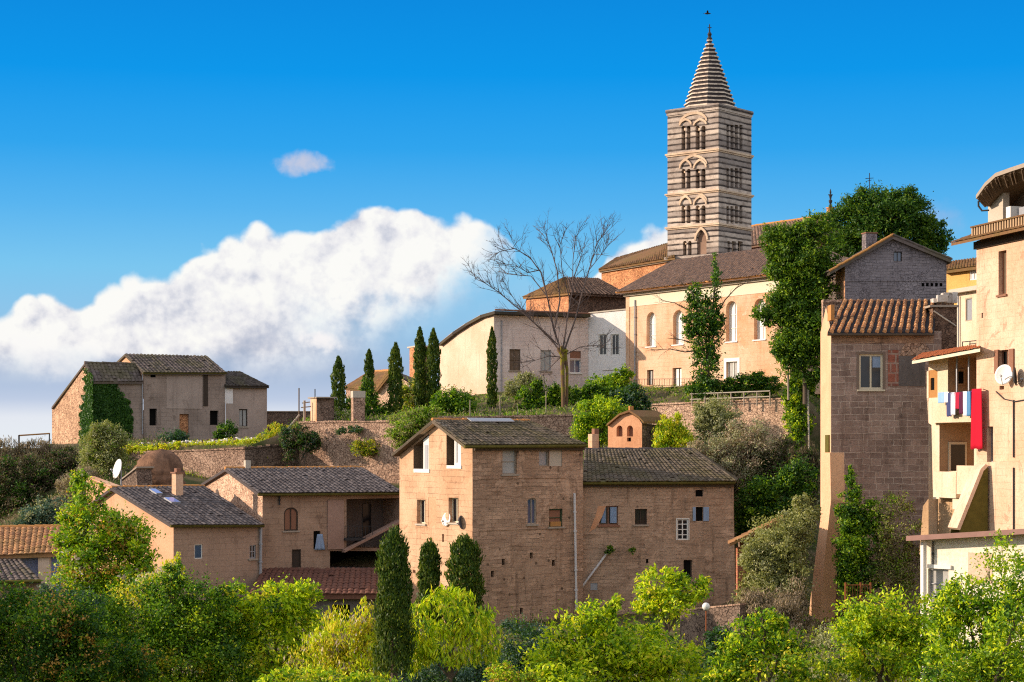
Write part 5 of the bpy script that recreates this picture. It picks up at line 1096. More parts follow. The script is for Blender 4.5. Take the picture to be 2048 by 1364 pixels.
    h.part('dentils', plain('dentil_brick', lin((176, 146, 112)), .9, .1, var=.3), m); m = MB(); T.ubox(m, .2, U + 1, z + .15, z + .6, .1, .28); h.part('dentil_back', M['dark_wood'], m); m = MB(); T.ubox(m, .45, U + 1, z + .64, z + .72, .1, .6); h.part('dentil_cap', M['roof_ochre'], m)
    s = shifted(T, -.5); zb = z + .5; zt = T.uz(1975, 365)[1] - .35; sm = MB(); h.wall(s, [(1976, 380), (2006, 368), (2006, 470), (1976, 475)], M['pale_stone'], 'attic_wall', back=.35); h.wall(shifted(T, -1.6), [(1990, 380), (2085, 340), (2085, 470), (1990, 470)], M['old_wood'], 'attic_back_wall', back=.3)
    m = MB(); s.box(m, (2012, 446), (2021, 412), -.5, .1); h.part('attic_pier', M['white_paint'], m); m = MB(); s.box(m, (2022, 440), (2060, 410), -.4, -.3); h.part('attic_grille', M['zinc'], m)
    o = [T.at(1954, 398, .5), T.at(1972, 373, .5), T.at(1993, 354, .5), T.at(2024, 343, .5), T.at(2064, 330, .5)]; i_ = [T.at(1969, 413, -.2), T.at(1984, 396, -.2), T.at(2002, 378, -.2), T.at(2030, 366, -.2), T.at(2066, 352, -.2)]; m = MB(); e = MB()
    for k in range(4):
        m.slab([o[k], o[k + 1], i_[k + 1], i_[k]], .08, (0, 0, .08)); bk = -T.n * 2.2; m.slab([i_[k], i_[k + 1], i_[k + 1] + bk, i_[k] + bk], .08, (0, 0, .08))
        q = T.n * .06; e.hexa([o[k], o[k + 1], o[k + 1] + q, o[k] + q] + [v + Vector((0, 0, .2)) for v in (o[k], o[k + 1], o[k + 1] + q, o[k] + q)])
        for w_ in (.1, .5, .9): p_ = o[k].lerp(o[k + 1], w_); r_ = i_[k].lerp(i_[k + 1], w_); m.tube([p_ - Vector((0, 0, .05)), r_ - Vector((0, 0, .05))], .05, 5)
    h.part('attic_roof', M['old_wood'], m); h.part('attic_fascia', M['sillstone'], e)
    m = MB(); p = T.at(1957, 402, .7); m.tube([p, p + Vector((0, 0, -.25)), p + Vector((.15, -.1, -.5)), p + Vector((.45, -.3, -.5))], .05, 6); h.part('gutter_outlet', M['iron'], m)
    m = MB(); s = shifted(T, 0); uz = [T.uz(*p) for p in ((1973, 936), (1988, 925), (2075, 918), (2075, 1100), (1973, 1100))]; filled(m, T, uz, [], .35); k = len(uz)
    for i in range(k): a, b = uz[i], uz[(i + 1) % k]; m.poly([T.p(*a, .35), T.p(*b, .35), T.p(*b, .003), T.p(*a, .003)])
    h.part('battered_base', M['tall'], m)
    m = MB(); m.tube([T.at(2027, 800, .06), T.at(2027, 915, .06)], .04, 6); m.tube([T.at(2027, 935, .41), T.at(2027, 1060, .41)], .04, 6); m.tube([T.at(1992, 783, .05), T.at(2008, 798, .06), T.at(2030, 803, .05), T.at(2060, 798, .05)], .03, 6); h.part('cable', M['iron'], m)
    W = Pl(1920, 94.5, 14); uz = [W.uz(*p) for p in ((1917, 1100), (1919, 1060), (1945, 995), (1966, 942), (1976, 932), (1975, 1100))]; m = MB(); filled(m, W, uz, [], 0); filled(m, W, uz, [], -.9); k = len(uz); h.part('flank_wall', M['gutter_moss'], m); m = MB()
    for i in range(1, k - 1):
        a, b = uz[i], uz[(i + 1) % k]
        if i < 4: m.hexa([W.p(a[0], a[1], .06), W.p(b[0], b[1], .06), W.p(b[0], b[1], -.95), W.p(a[0], a[1], -.95), W.p(a[0] - .16, a[1] + .1, .06), W.p(b[0] - .16, b[1] + .1, .06), W.p(b[0] - .16, b[1] + .1, -.95), W.p(a[0] - .16, a[1] + .1, -.95)])
    h.part('flank_coping', M['cream'], m)
    q0, q1 = T.p(-.3, z + .56, -.45), T.p(U + .9, z + .56, -.45); h.slab('roof', M['roof_ochre'], [q0, q1, q1 - T.n * 8.4 + Vector((0, 0, 1.1)), q0 - T.n * 8.4 + Vector((0, 0, 1.1))], .2)
    e = T.p(U, 0); bk = -T.n * 9; h.vquad(e, e + bk, 2, z, z + 1.2, M['tall']); p0 = T.p(0, 0); h.vquad(p0, p0 + bk, 2, z, z, M['tall']); h.done()
    # whitewashed garage
    pl = Pl(1842, 75, -48); h = House('white_outbuilding', 'low whitewashed outbuilding with a flat projecting roof in the lower right corner', 'outbuilding', P(1900, 1260, 76))
    h.win(pl, (1856, 1137, 1897, 1200), depth=.18, frame=M['zinc'], pane=M['curtain'], mull=(0, 1), fw=.06); h.wall(pl, [(1842, 1080), (2075, 1066), (2075, 1420), (1842, 1420)], M['garage']); m = MB(); pl.box(m, (1853, 1136), (1901, 1131), .003, .1); h.part('lintel', M['white_paint'], m)
    m = MB(); pl.box(m, (1936, 1165), (1984, 1107), .003, .02); h.part('cream_panel', M['cream'], m)
    a, b = pl.at(1812, 1082, .8), pl.at(2085, 1066, .8); m = MB(); m.slab([a, b, b - pl.n * 5, a - pl.n * 4], .2, (0, 0, .2)); h.part('roof', plain('pinkish_slab', lin((150, 116, 104)), .9, .1, var=.25, sc=3), m)
    m = MB(); p = pl.at(1847, 1082, .3); m.box((p.x, p.y, 2), .17, .17, p.z - 2.05, .5); h.part('post', M['white_paint'], m); pipe(h, [pl.at(1866, 1082, .06), pl.at(1866, 1132, .06)], M['iron'], .03); q = pl.p(pl.uz(1842, 1100)[0], 0); h.vquad(q, q - pl.n * 4, 2, 10.2, 10.2, M['garage']); h.done()
    # shed with tiled lean-to roof
    h = House('tile_roofed_shed', 'small shed with orange tiled lean-to roof and brick pier half buried in pale shrub', 'shed', P(1500, 1210, 104))
    h.roof(M['roof_orange'], P(1459, 1088, 102.5), P(1459, 1083, 107), P(1566, 1032, 108), P(1566, 1036, 103), .14, .26); m = MB(); c = P(1481, 1215, 103.5); m.box(c, .42, .42, 3.3, .1); h.part('brick_pier', masonry('shed_brick', lin((190, 110, 60)), lin((150, 80, 46)), lin((120, 90, 70)), .3, .1, .015, .05, .3), m)
    pl = Pl(1490, 104.5, 0); h.wall(pl, [(1490, 1078), (1570, 1038), (1570, 1215), (1490, 1215)], M['l2'], back=3); h.done()
right_side()
# ------------------------------------------------------------------ small things
def small_things():
    # laundry on the upper balcony
    B = PlAB(1857, 103.5, 1962, 97.6)
    m = MB(); a, b = B.at(1876, 786, .75), B.at(1966, 778, .75); m.tube([a, a.lerp(b, .5) + Vector((0, 0, -.04)), b], .012, 5)
    h = House('clothesline', 'thin washing line stretched along the upper balcony of the cream house', 'clothesline', B.at(1920, 795)); h.part('line', M['iron'], m)
    for q in (a, b): m = MB(); m.tube([q, q - B.n * .38 + Vector((0, 0, -.12))], .02, 5); h.part('bracket', M['iron'], m)
    h.done()
    def cloth(name, label, px0, px1, pt, pb, col, taper=0, dep=.75, grp='washing on the balcony line'):
        rr = random.Random(px0); m = MB(); nx, nz = 12, 12; V = []; ph = rr.uniform(0, 6)
        (u0, z1), (u1, _) = B.uz(px0, pt, dep), B.uz(px1, pt, dep); z0 = B.uz((px0 + px1) / 2, pb, dep)[1]
        for j in range(nz + 1):
            t = j / nz
            for i in range(nx + 1):
                s = i / nx; sp = 1 + taper * t; u = (u0 + u1) / 2 + (s - .5) * (u1 - u0) * sp
                V.append(B.p(u, z1 + (z0 - z1) * t * (1 + .008 * math.sin(i * .9 + ph)), dep + .018 * t ** .5 * math.sin(s * 9 + ph) + .006 * math.sin(s * 23 + t * 3)))
        m.quads(V, [(j * (nx + 1) + i, j * (nx + 1) + i + 1, (j + 1) * (nx + 1) + i + 1, (j + 1) * (nx + 1) + i) for j in range(nz) for i in range(nx)], .5)
        mat, N = newmat(name + '_cloth'); f = N.noise(pos(N), 14, 4, .6); finish(N, N.mix(f, tuple(v * .8 for v in col), tuple(min(1, v * 1.1) for v in col)), .9, f, .2, .01, .1)
        o = m.build(name, mat, None, B.p(u0, z0, dep), True)
        so_ = o.modifiers.new('thick', 'SOLIDIFY'); so_.thickness = .012
        tagset(o, label, 'laundry', grp)
    cloth('cloth', 'pale blue cloth at the left end of the washing line', 1877, 1889, 785, 806, (.30, .48, .68))
    cloth('shirt', 'small white shirt second from the left on the washing line', 1889, 1898, 784, 805, (.74, .74, .76))
    cloth('shirt', 'navy and white striped shirt hanging lowest on the washing line', 1893, 1904, 786, 833, (.06, .07, .16)); cloth('towel', 'white towel between the striped shirt and the crimson shorts', 1902, 1911, 785, 830, (.66, .66, .72))
    cloth('shorts', 'crimson red shorts in the middle of the washing line', 1909, 1921, 785, 818, (.42, .02, .05)); cloth('cloth', 'dark maroon cloth beside the crimson shorts', 1919, 1927, 784, 828, (.10, .02, .05))
    cloth('towel', 'bright white towel beside the blue jeans on the washing line', 1926, 1934, 783, 832, (.76, .76, .78)); cloth('jeans', 'blue jeans on the washing line next to the big red sheet', 1934, 1941, 783, 832, (.10, .24, .42))
    cloth('shirt', 'purple shirt half hidden behind the big red sheet', 1939, 1948, 782, 820, (.16, .03, .16), dep=.68); cloth('sheet', 'big red sheet hanging down from the right end of the washing line', 1944, 1963, 778, 898, (.52, .012, .03), .25, dep=.85)
    # satellite dishes
    def dish(label, px, py, Y, r, az, el, mat, post=None, tall=1.12):
        c = P(px, py, Y); h = House('satellite_dish', label, 'satellite dish', c, 'satellite dishes'); dirv = Vector((math.sin(az) * math.cos(el), -math.cos(az) * math.cos(el), math.sin(el)))
        q = dirv.to_track_quat('Z', 'Y'); m = MB(); n = 24; rings = []
        for rr_, dz in [(0.0001, -.0)] + [(r * k / 6, .22 * r * (k / 6) ** 2) for k in range(1, 7)] + [(r * 1.02, .22 * r - .03), (r * .6, .02 - .06), (.0001, -.05)]:
            rings.append([c + q @ Vector((rr_ * math.cos(2 * math.pi * i / n), rr_ * tall * math.sin(2 * math.pi * i / n), dz)) for i in range(n)])
        V = [v for g in rings for v in g]; m.quads(V, [(i * n + j, i * n + (j + 1) % n, (i + 1) * n + (j + 1) % n, (i + 1) * n + j) for i in range(len(rings) - 1) for j in range(n)])
        h.part('reflector', mat, m, None, True); m = MB(); tip = c + dirv * r * 1.05 + Vector((0, 0, -.15)); m.tube([c + q @ Vector((0, -r * tall, .1)), tip], .018, 5); m.tube([tip - dirv * .12, tip + dirv * .03], .045, 7); h.part('feed_arm', M['zinc'], m)
        m = MB(); b = c - dirv * .04
        if post is None: m.tube([b, b - dirv * .2, b - dirv * .3 + Vector((0, .35, -.1))], .03, 6)
        else: m.tube([b, b - dirv * .15, b - dirv * .15 + Vector((0, 0, -post))], .045, 7)
        h.part('mount', M['zinc'], m); h.done()
    dish('big white satellite dish on a pole beside the rounded brown rock', 237, 938, 124.5, .52, R(-52), R(14), M['dish'], 1.5, 1.25)
    dish('white satellite dish on the salmon gable between two narrow windows', 894, 1039, 110.2, .36, R(-48), R(12), M['dish'])
    dish('dark grey satellite dish at the corner of the salmon gable', 922, 1045, 108.9, .36, R(62), R(8), plain('dark_dish', (.10, .11, .13), .5), None, 1.1)
    dish('large white satellite dish below the brown shutters of the peach townhouse', 2009, 750, 93.6, .46, R(-38), R(14), M['dish']); dish('dark narrow satellite dish seen edge on at the right of the brown shutters', 2028, 753, 92.6, .4, R(68), R(4), M['iron'])
    # poles
    def pole(name, label, cat, pts, r, mat, grp=None, extra=None):
        h = House(name, label, cat, pts[0], grp); m = MB(); m.tube(pts, r, 7); h.part('shaft', mat, m)
        if extra:
            m = MB()
            for q in extra: m.tube(q, r * .5, 5)
            h.part('crossbar', mat, m)
        h.done()
    pole('pole', 'tall thin bare pole on the skyline left of the stone pier', 'pole', [P(598, 848, 146), P(598, 776, 146)], .05, M['old_wood'], 'poles on the terrace'); pole('fence_post', 'shorter thick post with wires right of the tall thin pole', 'post', [P(609, 848, 145), P(609, 801, 145)], .09, M['sillstone'], 'poles on the terrace', [[P(602, 815, 145), P(622, 813, 145)], [P(604, 806, 145), P(620, 804, 145)]])
    pole('pole', 'thin dark pole standing on top of the square stone pier', 'pole', [P(630, 797, 144), P(630, 778, 144)], .04, M['iron'], 'poles on the terrace')
    pole('timber_brace', 'slanting timber brace at the end of the farmhouse terrace', 'timber', [P(568, 868, 145), P(599, 830, 146)], .09, M['sillstone'])
    h = House('goal_frame', 'slender frame with orange crossbar on the far left skyline', 'frame', P(38, 915, 152)); m = MB(); m.tube([P(38, 915, 152), P(38, 870, 152)], .07, 7); h.part('post', M['iron'], m); m = MB(); m.tube([P(98, 900, 154), P(99, 866, 154)], .05, 7); h.part('post', M['iron'], m); m = MB(); m.tube([P(38, 871, 152), P(99, 867, 154)], .06, 6); h.part('crossbar', M['orange_wood'], m); h.done()
    h = House('roof_antenna', 'thin cross shaped antenna mast above the big evergreen tree', 'antenna', P(1739, 430, 170)); m = MB(); m.tube([P(1739, 430, 170), P(1739, 346, 170)], .035, 6); h.part('mast', M['iron'], m); m = MB(); m.tube([P(1731, 357, 170), P(1747, 356, 170)], .03, 5); m.tube([P(1735, 362, 169.6), P(1743, 360, 170.4)], .03, 5); h.part('crossbar', M['iron'], m); h.done()
    c = P(1415, 27, 190); m = MB(); n = 8; m.lathe((0, 0, 0), [(.005, -.32), (.09, -.18), (.11, 0), (.07, .2), (.05, .26), (.005, .36)], 8); V = [Vector(v) for v in m.v]; m.v = [tuple(c + Vector((v.z, v.y, v.x * .9))) for v in V]
    for s in (-1, 1): m.poly([c + Vector((.12, 0, .03)), c + Vector((.02, s * .45, .22)), c + Vector((-.12, s * .85, .12)), c + Vector((-.12, s * .4, .14)), c + Vector((-.1, 0, .03))])
    m.poly([c + Vector((-.28, 0, 0)), c + Vector((-.45, .1, 0)), c + Vector((-.45, -.1, 0))]); tagset(m.build('bird', M['iron'], None, c), 'tiny dark bird flying above the tip of the spire', 'bird')
    # garden bits
    h = House('garden_lamp', 'white globe lamp on a thin post behind the bright bushes', 'lamp', P(1412, 1260, 92)); m = MB(); m.tube([P(1412, 1262, 92), P(1412, 1222, 92)], .03, 6); h.part('post', M['rust'], m); m = MB(); c = P(1412, 1213, 92); m.lathe(c, [(.19 * math.sin(math.pi * i / 10) + .001, -.19 * math.cos(math.pi * i / 10)) for i in range(11)], 14); h.part('globe', M['white_paint'], m, None, True); h.done()
    h = House('garden_wall', 'low dark rubble garden wall at the foot of the dun stone house', 'wall', P(1410, 1250, 96)); pl = PlAB(1360, 98, 1480, 95); h.wall(pl, [(1360, 1222), (1480, 1210), (1480, 1290), (1360, 1290)], M['rubble_dark'], back=.4); m = MB(); a, b = pl.at(1360, 1222, .05), pl.at(1480, 1210, .05); m.slab([a, b, b - pl.n * .5, a - pl.n * .5], .08, (0, 0, .08)); h.part('coping', M['rubble'], m); h.done()
    h = House('iron_gate', 'rusty red iron gate among the shrubs below the mauve block house', 'gate', P(1715, 1205, 92)); 
    for x in (1691, 1721, 1741): m = MB(); m.tube([P(x, 1215, 92), P(x, 1165, 92)], .045, 6); h.part('post', M['rust'], m)
    m = MB()
    for y in (1170, 1200): m.tube([P(1691, y, 92), P(1741, y, 92)], .025, 5)
    for x in range(1695, 1741, 5): m.tube([P(x, 1200, 92), P(x, 1170, 92)], .012, 4)
    h.part('panel', M['rust'], m); h.done()
    h = House('pergola', 'bare timber pergola bar and pale post beside the climbing vine', 'pergola', P(1605, 900, 136)); m = MB(); m.tube([P(1574, 748, 136), P(1642, 745, 136)], .07, 6); h.part('beam', M['sillstone'], m); m = MB(); m.tube([P(1618, 905, 136), P(1616, 750, 136)], .06, 6); h.part('post', M['pale_stone'], m); m = MB(); m.tube([P(1577, 800, 136), P(1576, 748, 136)], .08, 6); h.part('post', M['sillstone'], m); h.done()
    posts = ((1035, 842, 812, 'left of the hedge gap'), (1092, 846, 782, 'at the left end of the hedge'), (1110, 850, 812, 'just left of the bare tree trunk'), (1145, 846, 815, 'just right of the bare tree trunk'), (940, 842, 800, 'beside the tallest dark shrub'), (1000, 842, 790, 'right of the lone cypress'))
    for i, (x, yb, yt, lab) in enumerate(posts): pole('fence_post', 'thin grey garden fence post ' + lab, 'post', [P(x, yb, 143), P(x, yt, 143)], .035, M['sillstone'], 'garden fence posts')
    # blue cloth hanging on the loggia house
    f = Pl(525, 117, 28); m = MB(); a, b = f.uz(628, 1100), f.uz(649, 1068); V = []
    for j in range(9):
        for i in range(11): s, t = i / 10, j / 8; V.append(f.p(a[0] + (b[0] - a[0]) * (.5 + (s - .5) * (.5 + .5 * t)), b[1] + (a[1] - b[1]) * t, .1 + .04 * math.sin(s * 16) * t))
    m.quads(V, [(j * 11 + i, j * 11 + i + 1, (j + 1) * 11 + i + 1, (j + 1) * 11 + i) for j in range(8) for i in range(10)]); o = m.build('hanging_cloth', M['blue_cloth'], None, None, True); o.modifiers.new('thick', 'SOLIDIFY').thickness = .015; tagset(o, 'faded blue cloth hanging on the wall of the loggia house', 'cloth')
small_things()

# ------------------------------------------------------------------ plants
RG = np.random.default_rng(7)
def unit(v): return v / np.maximum(np.linalg.norm(v, axis=1, keepdims=True), 1e-9)
def leaf_mesh(name, C, A, Nn, L, W, mats, weights, parent, org=None):
    """one small folded leaf face per centre C, along axis A"""
    n = len(C); A = unit(A); Nn = Nn - A * np.sum(Nn * A, 1, keepdims=True); Nn = unit(Nn); S = np.cross(A, Nn)
    L = L[:, None]; W = W[:, None]; o3 = np.array(ORG[parent] if parent is not None else org)
    b = C - A * L * .5; t = C + A * L * .5 - Nn * L * .10; m_ = C + A * L * .02 + Nn * W * .18
    V = np.stack([b, m_ + S * W * .5, t, m_ - S * W * .5], 1).reshape(-1, 3) - o3
    me = bpy.data.meshes.new(name); me.vertices.add(4 * n); me.vertices.foreach_set('co', V.astype('f').ravel())
    me.loops.add(4 * n); me.loops.foreach_set('vertex_index', np.arange(4 * n, dtype='i')); me.polygons.add(n); me.polygons.foreach_set('loop_start', np.arange(0, 4 * n, 4, dtype='i'))
    try: me.polygons.foreach_set('loop_total', np.full(n, 4, 'i'))
    except Exception: pass
    me.update(); at = me.attributes.new('rnd', 'FLOAT', 'FACE'); at.data.foreach_set('value', RG.random(n).astype('f'))
    if len(mats) > 1: me.polygons.foreach_set('material_index', weights.astype('i'))
    return link(name, me, parent, org if org is not None else Vector((0, 0, 0)), mats)
LEAFN = [0]
def blob_leaves(Y, blobs, L, W, lai, cs, orient, nm, wts, zsq=1.0, sat=4, sprig=1.2):
    Cs, As, Ns, Mi = [], [], [], []; full = []
    for bl in blobs:                     # break each rounded mass up with smaller satellite masses
        b5 = tuple(bl) + (0,) * (5 - len(bl)); full.append(b5)
        for _ in range(sat):
            a = RG.uniform(0, 2 * np.pi); q = RG.uniform(.6, 1.25); s = RG.uniform(.2, .46); full.append((b5[0] + math.cos(a) * b5[2] * q, b5[1] - math.sin(a) * b5[3] * q, b5[2] * s, b5[3] * s * RG.uniform(.8, 1.3), b5[4] + RG.uniform(-.6, .6) * b5[2] * Y / F))
    for bl in full:
        px, py, rx, ry = bl[:4]; Yb = Y + (bl[4] if len(bl) > 4 else 0); c = np.array(P(px, py, Yb)); k = Yb / F * 1.1; r = np.array([rx * k, max(rx, ry * .6) * k * zsq, ry * k])
        tot = int(lai * 1.75 * math.pi * r[0] * r[2] / (.5 * L * W)); c_s = cs * (r[0] * r[2]) ** .5; nc = max(10, int(1.5 * (r[0] * r[2]) / c_s ** 2 / .35))
        d = unit(RG.normal(size=(nc, 3))); rad = .62 + .42 * RG.random(nc) ** .7; rad *= np.where(RG.random(nc) < .35, .55, 1); rad *= 1 + .12 * RG.normal(size=nc)
        cc = c + d * rad[:, None] * r; w8 = RG.random(nc) ** 1.2 + .12; w8 /= w8.sum(); idx = RG.choice(nc, tot, p=w8); sg = c_s * (.6 + .8 * RG.random(nc))
        off = RG.normal(size=(tot, 3)) * sg[idx][:, None] * np.array([1, 1, .75]) * .6; C = cc[idx] + off
        ns = int(sprig * 26 * (r[0] * r[2]) ** .5)       # loose shoots standing out of the mass
        if ns:
            sd = unit(RG.normal(size=(ns, 3)) + np.array([0, -.3, .35])); sl_ = (r[0] * r[2]) ** .5 * RG.uniform(.18, .5, ns); per = max(4, int(.9 / max(L, .05) * .6)); tt = np.tile(np.linspace(.0, 1, per), ns)
            s0 = np.repeat(c + sd * r * RG.uniform(.75, 1.0, (ns, 1)), per, 0); dirs = np.repeat(unit(sd + np.array([0, 0, .5 if orient != 'down' else -.9])), per, 0); C2 = s0 + dirs * (np.repeat(sl_, per) * tt)[:, None] + RG.normal(size=(ns * per, 3)) * L * .3
            C = np.concatenate([C, C2]); idx = np.concatenate([idx, RG.integers(0, nc, ns * per)]); tot = len(C)
        outw = unit((C - c) / r); A = RG.normal(size=(tot, 3)) * .8 + outw * .7
        if orient == 'up': A = RG.normal(size=(tot, 3)) * .45 + np.array([0, 0, 1.1]) + outw * .25
        elif orient == 'down': A = RG.normal(size=(tot, 3)) * .5 + np.array([0, 0, -1.1]) + outw * .35
        elif orient == 'flat': A[:, 2] *= .3
        N_ = RG.normal(size=(tot, 3)) * .6 + np.array([-.25, 0, .4]) + outw * .9; Cs.append(C); As.append(A); Ns.append(N_)
        cw = RG.choice(len(wts), nc, p=wts); Mi.append(np.where(RG.random(tot) < .72, cw[idx], RG.choice(len(wts), tot, p=wts)))
    return np.concatenate(Cs), np.concatenate(As), np.concatenate(Ns), np.concatenate(Mi)
def plant(name, label, cat, Y, blobs, mix, L=.13, W=.07, lai=3.0, cs=.26, orient='rand', base=None, trunk=.1, group=None, stem='trunk', zsq=1.0, tmat=None, seed=None, limbs=True, sat=4, sprig=1.2):
    if seed is None: seed = int(blobs[0][0] * 7 + blobs[0][1])
    rr = random.Random(seed); bx = base or (sum(b[0] for b in blobs) / len(blobs), max(b[1] + b[3] for b in blobs) + 6)
    rt = root(name, P(bx[0], bx[1], Y), label, cat, group)
    wts = np.array([w for _, w in mix], float); wts /= wts.sum()
    C, A, N_, Mi = blob_leaves(Y, blobs, L, W, lai, cs, orient, name, wts, zsq, sat, sprig); n = len(C); LEAFN[0] += n
    leaf_mesh('crown' if stem == 'trunk' else 'foliage', C, A, N_, L * RG.uniform(.65, 1.3, n), W * RG.uniform(.65, 1.3, n), [M[k] for k, _ in mix], Mi, rt)
    if limbs:
        m = MB(); b0 = Vector(P(bx[0], bx[1], Y)); ctr = sum((P(b[0], b[1], Y + (b[4] if len(b) > 4 else 0)) for b in blobs), Vector()) / len(blobs); low = b0.lerp(ctr, .45) + Vector((rr.uniform(-.1, .1), 0, 0))
        if stem == 'trunk': m.tube([b0 + Vector((0, 0, -.3)), b0.lerp(low, .5) + Vector((rr.uniform(-.08, .08), rr.uniform(-.08, .08), 0)), low], [trunk * 1.25, trunk, trunk * .8], 8)
        for b in blobs:
            c = P(b[0], b[1], Y + (b[4] if len(b) > 4 else 0)); k = Y / F; s = low if stem == 'trunk' else b0 + Vector((rr.uniform(-.3, .3), rr.uniform(-.3, .3), -.1)); mid = s.lerp(c, .55) + Vector((rr.uniform(-.15, .15), rr.uniform(-.15, .15), .1)); m.tube([s, mid, c], [trunk * .6, trunk * .4, trunk * .18], 6)
            for q in range(4):
                d = Vector((rr.gauss(0, 1), rr.gauss(0, 1), rr.gauss(.4, .8))).normalized(); e = c + Vector((d.x * b[2] * k, d.y * b[2] * k, d.z * b[3] * k)) * .85; m.tube([mid.lerp(c, rr.random()), (c + e) / 2 + Vector((0, 0, .05)), e], [trunk * .22, trunk * .14, trunk * .05], 5)
        m.build(stem, tmat or M['trunk'], rt)
    return rt
def cypress(label, px, yt, yb, hw, Y, group='cypresses on the upper terrace', name='cypress', L=.30, W=.13, dens=1.0, mat='lf_cyp', flat=.0, lean=0.0):
    k = Y / F; b = P(px, yb, Y); H = (yb - yt) * k; r = hw * k; rt = root(name, b, label, 'cypress', group); m = MB(); m.tube([b + Vector((0, 0, -.3)), b + Vector((0, 0, H * .35))], [r * .22, r * .15], 7); m.build('trunk', M['trunk'], rt)
    n = int(26 * H * r / (.5 * L * W) * dens * .62); t = RG.random(n) ** .9; prof = np.minimum(1, (t / .10) ** .5 * .35 + .65) * np.where(t > .62, np.maximum(.0, 1 - ((t - .62) / .38) ** (2.2 + flat)) * .97 + .05, 1.0)
    if flat: prof = (1.0 - .34 * t ** 1.3) * np.where(t > .86, np.maximum(0, 1 - ((t - .86) / .14) ** 2.0) * .8 + .22, 1.0)
    ph = RG.uniform(0, 6, 4); a = RG.uniform(0, 2 * np.pi, n); lump = 1 + .15 * np.sin(a * 3 + t * 17 + ph[0]) + .12 * np.sin(a * 2 - t * 41 + ph[1]) + .09 * np.sin(a * 5 + t * 73 + ph[2]) + .10 * RG.normal(size=n) * (RG.random(n) < .25)
    rad = r * prof * lump * (1 - .35 * RG.random(n) ** 2.2); C = np.stack([b.x + rad * np.cos(a) + lean * t, b.y + rad * np.sin(a), b.z + H * .02 + H * .96 * t + (RG.random(n) ** 4 * .35 if flat else 0)], 1); out = np.stack([np.cos(a), np.sin(a), np.zeros(n)], 1)
    A = out * .35 + np.array([0, 0, 1.0]) + RG.normal(size=(n, 3)) * .28; Nn = out + RG.normal(size=(n, 3)) * .5; LEAFN[0] += n
    leaf_mesh('crown', C, A, Nn, L * RG.uniform(.6, 1.3, n), W * RG.uniform(.6, 1.3, n), [M[mat]], np.zeros(n), rt)
for q in (("slim cypress standing leftmost in the row beside the square stone pier", 677, 711, 838, 12.5, 149), ("thin ragged cypress second from the left with bushy foot", 738, 698, 800, 8.5, 152), ("stout round topped cypress third from the left in front of the rubble cottage", 791, 684, 832, 13, 149),
          ("tall pointed cypress just right of the square ochre stack", 840, 652, 815, 11, 153), ("tallest cypress touching the edge of the sunlit cream wall", 867, 655, 818, 12, 152), ("solitary narrow cypress against the cream palace wall near its corner", 984, 652, 822, 9, 154)): cypress(*q)
cypress('broad clipped conifer column in front of the loggia house, largest of three', 788, 1068, 1350, 37, 56, 'clipped conifers below the tall house', 'clipped_conifer', .13, .05, 1.0, flat=3.5)
cypress('smallest clipped conifer, in the middle of three at the foot of the salmon gable', 859, 1086, 1260, 25, 98, 'clipped conifers below the tall house', 'clipped_conifer', .20, .08, 1.0, flat=2)
cypress('wide clipped conifer right of the smallest one at the corner of the tall house', 929, 1076, 1270, 38, 97, 'clipped conifers below the tall house', 'clipped_conifer', .20, .08, 1.0, flat=4)

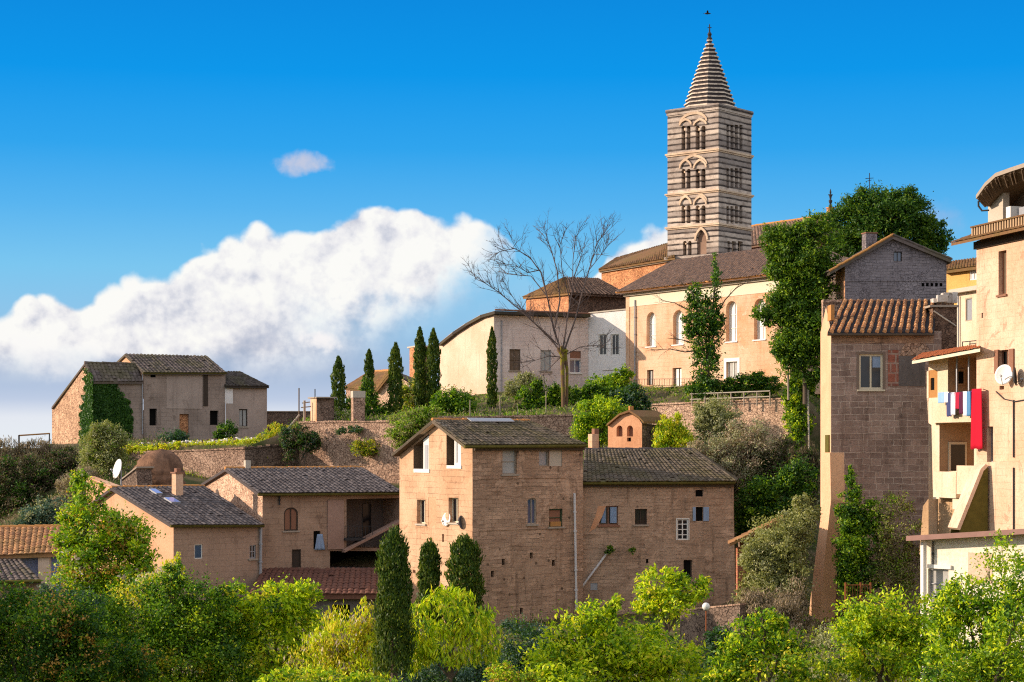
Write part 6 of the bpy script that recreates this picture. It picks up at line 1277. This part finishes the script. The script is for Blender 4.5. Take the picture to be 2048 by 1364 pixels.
PLANT = plant
br = [('lf_bright', .62), ('lf_mid', .24), ('lf_yellow', .10), ('lf_dark', .04)]
x300 = lambda b: b[0][0] > 450
def foreground():
    def plant(name, label, cat, Y, blobs, mix, *a, **k): return PLANT(name, label, cat, Y, [(x, y + (10 if 300 < x < 1600 else 0), rx * (.88 if 300 < x < 1600 else .97), ry * (.88 if 300 < x < 1600 else .97)) for x, y, rx, ry in blobs], mix, *(a[:2] + ((a[2] if len(a) > 2 else 3.0) * (.62 if Y < 82 and x300(blobs) else .85),) + ((a[3] * 1.25,) if len(a) > 3 else (.3,)) + a[4:]), **k)
    plant('flowering_tree', 'leafy tree with orange and cream blossoms in front of the salmon gable', 'tree', 78, [(172, 1005, 34, 42), (205, 1065, 70, 46), (145, 1085, 34, 40), (258, 1085, 50, 42), (190, 1140, 80, 48), (282, 1120, 28, 34), (160, 1185, 55, 36), (255, 1180, 60, 40)], [('lf_mid', .62), ('lf_bright', .2), ('lf_dark', .06), ('lf_orange', .08), ('lf_cream', .04)], .17, .085, 2.6, .24, base=(205, 1330), trunk=.13)
    plant('shrub', 'dark green shrub with small orange flowers in the bottom left corner', 'shrub', 58, [(60, 1270, 120, 75), (-20, 1230, 70, 60), (120, 1260, 80, 60), (40, 1350, 130, 70), (170, 1330, 90, 70)], [('lf_dark', .6), ('lf_mid', .3), ('lf_orange', .10)], .11, .06, 2.6, .25, stem='stems')
    plant('shrub', 'bluish green shrub under the flowering tree at the left', 'shrub', 66, [(150, 1222, 75, 38), (90, 1210, 40, 30), (200, 1250, 50, 40)], [('lf_blue', .8), ('lf_dark', .2)], .11, .05, 2.6, .25, stem='stems')
    plant('bush', 'large deep green bush in the lower left below the tan house', 'bush', 62, [(290, 1235, 85, 75), (385, 1225, 80, 80), (330, 1320, 140, 80), (440, 1300, 70, 80), (240, 1320, 90, 80), (345, 1150, 32, 30)], [('lf_mid', .58), ('lf_dark', .34), ('lf_yellow', .05), ('lf_bright', .03)], .11, .06, 2.8, .24, stem='stems')
    plant('shrub', 'yellow flowering shrub poking up beside the dark green bush', 'shrub', 65, [(318, 1165, 32, 46), (352, 1140, 16, 32), (290, 1190, 26, 30)], [('lf_yellow', .55), ('lf_bright', .3), ('lf_cream', .15)], .12, .055, 2.6, .28, 'up', stem='stems')
    plant('tree', 'bright yellow green tree below the red lean-to roof', 'tree', 63, [(562, 1195, 66, 48), (520, 1255, 64, 56), (612, 1262, 66, 56), (560, 1320, 100, 60), (470, 1200, 26, 46), (600, 1205, 40, 40)], br, .17, .075, 2.7, .24, base=(560, 1420), trunk=.1)
    plant('shrub', 'dry yellow flowering scrub left of the largest clipped conifer', 'shrub', 60, [(682, 1262, 60, 52), (722, 1310, 60, 60), (640, 1330, 70, 50), (736, 1240, 18, 44), (700, 1350, 90, 40)], [('lf_yellow', .48), ('lf_bright', .34), ('lf_cream', .10), ('lf_dry', .08)], .15, .055, 2.2, .27, 'up', stem='stems')
    plant('weeping_tree', 'bright weeping tree with drooping leaves in front of the clipped conifers', 'tree', 57, [(885, 1205, 44, 26), (845, 1250, 46, 36), (945, 1240, 50, 36), (892, 1290, 70, 34), (828, 1295, 22, 34), (972, 1280, 24, 34), (925, 1195, 20, 16)], [('lf_bright', .62), ('lf_yellow', .18), ('lf_mid', .2)], .25, .06, 1.1, .26, 'down', base=(905, 1440), trunk=.06, sat=4, sprig=2.0)
    plant('shrub', 'dim bluish shrub at the foot of the brown brick side wall', 'shrub', 76, [(1050, 1275, 55, 50), (1020, 1335, 60, 50), (1095, 1310, 45, 50)], [('lf_blue', .55), ('lf_dark', .45)], .12, .06, 2.8, .24, stem='stems')  # bluish dark leaf mix puts the shade into the shrub's colour
    plant('shrub', 'dim blue grey shrub behind the weeping tree trunk', 'shrub', 68, [(880, 1345, 110, 50), (800, 1340, 60, 40), (960, 1350, 60, 40)], [('lf_blue', .6), ('lf_dark', .4)], .12, .055, 2.6, .24, stem='stems')  # shade behind the trunk carried by bluish dark leaf colours
    plant('shrub', 'small shrub with orange tips at the bottom centre', 'shrub', 50, [(1015, 1352, 42, 30), (1040, 1365, 30, 30)], [('lf_mid', .45), ('lf_bright', .3), ('lf_orange', .25)], .08, .04, 2.6, .27, stem='stems')
    plant('bush', 'biggest bright yellow green bush at the bottom centre right', 'bush', 57, [(1185, 1222, 42, 30), (1148, 1268, 64, 46), (1232, 1276, 66, 48), (1180, 1330, 110, 60), (1292, 1298, 66, 56), (1345, 1325, 74, 50), (1118, 1310, 42, 40), (1225, 1205, 14, 22)], br, .165, .072, 2.7, .23, stem='stems', sprig=1.6)
    plant('tree', 'bright green tree in front of the dun stone house', 'tree', 80, [(1318, 1165, 46, 34), (1382, 1172, 38, 24), (1340, 1205, 58, 28), (1298, 1195, 30, 26), (1350, 1150, 24, 18)], br, .2, .095, 2.3, .26, base=(1335, 1330), trunk=.08, sprig=1.6)
    plant('shrub', 'dark shaded shrub between two bright bushes at the bottom', 'shrub', 63, [(1420, 1325, 55, 42), (1395, 1355, 50, 30), (1440, 1280, 28, 34)], [('lf_blue', .4), ('lf_dark', .6)], .11, .055, 2.8, .25, stem='stems')  # dark leaves stand in for the shaded gap between the bushes
    plant('bush', 'mixed green bush with yellow tips left of the foot of the buttress', 'bush', 55, [(1500, 1265, 50, 40), (1562, 1300, 66, 50), (1480, 1320, 56, 50), (1600, 1342, 58, 38), (1532, 1235, 34, 24), (1450, 1340, 40, 40)], [('lf_mid', .48), ('lf_bright', .28), ('lf_yellow', .1), ('lf_dark', .14)], .15, .068, 2.6, .24, stem='stems', sprig=1.5)
    plant('shrub', 'pale sage scrub at the foot of the leaning buttress', 'shrub', 66, [(1682, 1305, 40, 56), (1700, 1350, 50, 30), (1640, 1350, 30, 30)], [('lf_sage', .8), ('lf_olive', .2)], .10, .045, 2.4, .28, stem='stems')
    plant('bush', 'bright green rounded bush right of the pale sage scrub', 'bush', 56, [(1738, 1232, 58, 44), (1800, 1238, 62, 46), (1705, 1275, 40, 40), (1762, 1305, 96, 56), (1852, 1290, 56, 66)], [('lf_bright', .5), ('lf_mid', .38), ('lf_yellow', .12)], .13, .06, 2.8, .23, stem='stems', sprig=1.4)
    plant('bush', 'tall green bush in front of the whitewashed outbuilding', 'bush', 54, [(1932, 1195, 52, 42), (1985, 1225, 52, 54), (1920, 1275, 66, 60), (2012, 1305, 56, 60), (1962, 1340, 100, 50), (1900, 1230, 34, 40)], [('lf_mid', .56), ('lf_bright', .3), ('lf_dark', .08), ('lf_yellow', .06)], .14, .065, 2.5, .24, stem='stems', sprig=1.5)
    plant('bush', 'low bright bush at the bottom between the weeping tree and the biggest bush', 'bush', 53, [(1085, 1345, 34, 26), (1110, 1360, 50, 20)], br, .15, .065, 2.2, .28, stem='stems', sprig=2)
    plant('bush', 'low green bush along the bottom edge below the yellow flowering scrub', 'bush', 52, [(640, 1352, 80, 22), (740, 1358, 60, 18), (560, 1360, 60, 18)], [('lf_mid', .5), ('lf_bright', .35), ('lf_yellow', .15)], .13, .06, 2.4, .28, stem='stems', sprig=2)
    plant('bush', 'lush bush in the bottom right corner beneath the climbing vine', 'bush', 52, [(2030, 1250, 50, 60), (2000, 1340, 70, 50), (1890, 1345, 70, 40), (2045, 1180, 24, 40)], [('lf_mid', .6), ('lf_bright', .25), ('lf_dark', .15)], .14, .065, 2.0, .28, stem='stems', sprig=2)
    plant('climber', 'thin climbing vine on the wall of the whitewashed outbuilding', 'vine', 66, [(2005, 1105, 34, 30), (1975, 1140, 26, 30), (2030, 1150, 28, 40), (2040, 1230, 30, 50)], [('lf_mid', .6), ('lf_bright', .4)], .11, .07, .55, .3, stem='stems', trunk=.035)
def middle():
    plant('shrub', 'big pale olive shrub growing over the tiled shed', 'shrub', 101, [(1596, 1056, 30, 42), (1552, 1092, 48, 48), (1518, 1135, 32, 50), (1576, 1142, 40, 54), (1545, 1190, 48, 36), (1612, 1025, 18, 26)], [('lf_olive', .8), ('lf_sage', .2)], .17, .075, 3.0, .22, stem='stems')
    plant('scrub', 'dry brown scrub below the pale olive shrub', 'scrub', 96, [(1530, 1225, 50, 40), (1588, 1215, 30, 40), (1560, 1255, 50, 34)], [('lf_dry', .7), ('lf_brush', .3)], .16, .04, 2.0, .28, 'up', stem='stems')
    plant('tree', 'dark green tree in front of the mauve block house', 'tree', 103, [(1704, 1025, 24, 40), (1704, 1090, 30, 54), (1740, 1040, 22, 34), (1716, 1140, 36, 46), (1701, 962, 7, 26), (1690, 1155, 18, 36)], [('lf_dark', .55), ('lf_mid', .45)], .18, .09, 2.8, .24, base=(1702, 1240), trunk=.1)
    plant('tree', 'sparse brushy tree with thin bare stems beside the dark green tree', 'tree', 102.5, [(1790, 1015, 34, 22), (1792, 1080, 36, 52), (1780, 1150, 42, 46), (1812, 1150, 22, 60)], [('lf_brush', .4), ('lf_olive', .35), ('lf_mid', .25)], .15, .06, .9, .3, base=(1785, 1235), trunk=.07, tmat=M['trunk_pale'])
    plant('shrub', 'dark shaded evergreen clump behind the right end of the dun stone house', 'shrub', 117, [(1510, 1010, 38, 42), (1560, 1000, 42, 42), (1500, 1055, 30, 30), (1592, 962, 36, 36), (1545, 1040, 34, 26)], [('lf_dark', .75), ('lf_mid', .25)], .2, .1, 2.8, .24, stem='stems')
    plant('scrub', 'dry beige scrub on the slope right of the mossy hipped roof', 'scrub', 124, [(1425, 905, 44, 36), (1468, 940, 56, 40), (1500, 885, 44, 36), (1415, 945, 30, 22), (1480, 980, 36, 26)], [('lf_dry', .6), ('lf_sage', .4)], .2, .06, 2.2, .26, stem='stems')
    plant('scrub', 'dark brown bramble below the crumbling retaining wall', 'scrub', 125, [(1540, 925, 50, 40), (1575, 950, 36, 40), (1520, 965, 40, 26)], [('lf_brush', .75), ('lf_dark', .25)], .2, .07, 2.4, .26, stem='stems')
    plant('shrub', 'silvery shrub in front of the crumbling retaining wall', 'shrub', 133, [(1440, 835, 36, 36), (1430, 880, 36, 40), (1458, 895, 32, 32), (1425, 850, 26, 34)], [('lf_sage', .62), ('lf_olive', .38)], .2, .08, 2.8, .22, stem='stems')
    plant('bush', 'upright yellow green bush right of the tiny chapel', 'bush', 127, [(1328, 862, 15, 28), (1345, 884, 30, 18), (1372, 878, 12, 26), (1318, 880, 10, 22), (1352, 860, 12, 24)], [('lf_bright', .5), ('lf_yellow', .35), ('lf_mid', .15)], .19, .08, 3.0, .25, 'up', stem='stems')
    plant('bush', 'rounded green bushes left of the tiny chapel', 'bush', 133, [(1180, 828, 30, 22), (1168, 868, 22, 28), (1222, 822, 30, 22), (1203, 858, 26, 26)], [('lf_mid', .7), ('lf_bright', .3)], .2, .1, 3.0, .24, stem='stems')
    plant('shrub', 'dark teal shrub in the shade above the tiny chapel', 'shrub', 139, [(1268, 800, 20, 28), (1290, 828, 22, 18), (1252, 838, 20, 14), (1240, 805, 18, 22)], [('lf_blue', .4), ('lf_dark', .6)], .2, .1, 2.8, .24, stem='stems')
    plant('hedge', 'long dark clipped hedge in front of the pinkish white house', 'hedge', 148, [(1062, 795, 26, 22), (1102, 796, 27, 21), (1146, 797, 27, 21), (1190, 797, 27, 22), (1232, 800, 27, 24), (1080, 815, 24, 14), (1125, 816, 28, 13), (1170, 816, 28, 13)], [('lf_dark', .5), ('lf_mid', .5)], .22, .11, 3.4, .2, stem='stems', zsq=.6)
    plant('tree', 'small bushy tree in front of the white annex', 'tree', 151, [(1205, 768, 28, 15), (1242, 764, 22, 22), (1222, 784, 34, 16), (1250, 745, 7, 14), (1190, 776, 18, 12)], [('lf_mid', .65), ('lf_bright', .2), ('lf_dark', .15)], .22, .1, 2.8, .24, base=(1218, 835), trunk=.1)
    plant('olive_tree', 'small grey olive tree near the corner of the pinkish white house', 'tree', 150, [(1040, 772, 26, 16), (1062, 762, 22, 10), (1028, 788, 16, 14), (1050, 756, 16, 8)], [('lf_olive', .6), ('lf_sage', .4)], .2, .07, 1.7, .28, base=(1022, 838), trunk=.1)
    plant('bush', 'dark green bush right of the tallest cypress', 'bush', 148, [(903, 795, 30, 18), (925, 808, 24, 20), (885, 812, 18, 20), (905, 822, 34, 14)], [('lf_mid', .6), ('lf_dark', .4)], .22, .1, 2.8, .24, stem='stems')
    plant('bush', 'olive yellow bush between the third and fourth cypresses', 'bush', 154, [(822, 785, 22, 26), (812, 808, 18, 22), (852, 800, 12, 26)], [('lf_olive', .55), ('lf_yellow', .2), ('lf_mid', .25)], .22, .09, 2.6, .26, stem='stems')
    plant('bush', 'dark bush at the foot of the thin ragged cypress', 'bush', 150, [(738, 800, 14, 32), (748, 822, 24, 16), (700, 815, 14, 20), (775, 825, 16, 16)], [('lf_dark', .6), ('lf_mid', .4)], .22, .1, 2.6, .26, stem='stems')
    plant('shrub', 'flowering pale shrub at the foot of the leftmost cypress', 'shrub', 145.5, [(662, 832, 16, 12), (690, 835, 18, 12)], [('lf_sage', .5), ('lf_mid', .4), ('lf_cream', .1)], .18, .08, 2.4, .28, stem='stems')
    plant('shrub', 'large olive green shrub behind the left slope of the gabled roof', 'shrub', 133, [(825, 850, 38, 30), (856, 834, 22, 18), (808, 878, 22, 20), (840, 872, 30, 22)], [('lf_olive', .5), ('lf_mid', .5)], .2, .08, 3.0, .23, stem='stems')
    plant('wall_plant', 'yellow green plant growing out of the pale rubble wall', 'plant', 140.6, [(716, 894, 14, 10), (738, 896, 20, 14), (722, 902, 18, 10)], [('lf_yellow', .35), ('lf_mid', .4), ('lf_brush', .25)], .18, .07, 2.2, .3, stem='stems', trunk=.03)
    plant('wall_plant', 'small dark plant high on the pale rubble wall', 'plant', 141.3, [(710, 860, 14, 6), (682, 862, 10, 6)], [('lf_dark', .6), ('lf_blue', .4)], .16, .07, 2.2, .3, stem='stems', trunk=.03)
    plant('shrub', 'blue grey bramble spilling over the corner of the terrace wall', 'shrub', 142.5, [(612, 880, 26, 20), (588, 872, 22, 26), (625, 892, 16, 14), (580, 900, 14, 24)], [('lf_dark', .5), ('lf_brush', .35), ('lf_blue', .15)], .2, .08, 2.8, .25, stem='stems')
    plant('shrub', 'yellow flowering shrub at the right end of the farmhouse terrace', 'shrub', 146, [(552, 863, 24, 12), (520, 882, 8, 12), (575, 866, 12, 10)], [('lf_yellow', .6), ('lf_mid', .4)], .18, .08, 2.6, .28, stem='stems')
    hb = [(250 + i * 27, 903 - i * 1.7, 16, 8.5, 2.6 - i * .22) for i in range(13)]
    plant('hedge', 'low bright yellow green hedge along the top of the farmhouse terrace wall', 'hedge', 145.4, hb, [('lf_yellow', .5), ('lf_bright', .5)], .17, .08, 3.2, .3, stem='stems', trunk=.03)
    plant('shrub', 'feathery olive shrub at the left corner of the farmhouse', 'shrub', 140, [(212, 890, 36, 32), (200, 930, 38, 30), (228, 868, 22, 16), (185, 905, 22, 28), (230, 925, 22, 24)], [('lf_olive', .75), ('lf_sage', .15), ('lf_mid', .1)], .2, .075, 2.8, .24, stem='stems')
    plant('shrub', 'dark round shrub at the foot of the farmhouse main block', 'shrub', 160, [(345, 874, 24, 13), (365, 880, 14, 10)], [('lf_blue', .5), ('lf_dark', .5)], .2, .1, 2.8, .25, stem='stems'); plant('shrub', 'dark green shrub against the farmhouse right wing', 'shrub', 165, [(455, 862, 18, 16), (440, 874, 12, 10)], [('lf_dark', .8), ('lf_mid', .2)], .2, .1, 2.8, .25, stem='stems')
    plant('bush', 'broad dark bush on the slope at the far left', 'bush', 143, [(60, 955, 60, 40), (15, 985, 50, 50), (105, 935, 44, 24), (70, 1005, 60, 36), (130, 915, 30, 14)], [('lf_dark', .35), ('lf_brush', .65)], .22, .09, 2.8, .23, stem='stems')
    plant('scrub', 'brown twiggy scrub on the far left skyline', 'scrub', 150, [(10, 905, 28, 22), (80, 895, 30, 14), (110, 905, 26, 14), (40, 918, 30, 10)], [('lf_brush', .5), ('lf_dry', .5)], .26, .05, 1.6, .3, 'up', stem='stems')
    plant('scrub', 'pale dry scrub left of the sunlit salmon wall', 'scrub', 130, [(150, 985, 28, 36), (168, 955, 22, 24), (130, 1020, 28, 26), (160, 1030, 26, 30)], [('lf_dry', .8), ('lf_sage', .2)], .19, .05, 2.2, .27, stem='stems')
    plant('bush', 'bluish green bush behind the orange tile roof', 'bush', 117, [(98, 1028, 32, 30), (68, 1040, 26, 22), (112, 1045, 22, 18), (45, 1050, 14, 12)], [('lf_blue', .8), ('lf_sage', .2)], .18, .09, 2.8, .24, stem='stems')
    plant('ivy_tree', 'slender tree wrapped in dark ivy in front of the peach building', 'tree', 141.5, [(1405, 625, 26, 36), (1410, 680, 27, 46), (1414, 738, 21, 46), (1433, 560, 6, 34), (1390, 590, 13, 22), (1388, 645, 15, 22), (1430, 640, 14, 28), (1408, 782, 26, 16)], [('lf_ivy', .78), ('lf_mid', .22)], .22, .12, 1.7, .27, base=(1414, 800), trunk=.16, sat=3, sprig=1.6)
    plant('hedge', 'dark low hedge along the ledge under the peach building', 'hedge', 142, [(1400, 771, 22, 18), (1440, 772, 30, 12), (1490, 768, 36, 15), (1540, 770, 30, 13), (1510, 755, 18, 10)], [('lf_dark', .65), ('lf_mid', .35)], .2, .1, 3.0, .24, stem='stems')
    plant('conifer', 'tall bushy evergreen covering the right end of the peach building', 'tree', 134, [(1562, 486, 27, 30), (1604, 478, 34, 26), (1572, 540, 26, 30), (1622, 548, 40, 48), (1592, 618, 36, 44), (1532, 622, 28, 12), (1600, 682, 40, 48), (1580, 722, 28, 24), (1640, 625, 30, 66), (1640, 500, 36, 44), (1550, 635, 28, 14), (1625, 735, 34, 30), (1548, 480, 24, 28), (1605, 590, 52, 52), (1595, 520, 46, 44), (1610, 660, 46, 50), (1575, 690, 26, 30), (1635, 450, 30, 22)], [('lf_pine', .75), ('lf_mid', .25)], .26, .10, 2.7, .23, base=(1610, 800), trunk=.13)
    plant('pine_tree', 'huge dark rounded evergreen behind the grey gabled house', 'tree', 167, [(1722, 430, 42, 36), (1780, 422, 50, 36), (1692, 478, 28, 34), (1828, 450, 38, 38), (1760, 480, 60, 40), (1850, 498, 24, 22), (1720, 520, 40, 40), (1820, 500, 40, 30), (1745, 405, 40, 26), (1800, 408, 40, 24), (1770, 440, 70, 44), (1700, 455, 36, 40), (1690, 510, 34, 34), (1850, 470, 34, 34), (1865, 505, 18, 14)], [('lf_pine', .5), ('lf_dark', .5)], .30, .12, 2.7, .22, base=(1770, 640), trunk=.4)
    plant('climber', 'dense green vine hanging by the pergola left of the mauve block house', 'vine', 137, [(1588, 790, 21, 28), (1594, 838, 22, 38), (1590, 882, 17, 18), (1612, 775, 16, 18), (1600, 762, 20, 10)], [('lf_mid', .55), ('lf_dark', .3), ('lf_bright', .15)], .2, .11, 2.8, .24, stem='stems', trunk=.05)
    plant('creeper', 'dark dead creeper hanging beside the buttress of the mauve block house', 'creeper', 121, [(1612, 925, 22, 36), (1625, 965, 16, 40), (1600, 960, 16, 30)], [('lf_brush', .9), ('lf_dark', .1)], .3, .05, 2.4, .26, 'down', stem='stems', trunk=.05)
    plant('wall_plant', 'small green tuft above the slanting pipe on the dun stone house', 'plant', 113.1, [(1219, 1099, 9, 7), (1264, 1102, 6, 5)], [('lf_dark', .7), ('lf_mid', .3)], .13, .06, 2.0, .3, stem='stems', trunk=.02)
foreground(); middle()
def ivy():
    def cover(pl, poly, dens, lo=.02, hi=.22):
        xs = [p[0] for p in poly]; ys = [p[1] for p in poly]; C = []; n = 0; rr = random.Random(len(poly)); tries = dens
        for _ in range(tries):
            x, y = rr.uniform(min(xs), max(xs)), rr.uniform(min(ys), max(ys))
            if inside((x + 3 * math.sin(y * .35) + rr.gauss(0, 2), y + rr.gauss(0, 2)), poly): C.append(pl.at(x, y, rr.uniform(lo, hi)))
        C = np.array(C); n = len(C); nn = np.array(pl.n); A = RG.normal(size=(n, 3)) * .6 + np.array([0, 0, -.7]) + nn * .2; N_ = RG.normal(size=(n, 3)) * .45 + nn; return C, A, N_
    a = cover(RF, [(186, 765), (205, 768), (232, 770), (240, 790), (255, 800), (266, 840), (262, 880), (230, 890), (186, 890)], 15000); b = cover(RL, [(172, 735), (186, 760), (186, 890), (158, 888), (163, 850), (160, 830), (170, 790)], 6000)
    rt = root('ivy', RF.at(200, 890), 'thick dark ivy covering the corner of the derelict farmhouse', 'ivy'); m = MB()
    for x in (192, 205, 222, 240): m.tube([RF.at(x, 890, .05), RF.at(x + 3, 850, .06), RF.at(x - 2, 800, .05)], .03, 5)
    m.build('stems', M['trunk'], rt); C, A, N_ = (np.concatenate(q) for q in zip(a, b)); n = len(C); leaf_mesh('foliage', C, A, N_, .24 * RG.uniform(.6, 1.3, n), .17 * RG.uniform(.6, 1.3, n), [M['lf_ivy']], np.zeros(n), rt)
ivy()
def bare_tree():
    Y = 146; rr = random.Random(12); rt = root('bare_tree', P(1128, 838, Y), 'big leafless tree with a mossy trunk in front of the pinkish white house', 'tree')
    m = MB(); m.tube([P(1128, 842, Y), P(1126, 780, Y), P(1125, 735, Y), P(1125, 702, Y)], [.19, .15, .16, .2], 10); m.tube([P(1133, 842, Y + .2), P(1134, 740, Y + .2), P(1130, 705, Y)], [.13, .12, .14], 8)
    for k in range(7): a = k * .9; m.tube([P(1125, 712 - k, Y) , P(1125, 700, Y) + Vector((math.cos(a) * .42, math.sin(a) * .4, .15 * (k % 3)))], [.22, .08], 6)
    mt, N = newmat('mossy_bark'); p = pos(N); n1 = N.noise(p, 2.2, 6, .65); z = N.sep(p)[2]; finish(N, N.mix(N.m('MULTIPLY', N.sstep(n1, .40, .55), N.sstep(z, 17.2, 19.2)), lin((112, 88, 68)), (.22, .19, .02)), .95, n1, .8, .04, .1); m.build('trunk', mt, rt)
    limbs = [[(1122, 705), (1103, 680), (1073, 650), (1040, 620), (997, 584), (970, 566), (948, 556)], [(1122, 702), (1108, 660), (1096, 600), (1082, 545), (1060, 515), (1030, 497), (1000, 503), (988, 510)], [(1110, 655), (1120, 600), (1114, 540), (1100, 492), (1084, 466)], [(1126, 700), (1134, 640), (1145, 580), (1146, 520), (1152, 470)], [(1129, 700), (1150, 640), (1166, 580), (1184, 520), (1194, 484), (1208, 468)],
             [(1094, 592), (1062, 552), (1034, 550), (1010, 548)], [(1122, 714), (1098, 712), (1066, 722), (1040, 738)], [(1130, 710), (1160, 694), (1186, 690), (1204, 694)], [(1116, 690), (1090, 664), (1062, 640), (1030, 600), (1000, 560)], [(1140, 600), (1124, 540), (1120, 490), (1128, 468)], [(1166, 580), (1178, 540), (1206, 505), (1214, 492)], [(1080, 540), (1056, 545), (1030, 530), (1005, 528)], [(1120, 715), (1100, 735), (1080, 755)], [(1146, 560), (1160, 520), (1170, 485)]]
    b = MB()
    def grow(p, d, ln, r, lev):
        d = d.normalized(); q1 = p + d * ln * .5 + Vector((rr.uniform(-.06, .06), rr.uniform(-.06, .06), rr.uniform(0, .08))) * ln; q2 = q1 + (d + Vector((rr.uniform(-.3, .3), rr.uniform(-.3, .3), rr.uniform(-.05, .35)))).normalized() * ln * .5
        b.tube([p, q1, q2], [r, r * .7, r * .35], 4, False)
        if lev > 0:
            for k in range(rr.randint(2, 3 + lev)):
                t = rr.uniform(.25, 1); s = p.lerp(q1, t * 2) if t < .5 else q1.lerp(q2, t * 2 - 1); grow(s, d + Vector((rr.gauss(0, .6), rr.gauss(0, .6), rr.gauss(.15, .5))), ln * rr.uniform(.35, .62), r * .6, lev - 1)
    for i, l in enumerate(limbs):
        dy = rr.uniform(-1.8, 1.8); pts = [P(x, y, Y + dy * (k / (len(l) - 1)) + rr.uniform(-.1, .1)) for k, (x, y) in enumerate(l)]; n = len(pts); r0 = .075 if i < 5 else .045
        b.tube(pts, [r0 * (1 - .8 * k / (n - 1)) for k in range(n)], 6)
        for k in range(1, n):
            for _ in range(5 if k > 1 else 2):
                s = pts[k - 1].lerp(pts[k], rr.random()); d = (pts[k] - pts[k - 1]).normalized() * .8 + Vector((rr.gauss(0, .55), rr.gauss(0, .55), rr.gauss(.35, .45))); grow(s, d, rr.uniform(.8, 2.0), .026, 2 if k > n // 2 else 1)
    b.build('branches', plain('grey_bark', lin((104, 90, 84)), .95, .05, var=.25), rt)
    # the dead stems sticking out of the ivy-clad tree belong to it
    m = MB()
    for l in ([(1405, 700), (1370, 704), (1340, 698), (1300, 700)], [(1400, 650), (1380, 622), (1350, 606), (1322, 600)], [(1428, 640), (1450, 600), (1472, 576), (1492, 566)], [(1400, 610), (1380, 580), (1362, 566)], [(1402, 690), (1365, 680), (1335, 676)], [(1425, 690), (1445, 670), (1452, 650)]):
        pts = [P(x, y, 141.5 + rr.uniform(-.4, .4)) for x, y in l]; m.tube(pts, [.06 * (1 - .7 * k / (len(pts) - 1)) for k in range(len(pts))], 5); b = m
        for k in range(1, len(pts)):
            for _ in range(3): grow(pts[k - 1].lerp(pts[k], rr.random()), (pts[k] - pts[k - 1]).normalized() + Vector((rr.gauss(0, .5), rr.gauss(0, .5), rr.gauss(.2, .4))), rr.uniform(.5, 1.1), .02, 1)
    it = [o for o in bpy.data.objects if o.name == 'ivy_tree'][0]; m.build('dead_branches', M['trunk'], it)
bare_tree()
def undergrowth():
    def patch(x0, x1, y0, y1, n, mats, w, name, label, L, W, up=.9, hgt=.5):
        C = []; rr = random.Random(n)
        while len(C) < n:
            Y = rr.uniform(y0, y1); px = rr.uniform(x0, x1); g = G(px, Y); s = rr.uniform(.1, .35); h_ = hgt * rr.random() ** 1.5 * 2
            for _ in range(rr.randint(4, 14)): C.append((g.x + rr.gauss(0, s), g.y + rr.gauss(0, s), g.z + abs(rr.gauss(0, .3)) * h_ + .03))
        C = np.array(C); k = len(C); A = RG.normal(size=(k, 3)) * .6 + np.array([0, 0, up]); wt = np.array(w) / sum(w)
        o = leaf_mesh(name, C, A, RG.normal(size=(k, 3)), L * RG.uniform(.5, 1.4, k), W * RG.uniform(.5, 1.4, k), [M[q] for q in mats], RG.choice(len(mats), k, p=wt), None, Vector(C[0])); tagset(o, label, None, None, 'stuff')
    patch(-100, 2150, 48, 112, 60000, ['lf_mid', 'lf_bright', 'lf_dry', 'lf_dark'], [.4, .2, .2, .2], 'undergrowth', 'tangled green undergrowth filling the gardens in the valley', .22, .07, 1.0, .8)
    patch(1120, 1640, 118, 140, 26000, ['lf_dry', 'lf_brush', 'lf_sage', 'lf_mid'], [.45, .25, .15, .15], 'undergrowth', 'dry undergrowth on the slope below the peach building', .24, .06, .9, .8)
    patch(-200, 330, 116, 160, 26000, ['lf_brush', 'lf_dark', 'lf_dry'], [.45, .35, .2], 'undergrowth', 'brown undergrowth on the far left slope', .26, .07, .9, .8)
    patch(560, 1680, 141.5, 164, 30000, ['lf_mid', 'lf_dark', 'lf_dry', 'lf_olive'], [.35, .25, .2, .2], 'undergrowth', 'rough grass and weeds on the upper terraces', .24, .06, 1.0, .35)
    patch(240, 560, 143, 166, 8000, ['lf_mid', 'lf_yellow', 'lf_olive'], [.4, .2, .4], 'undergrowth', 'short grass on the farmhouse terrace', .2, .05, 1.0, .25)
undergrowth()
def shade_trees():
    # tall trees on the near left bank, past the frame: they throw the shade over the lower left corner
    plant('broadleaf_tree', 'tall dark broadleaf tree beyond the left edge shading the bottom corner', 'tree', 63, [(-250, 1150, 140, 66), (-350, 1150, 140, 66), (-260, 1200, 170, 90), (-400, 1210, 130, 90), (-250, 1165, 130, 60, -7), (-240, 1210, 150, 90, -7)], [('lf_dark', .7), ('lf_mid', .3)], .28, .16, 2.6, .25, base=(-300, 1560), trunk=.35)
shade_trees()

print('LEAVES', LEAFN[0])
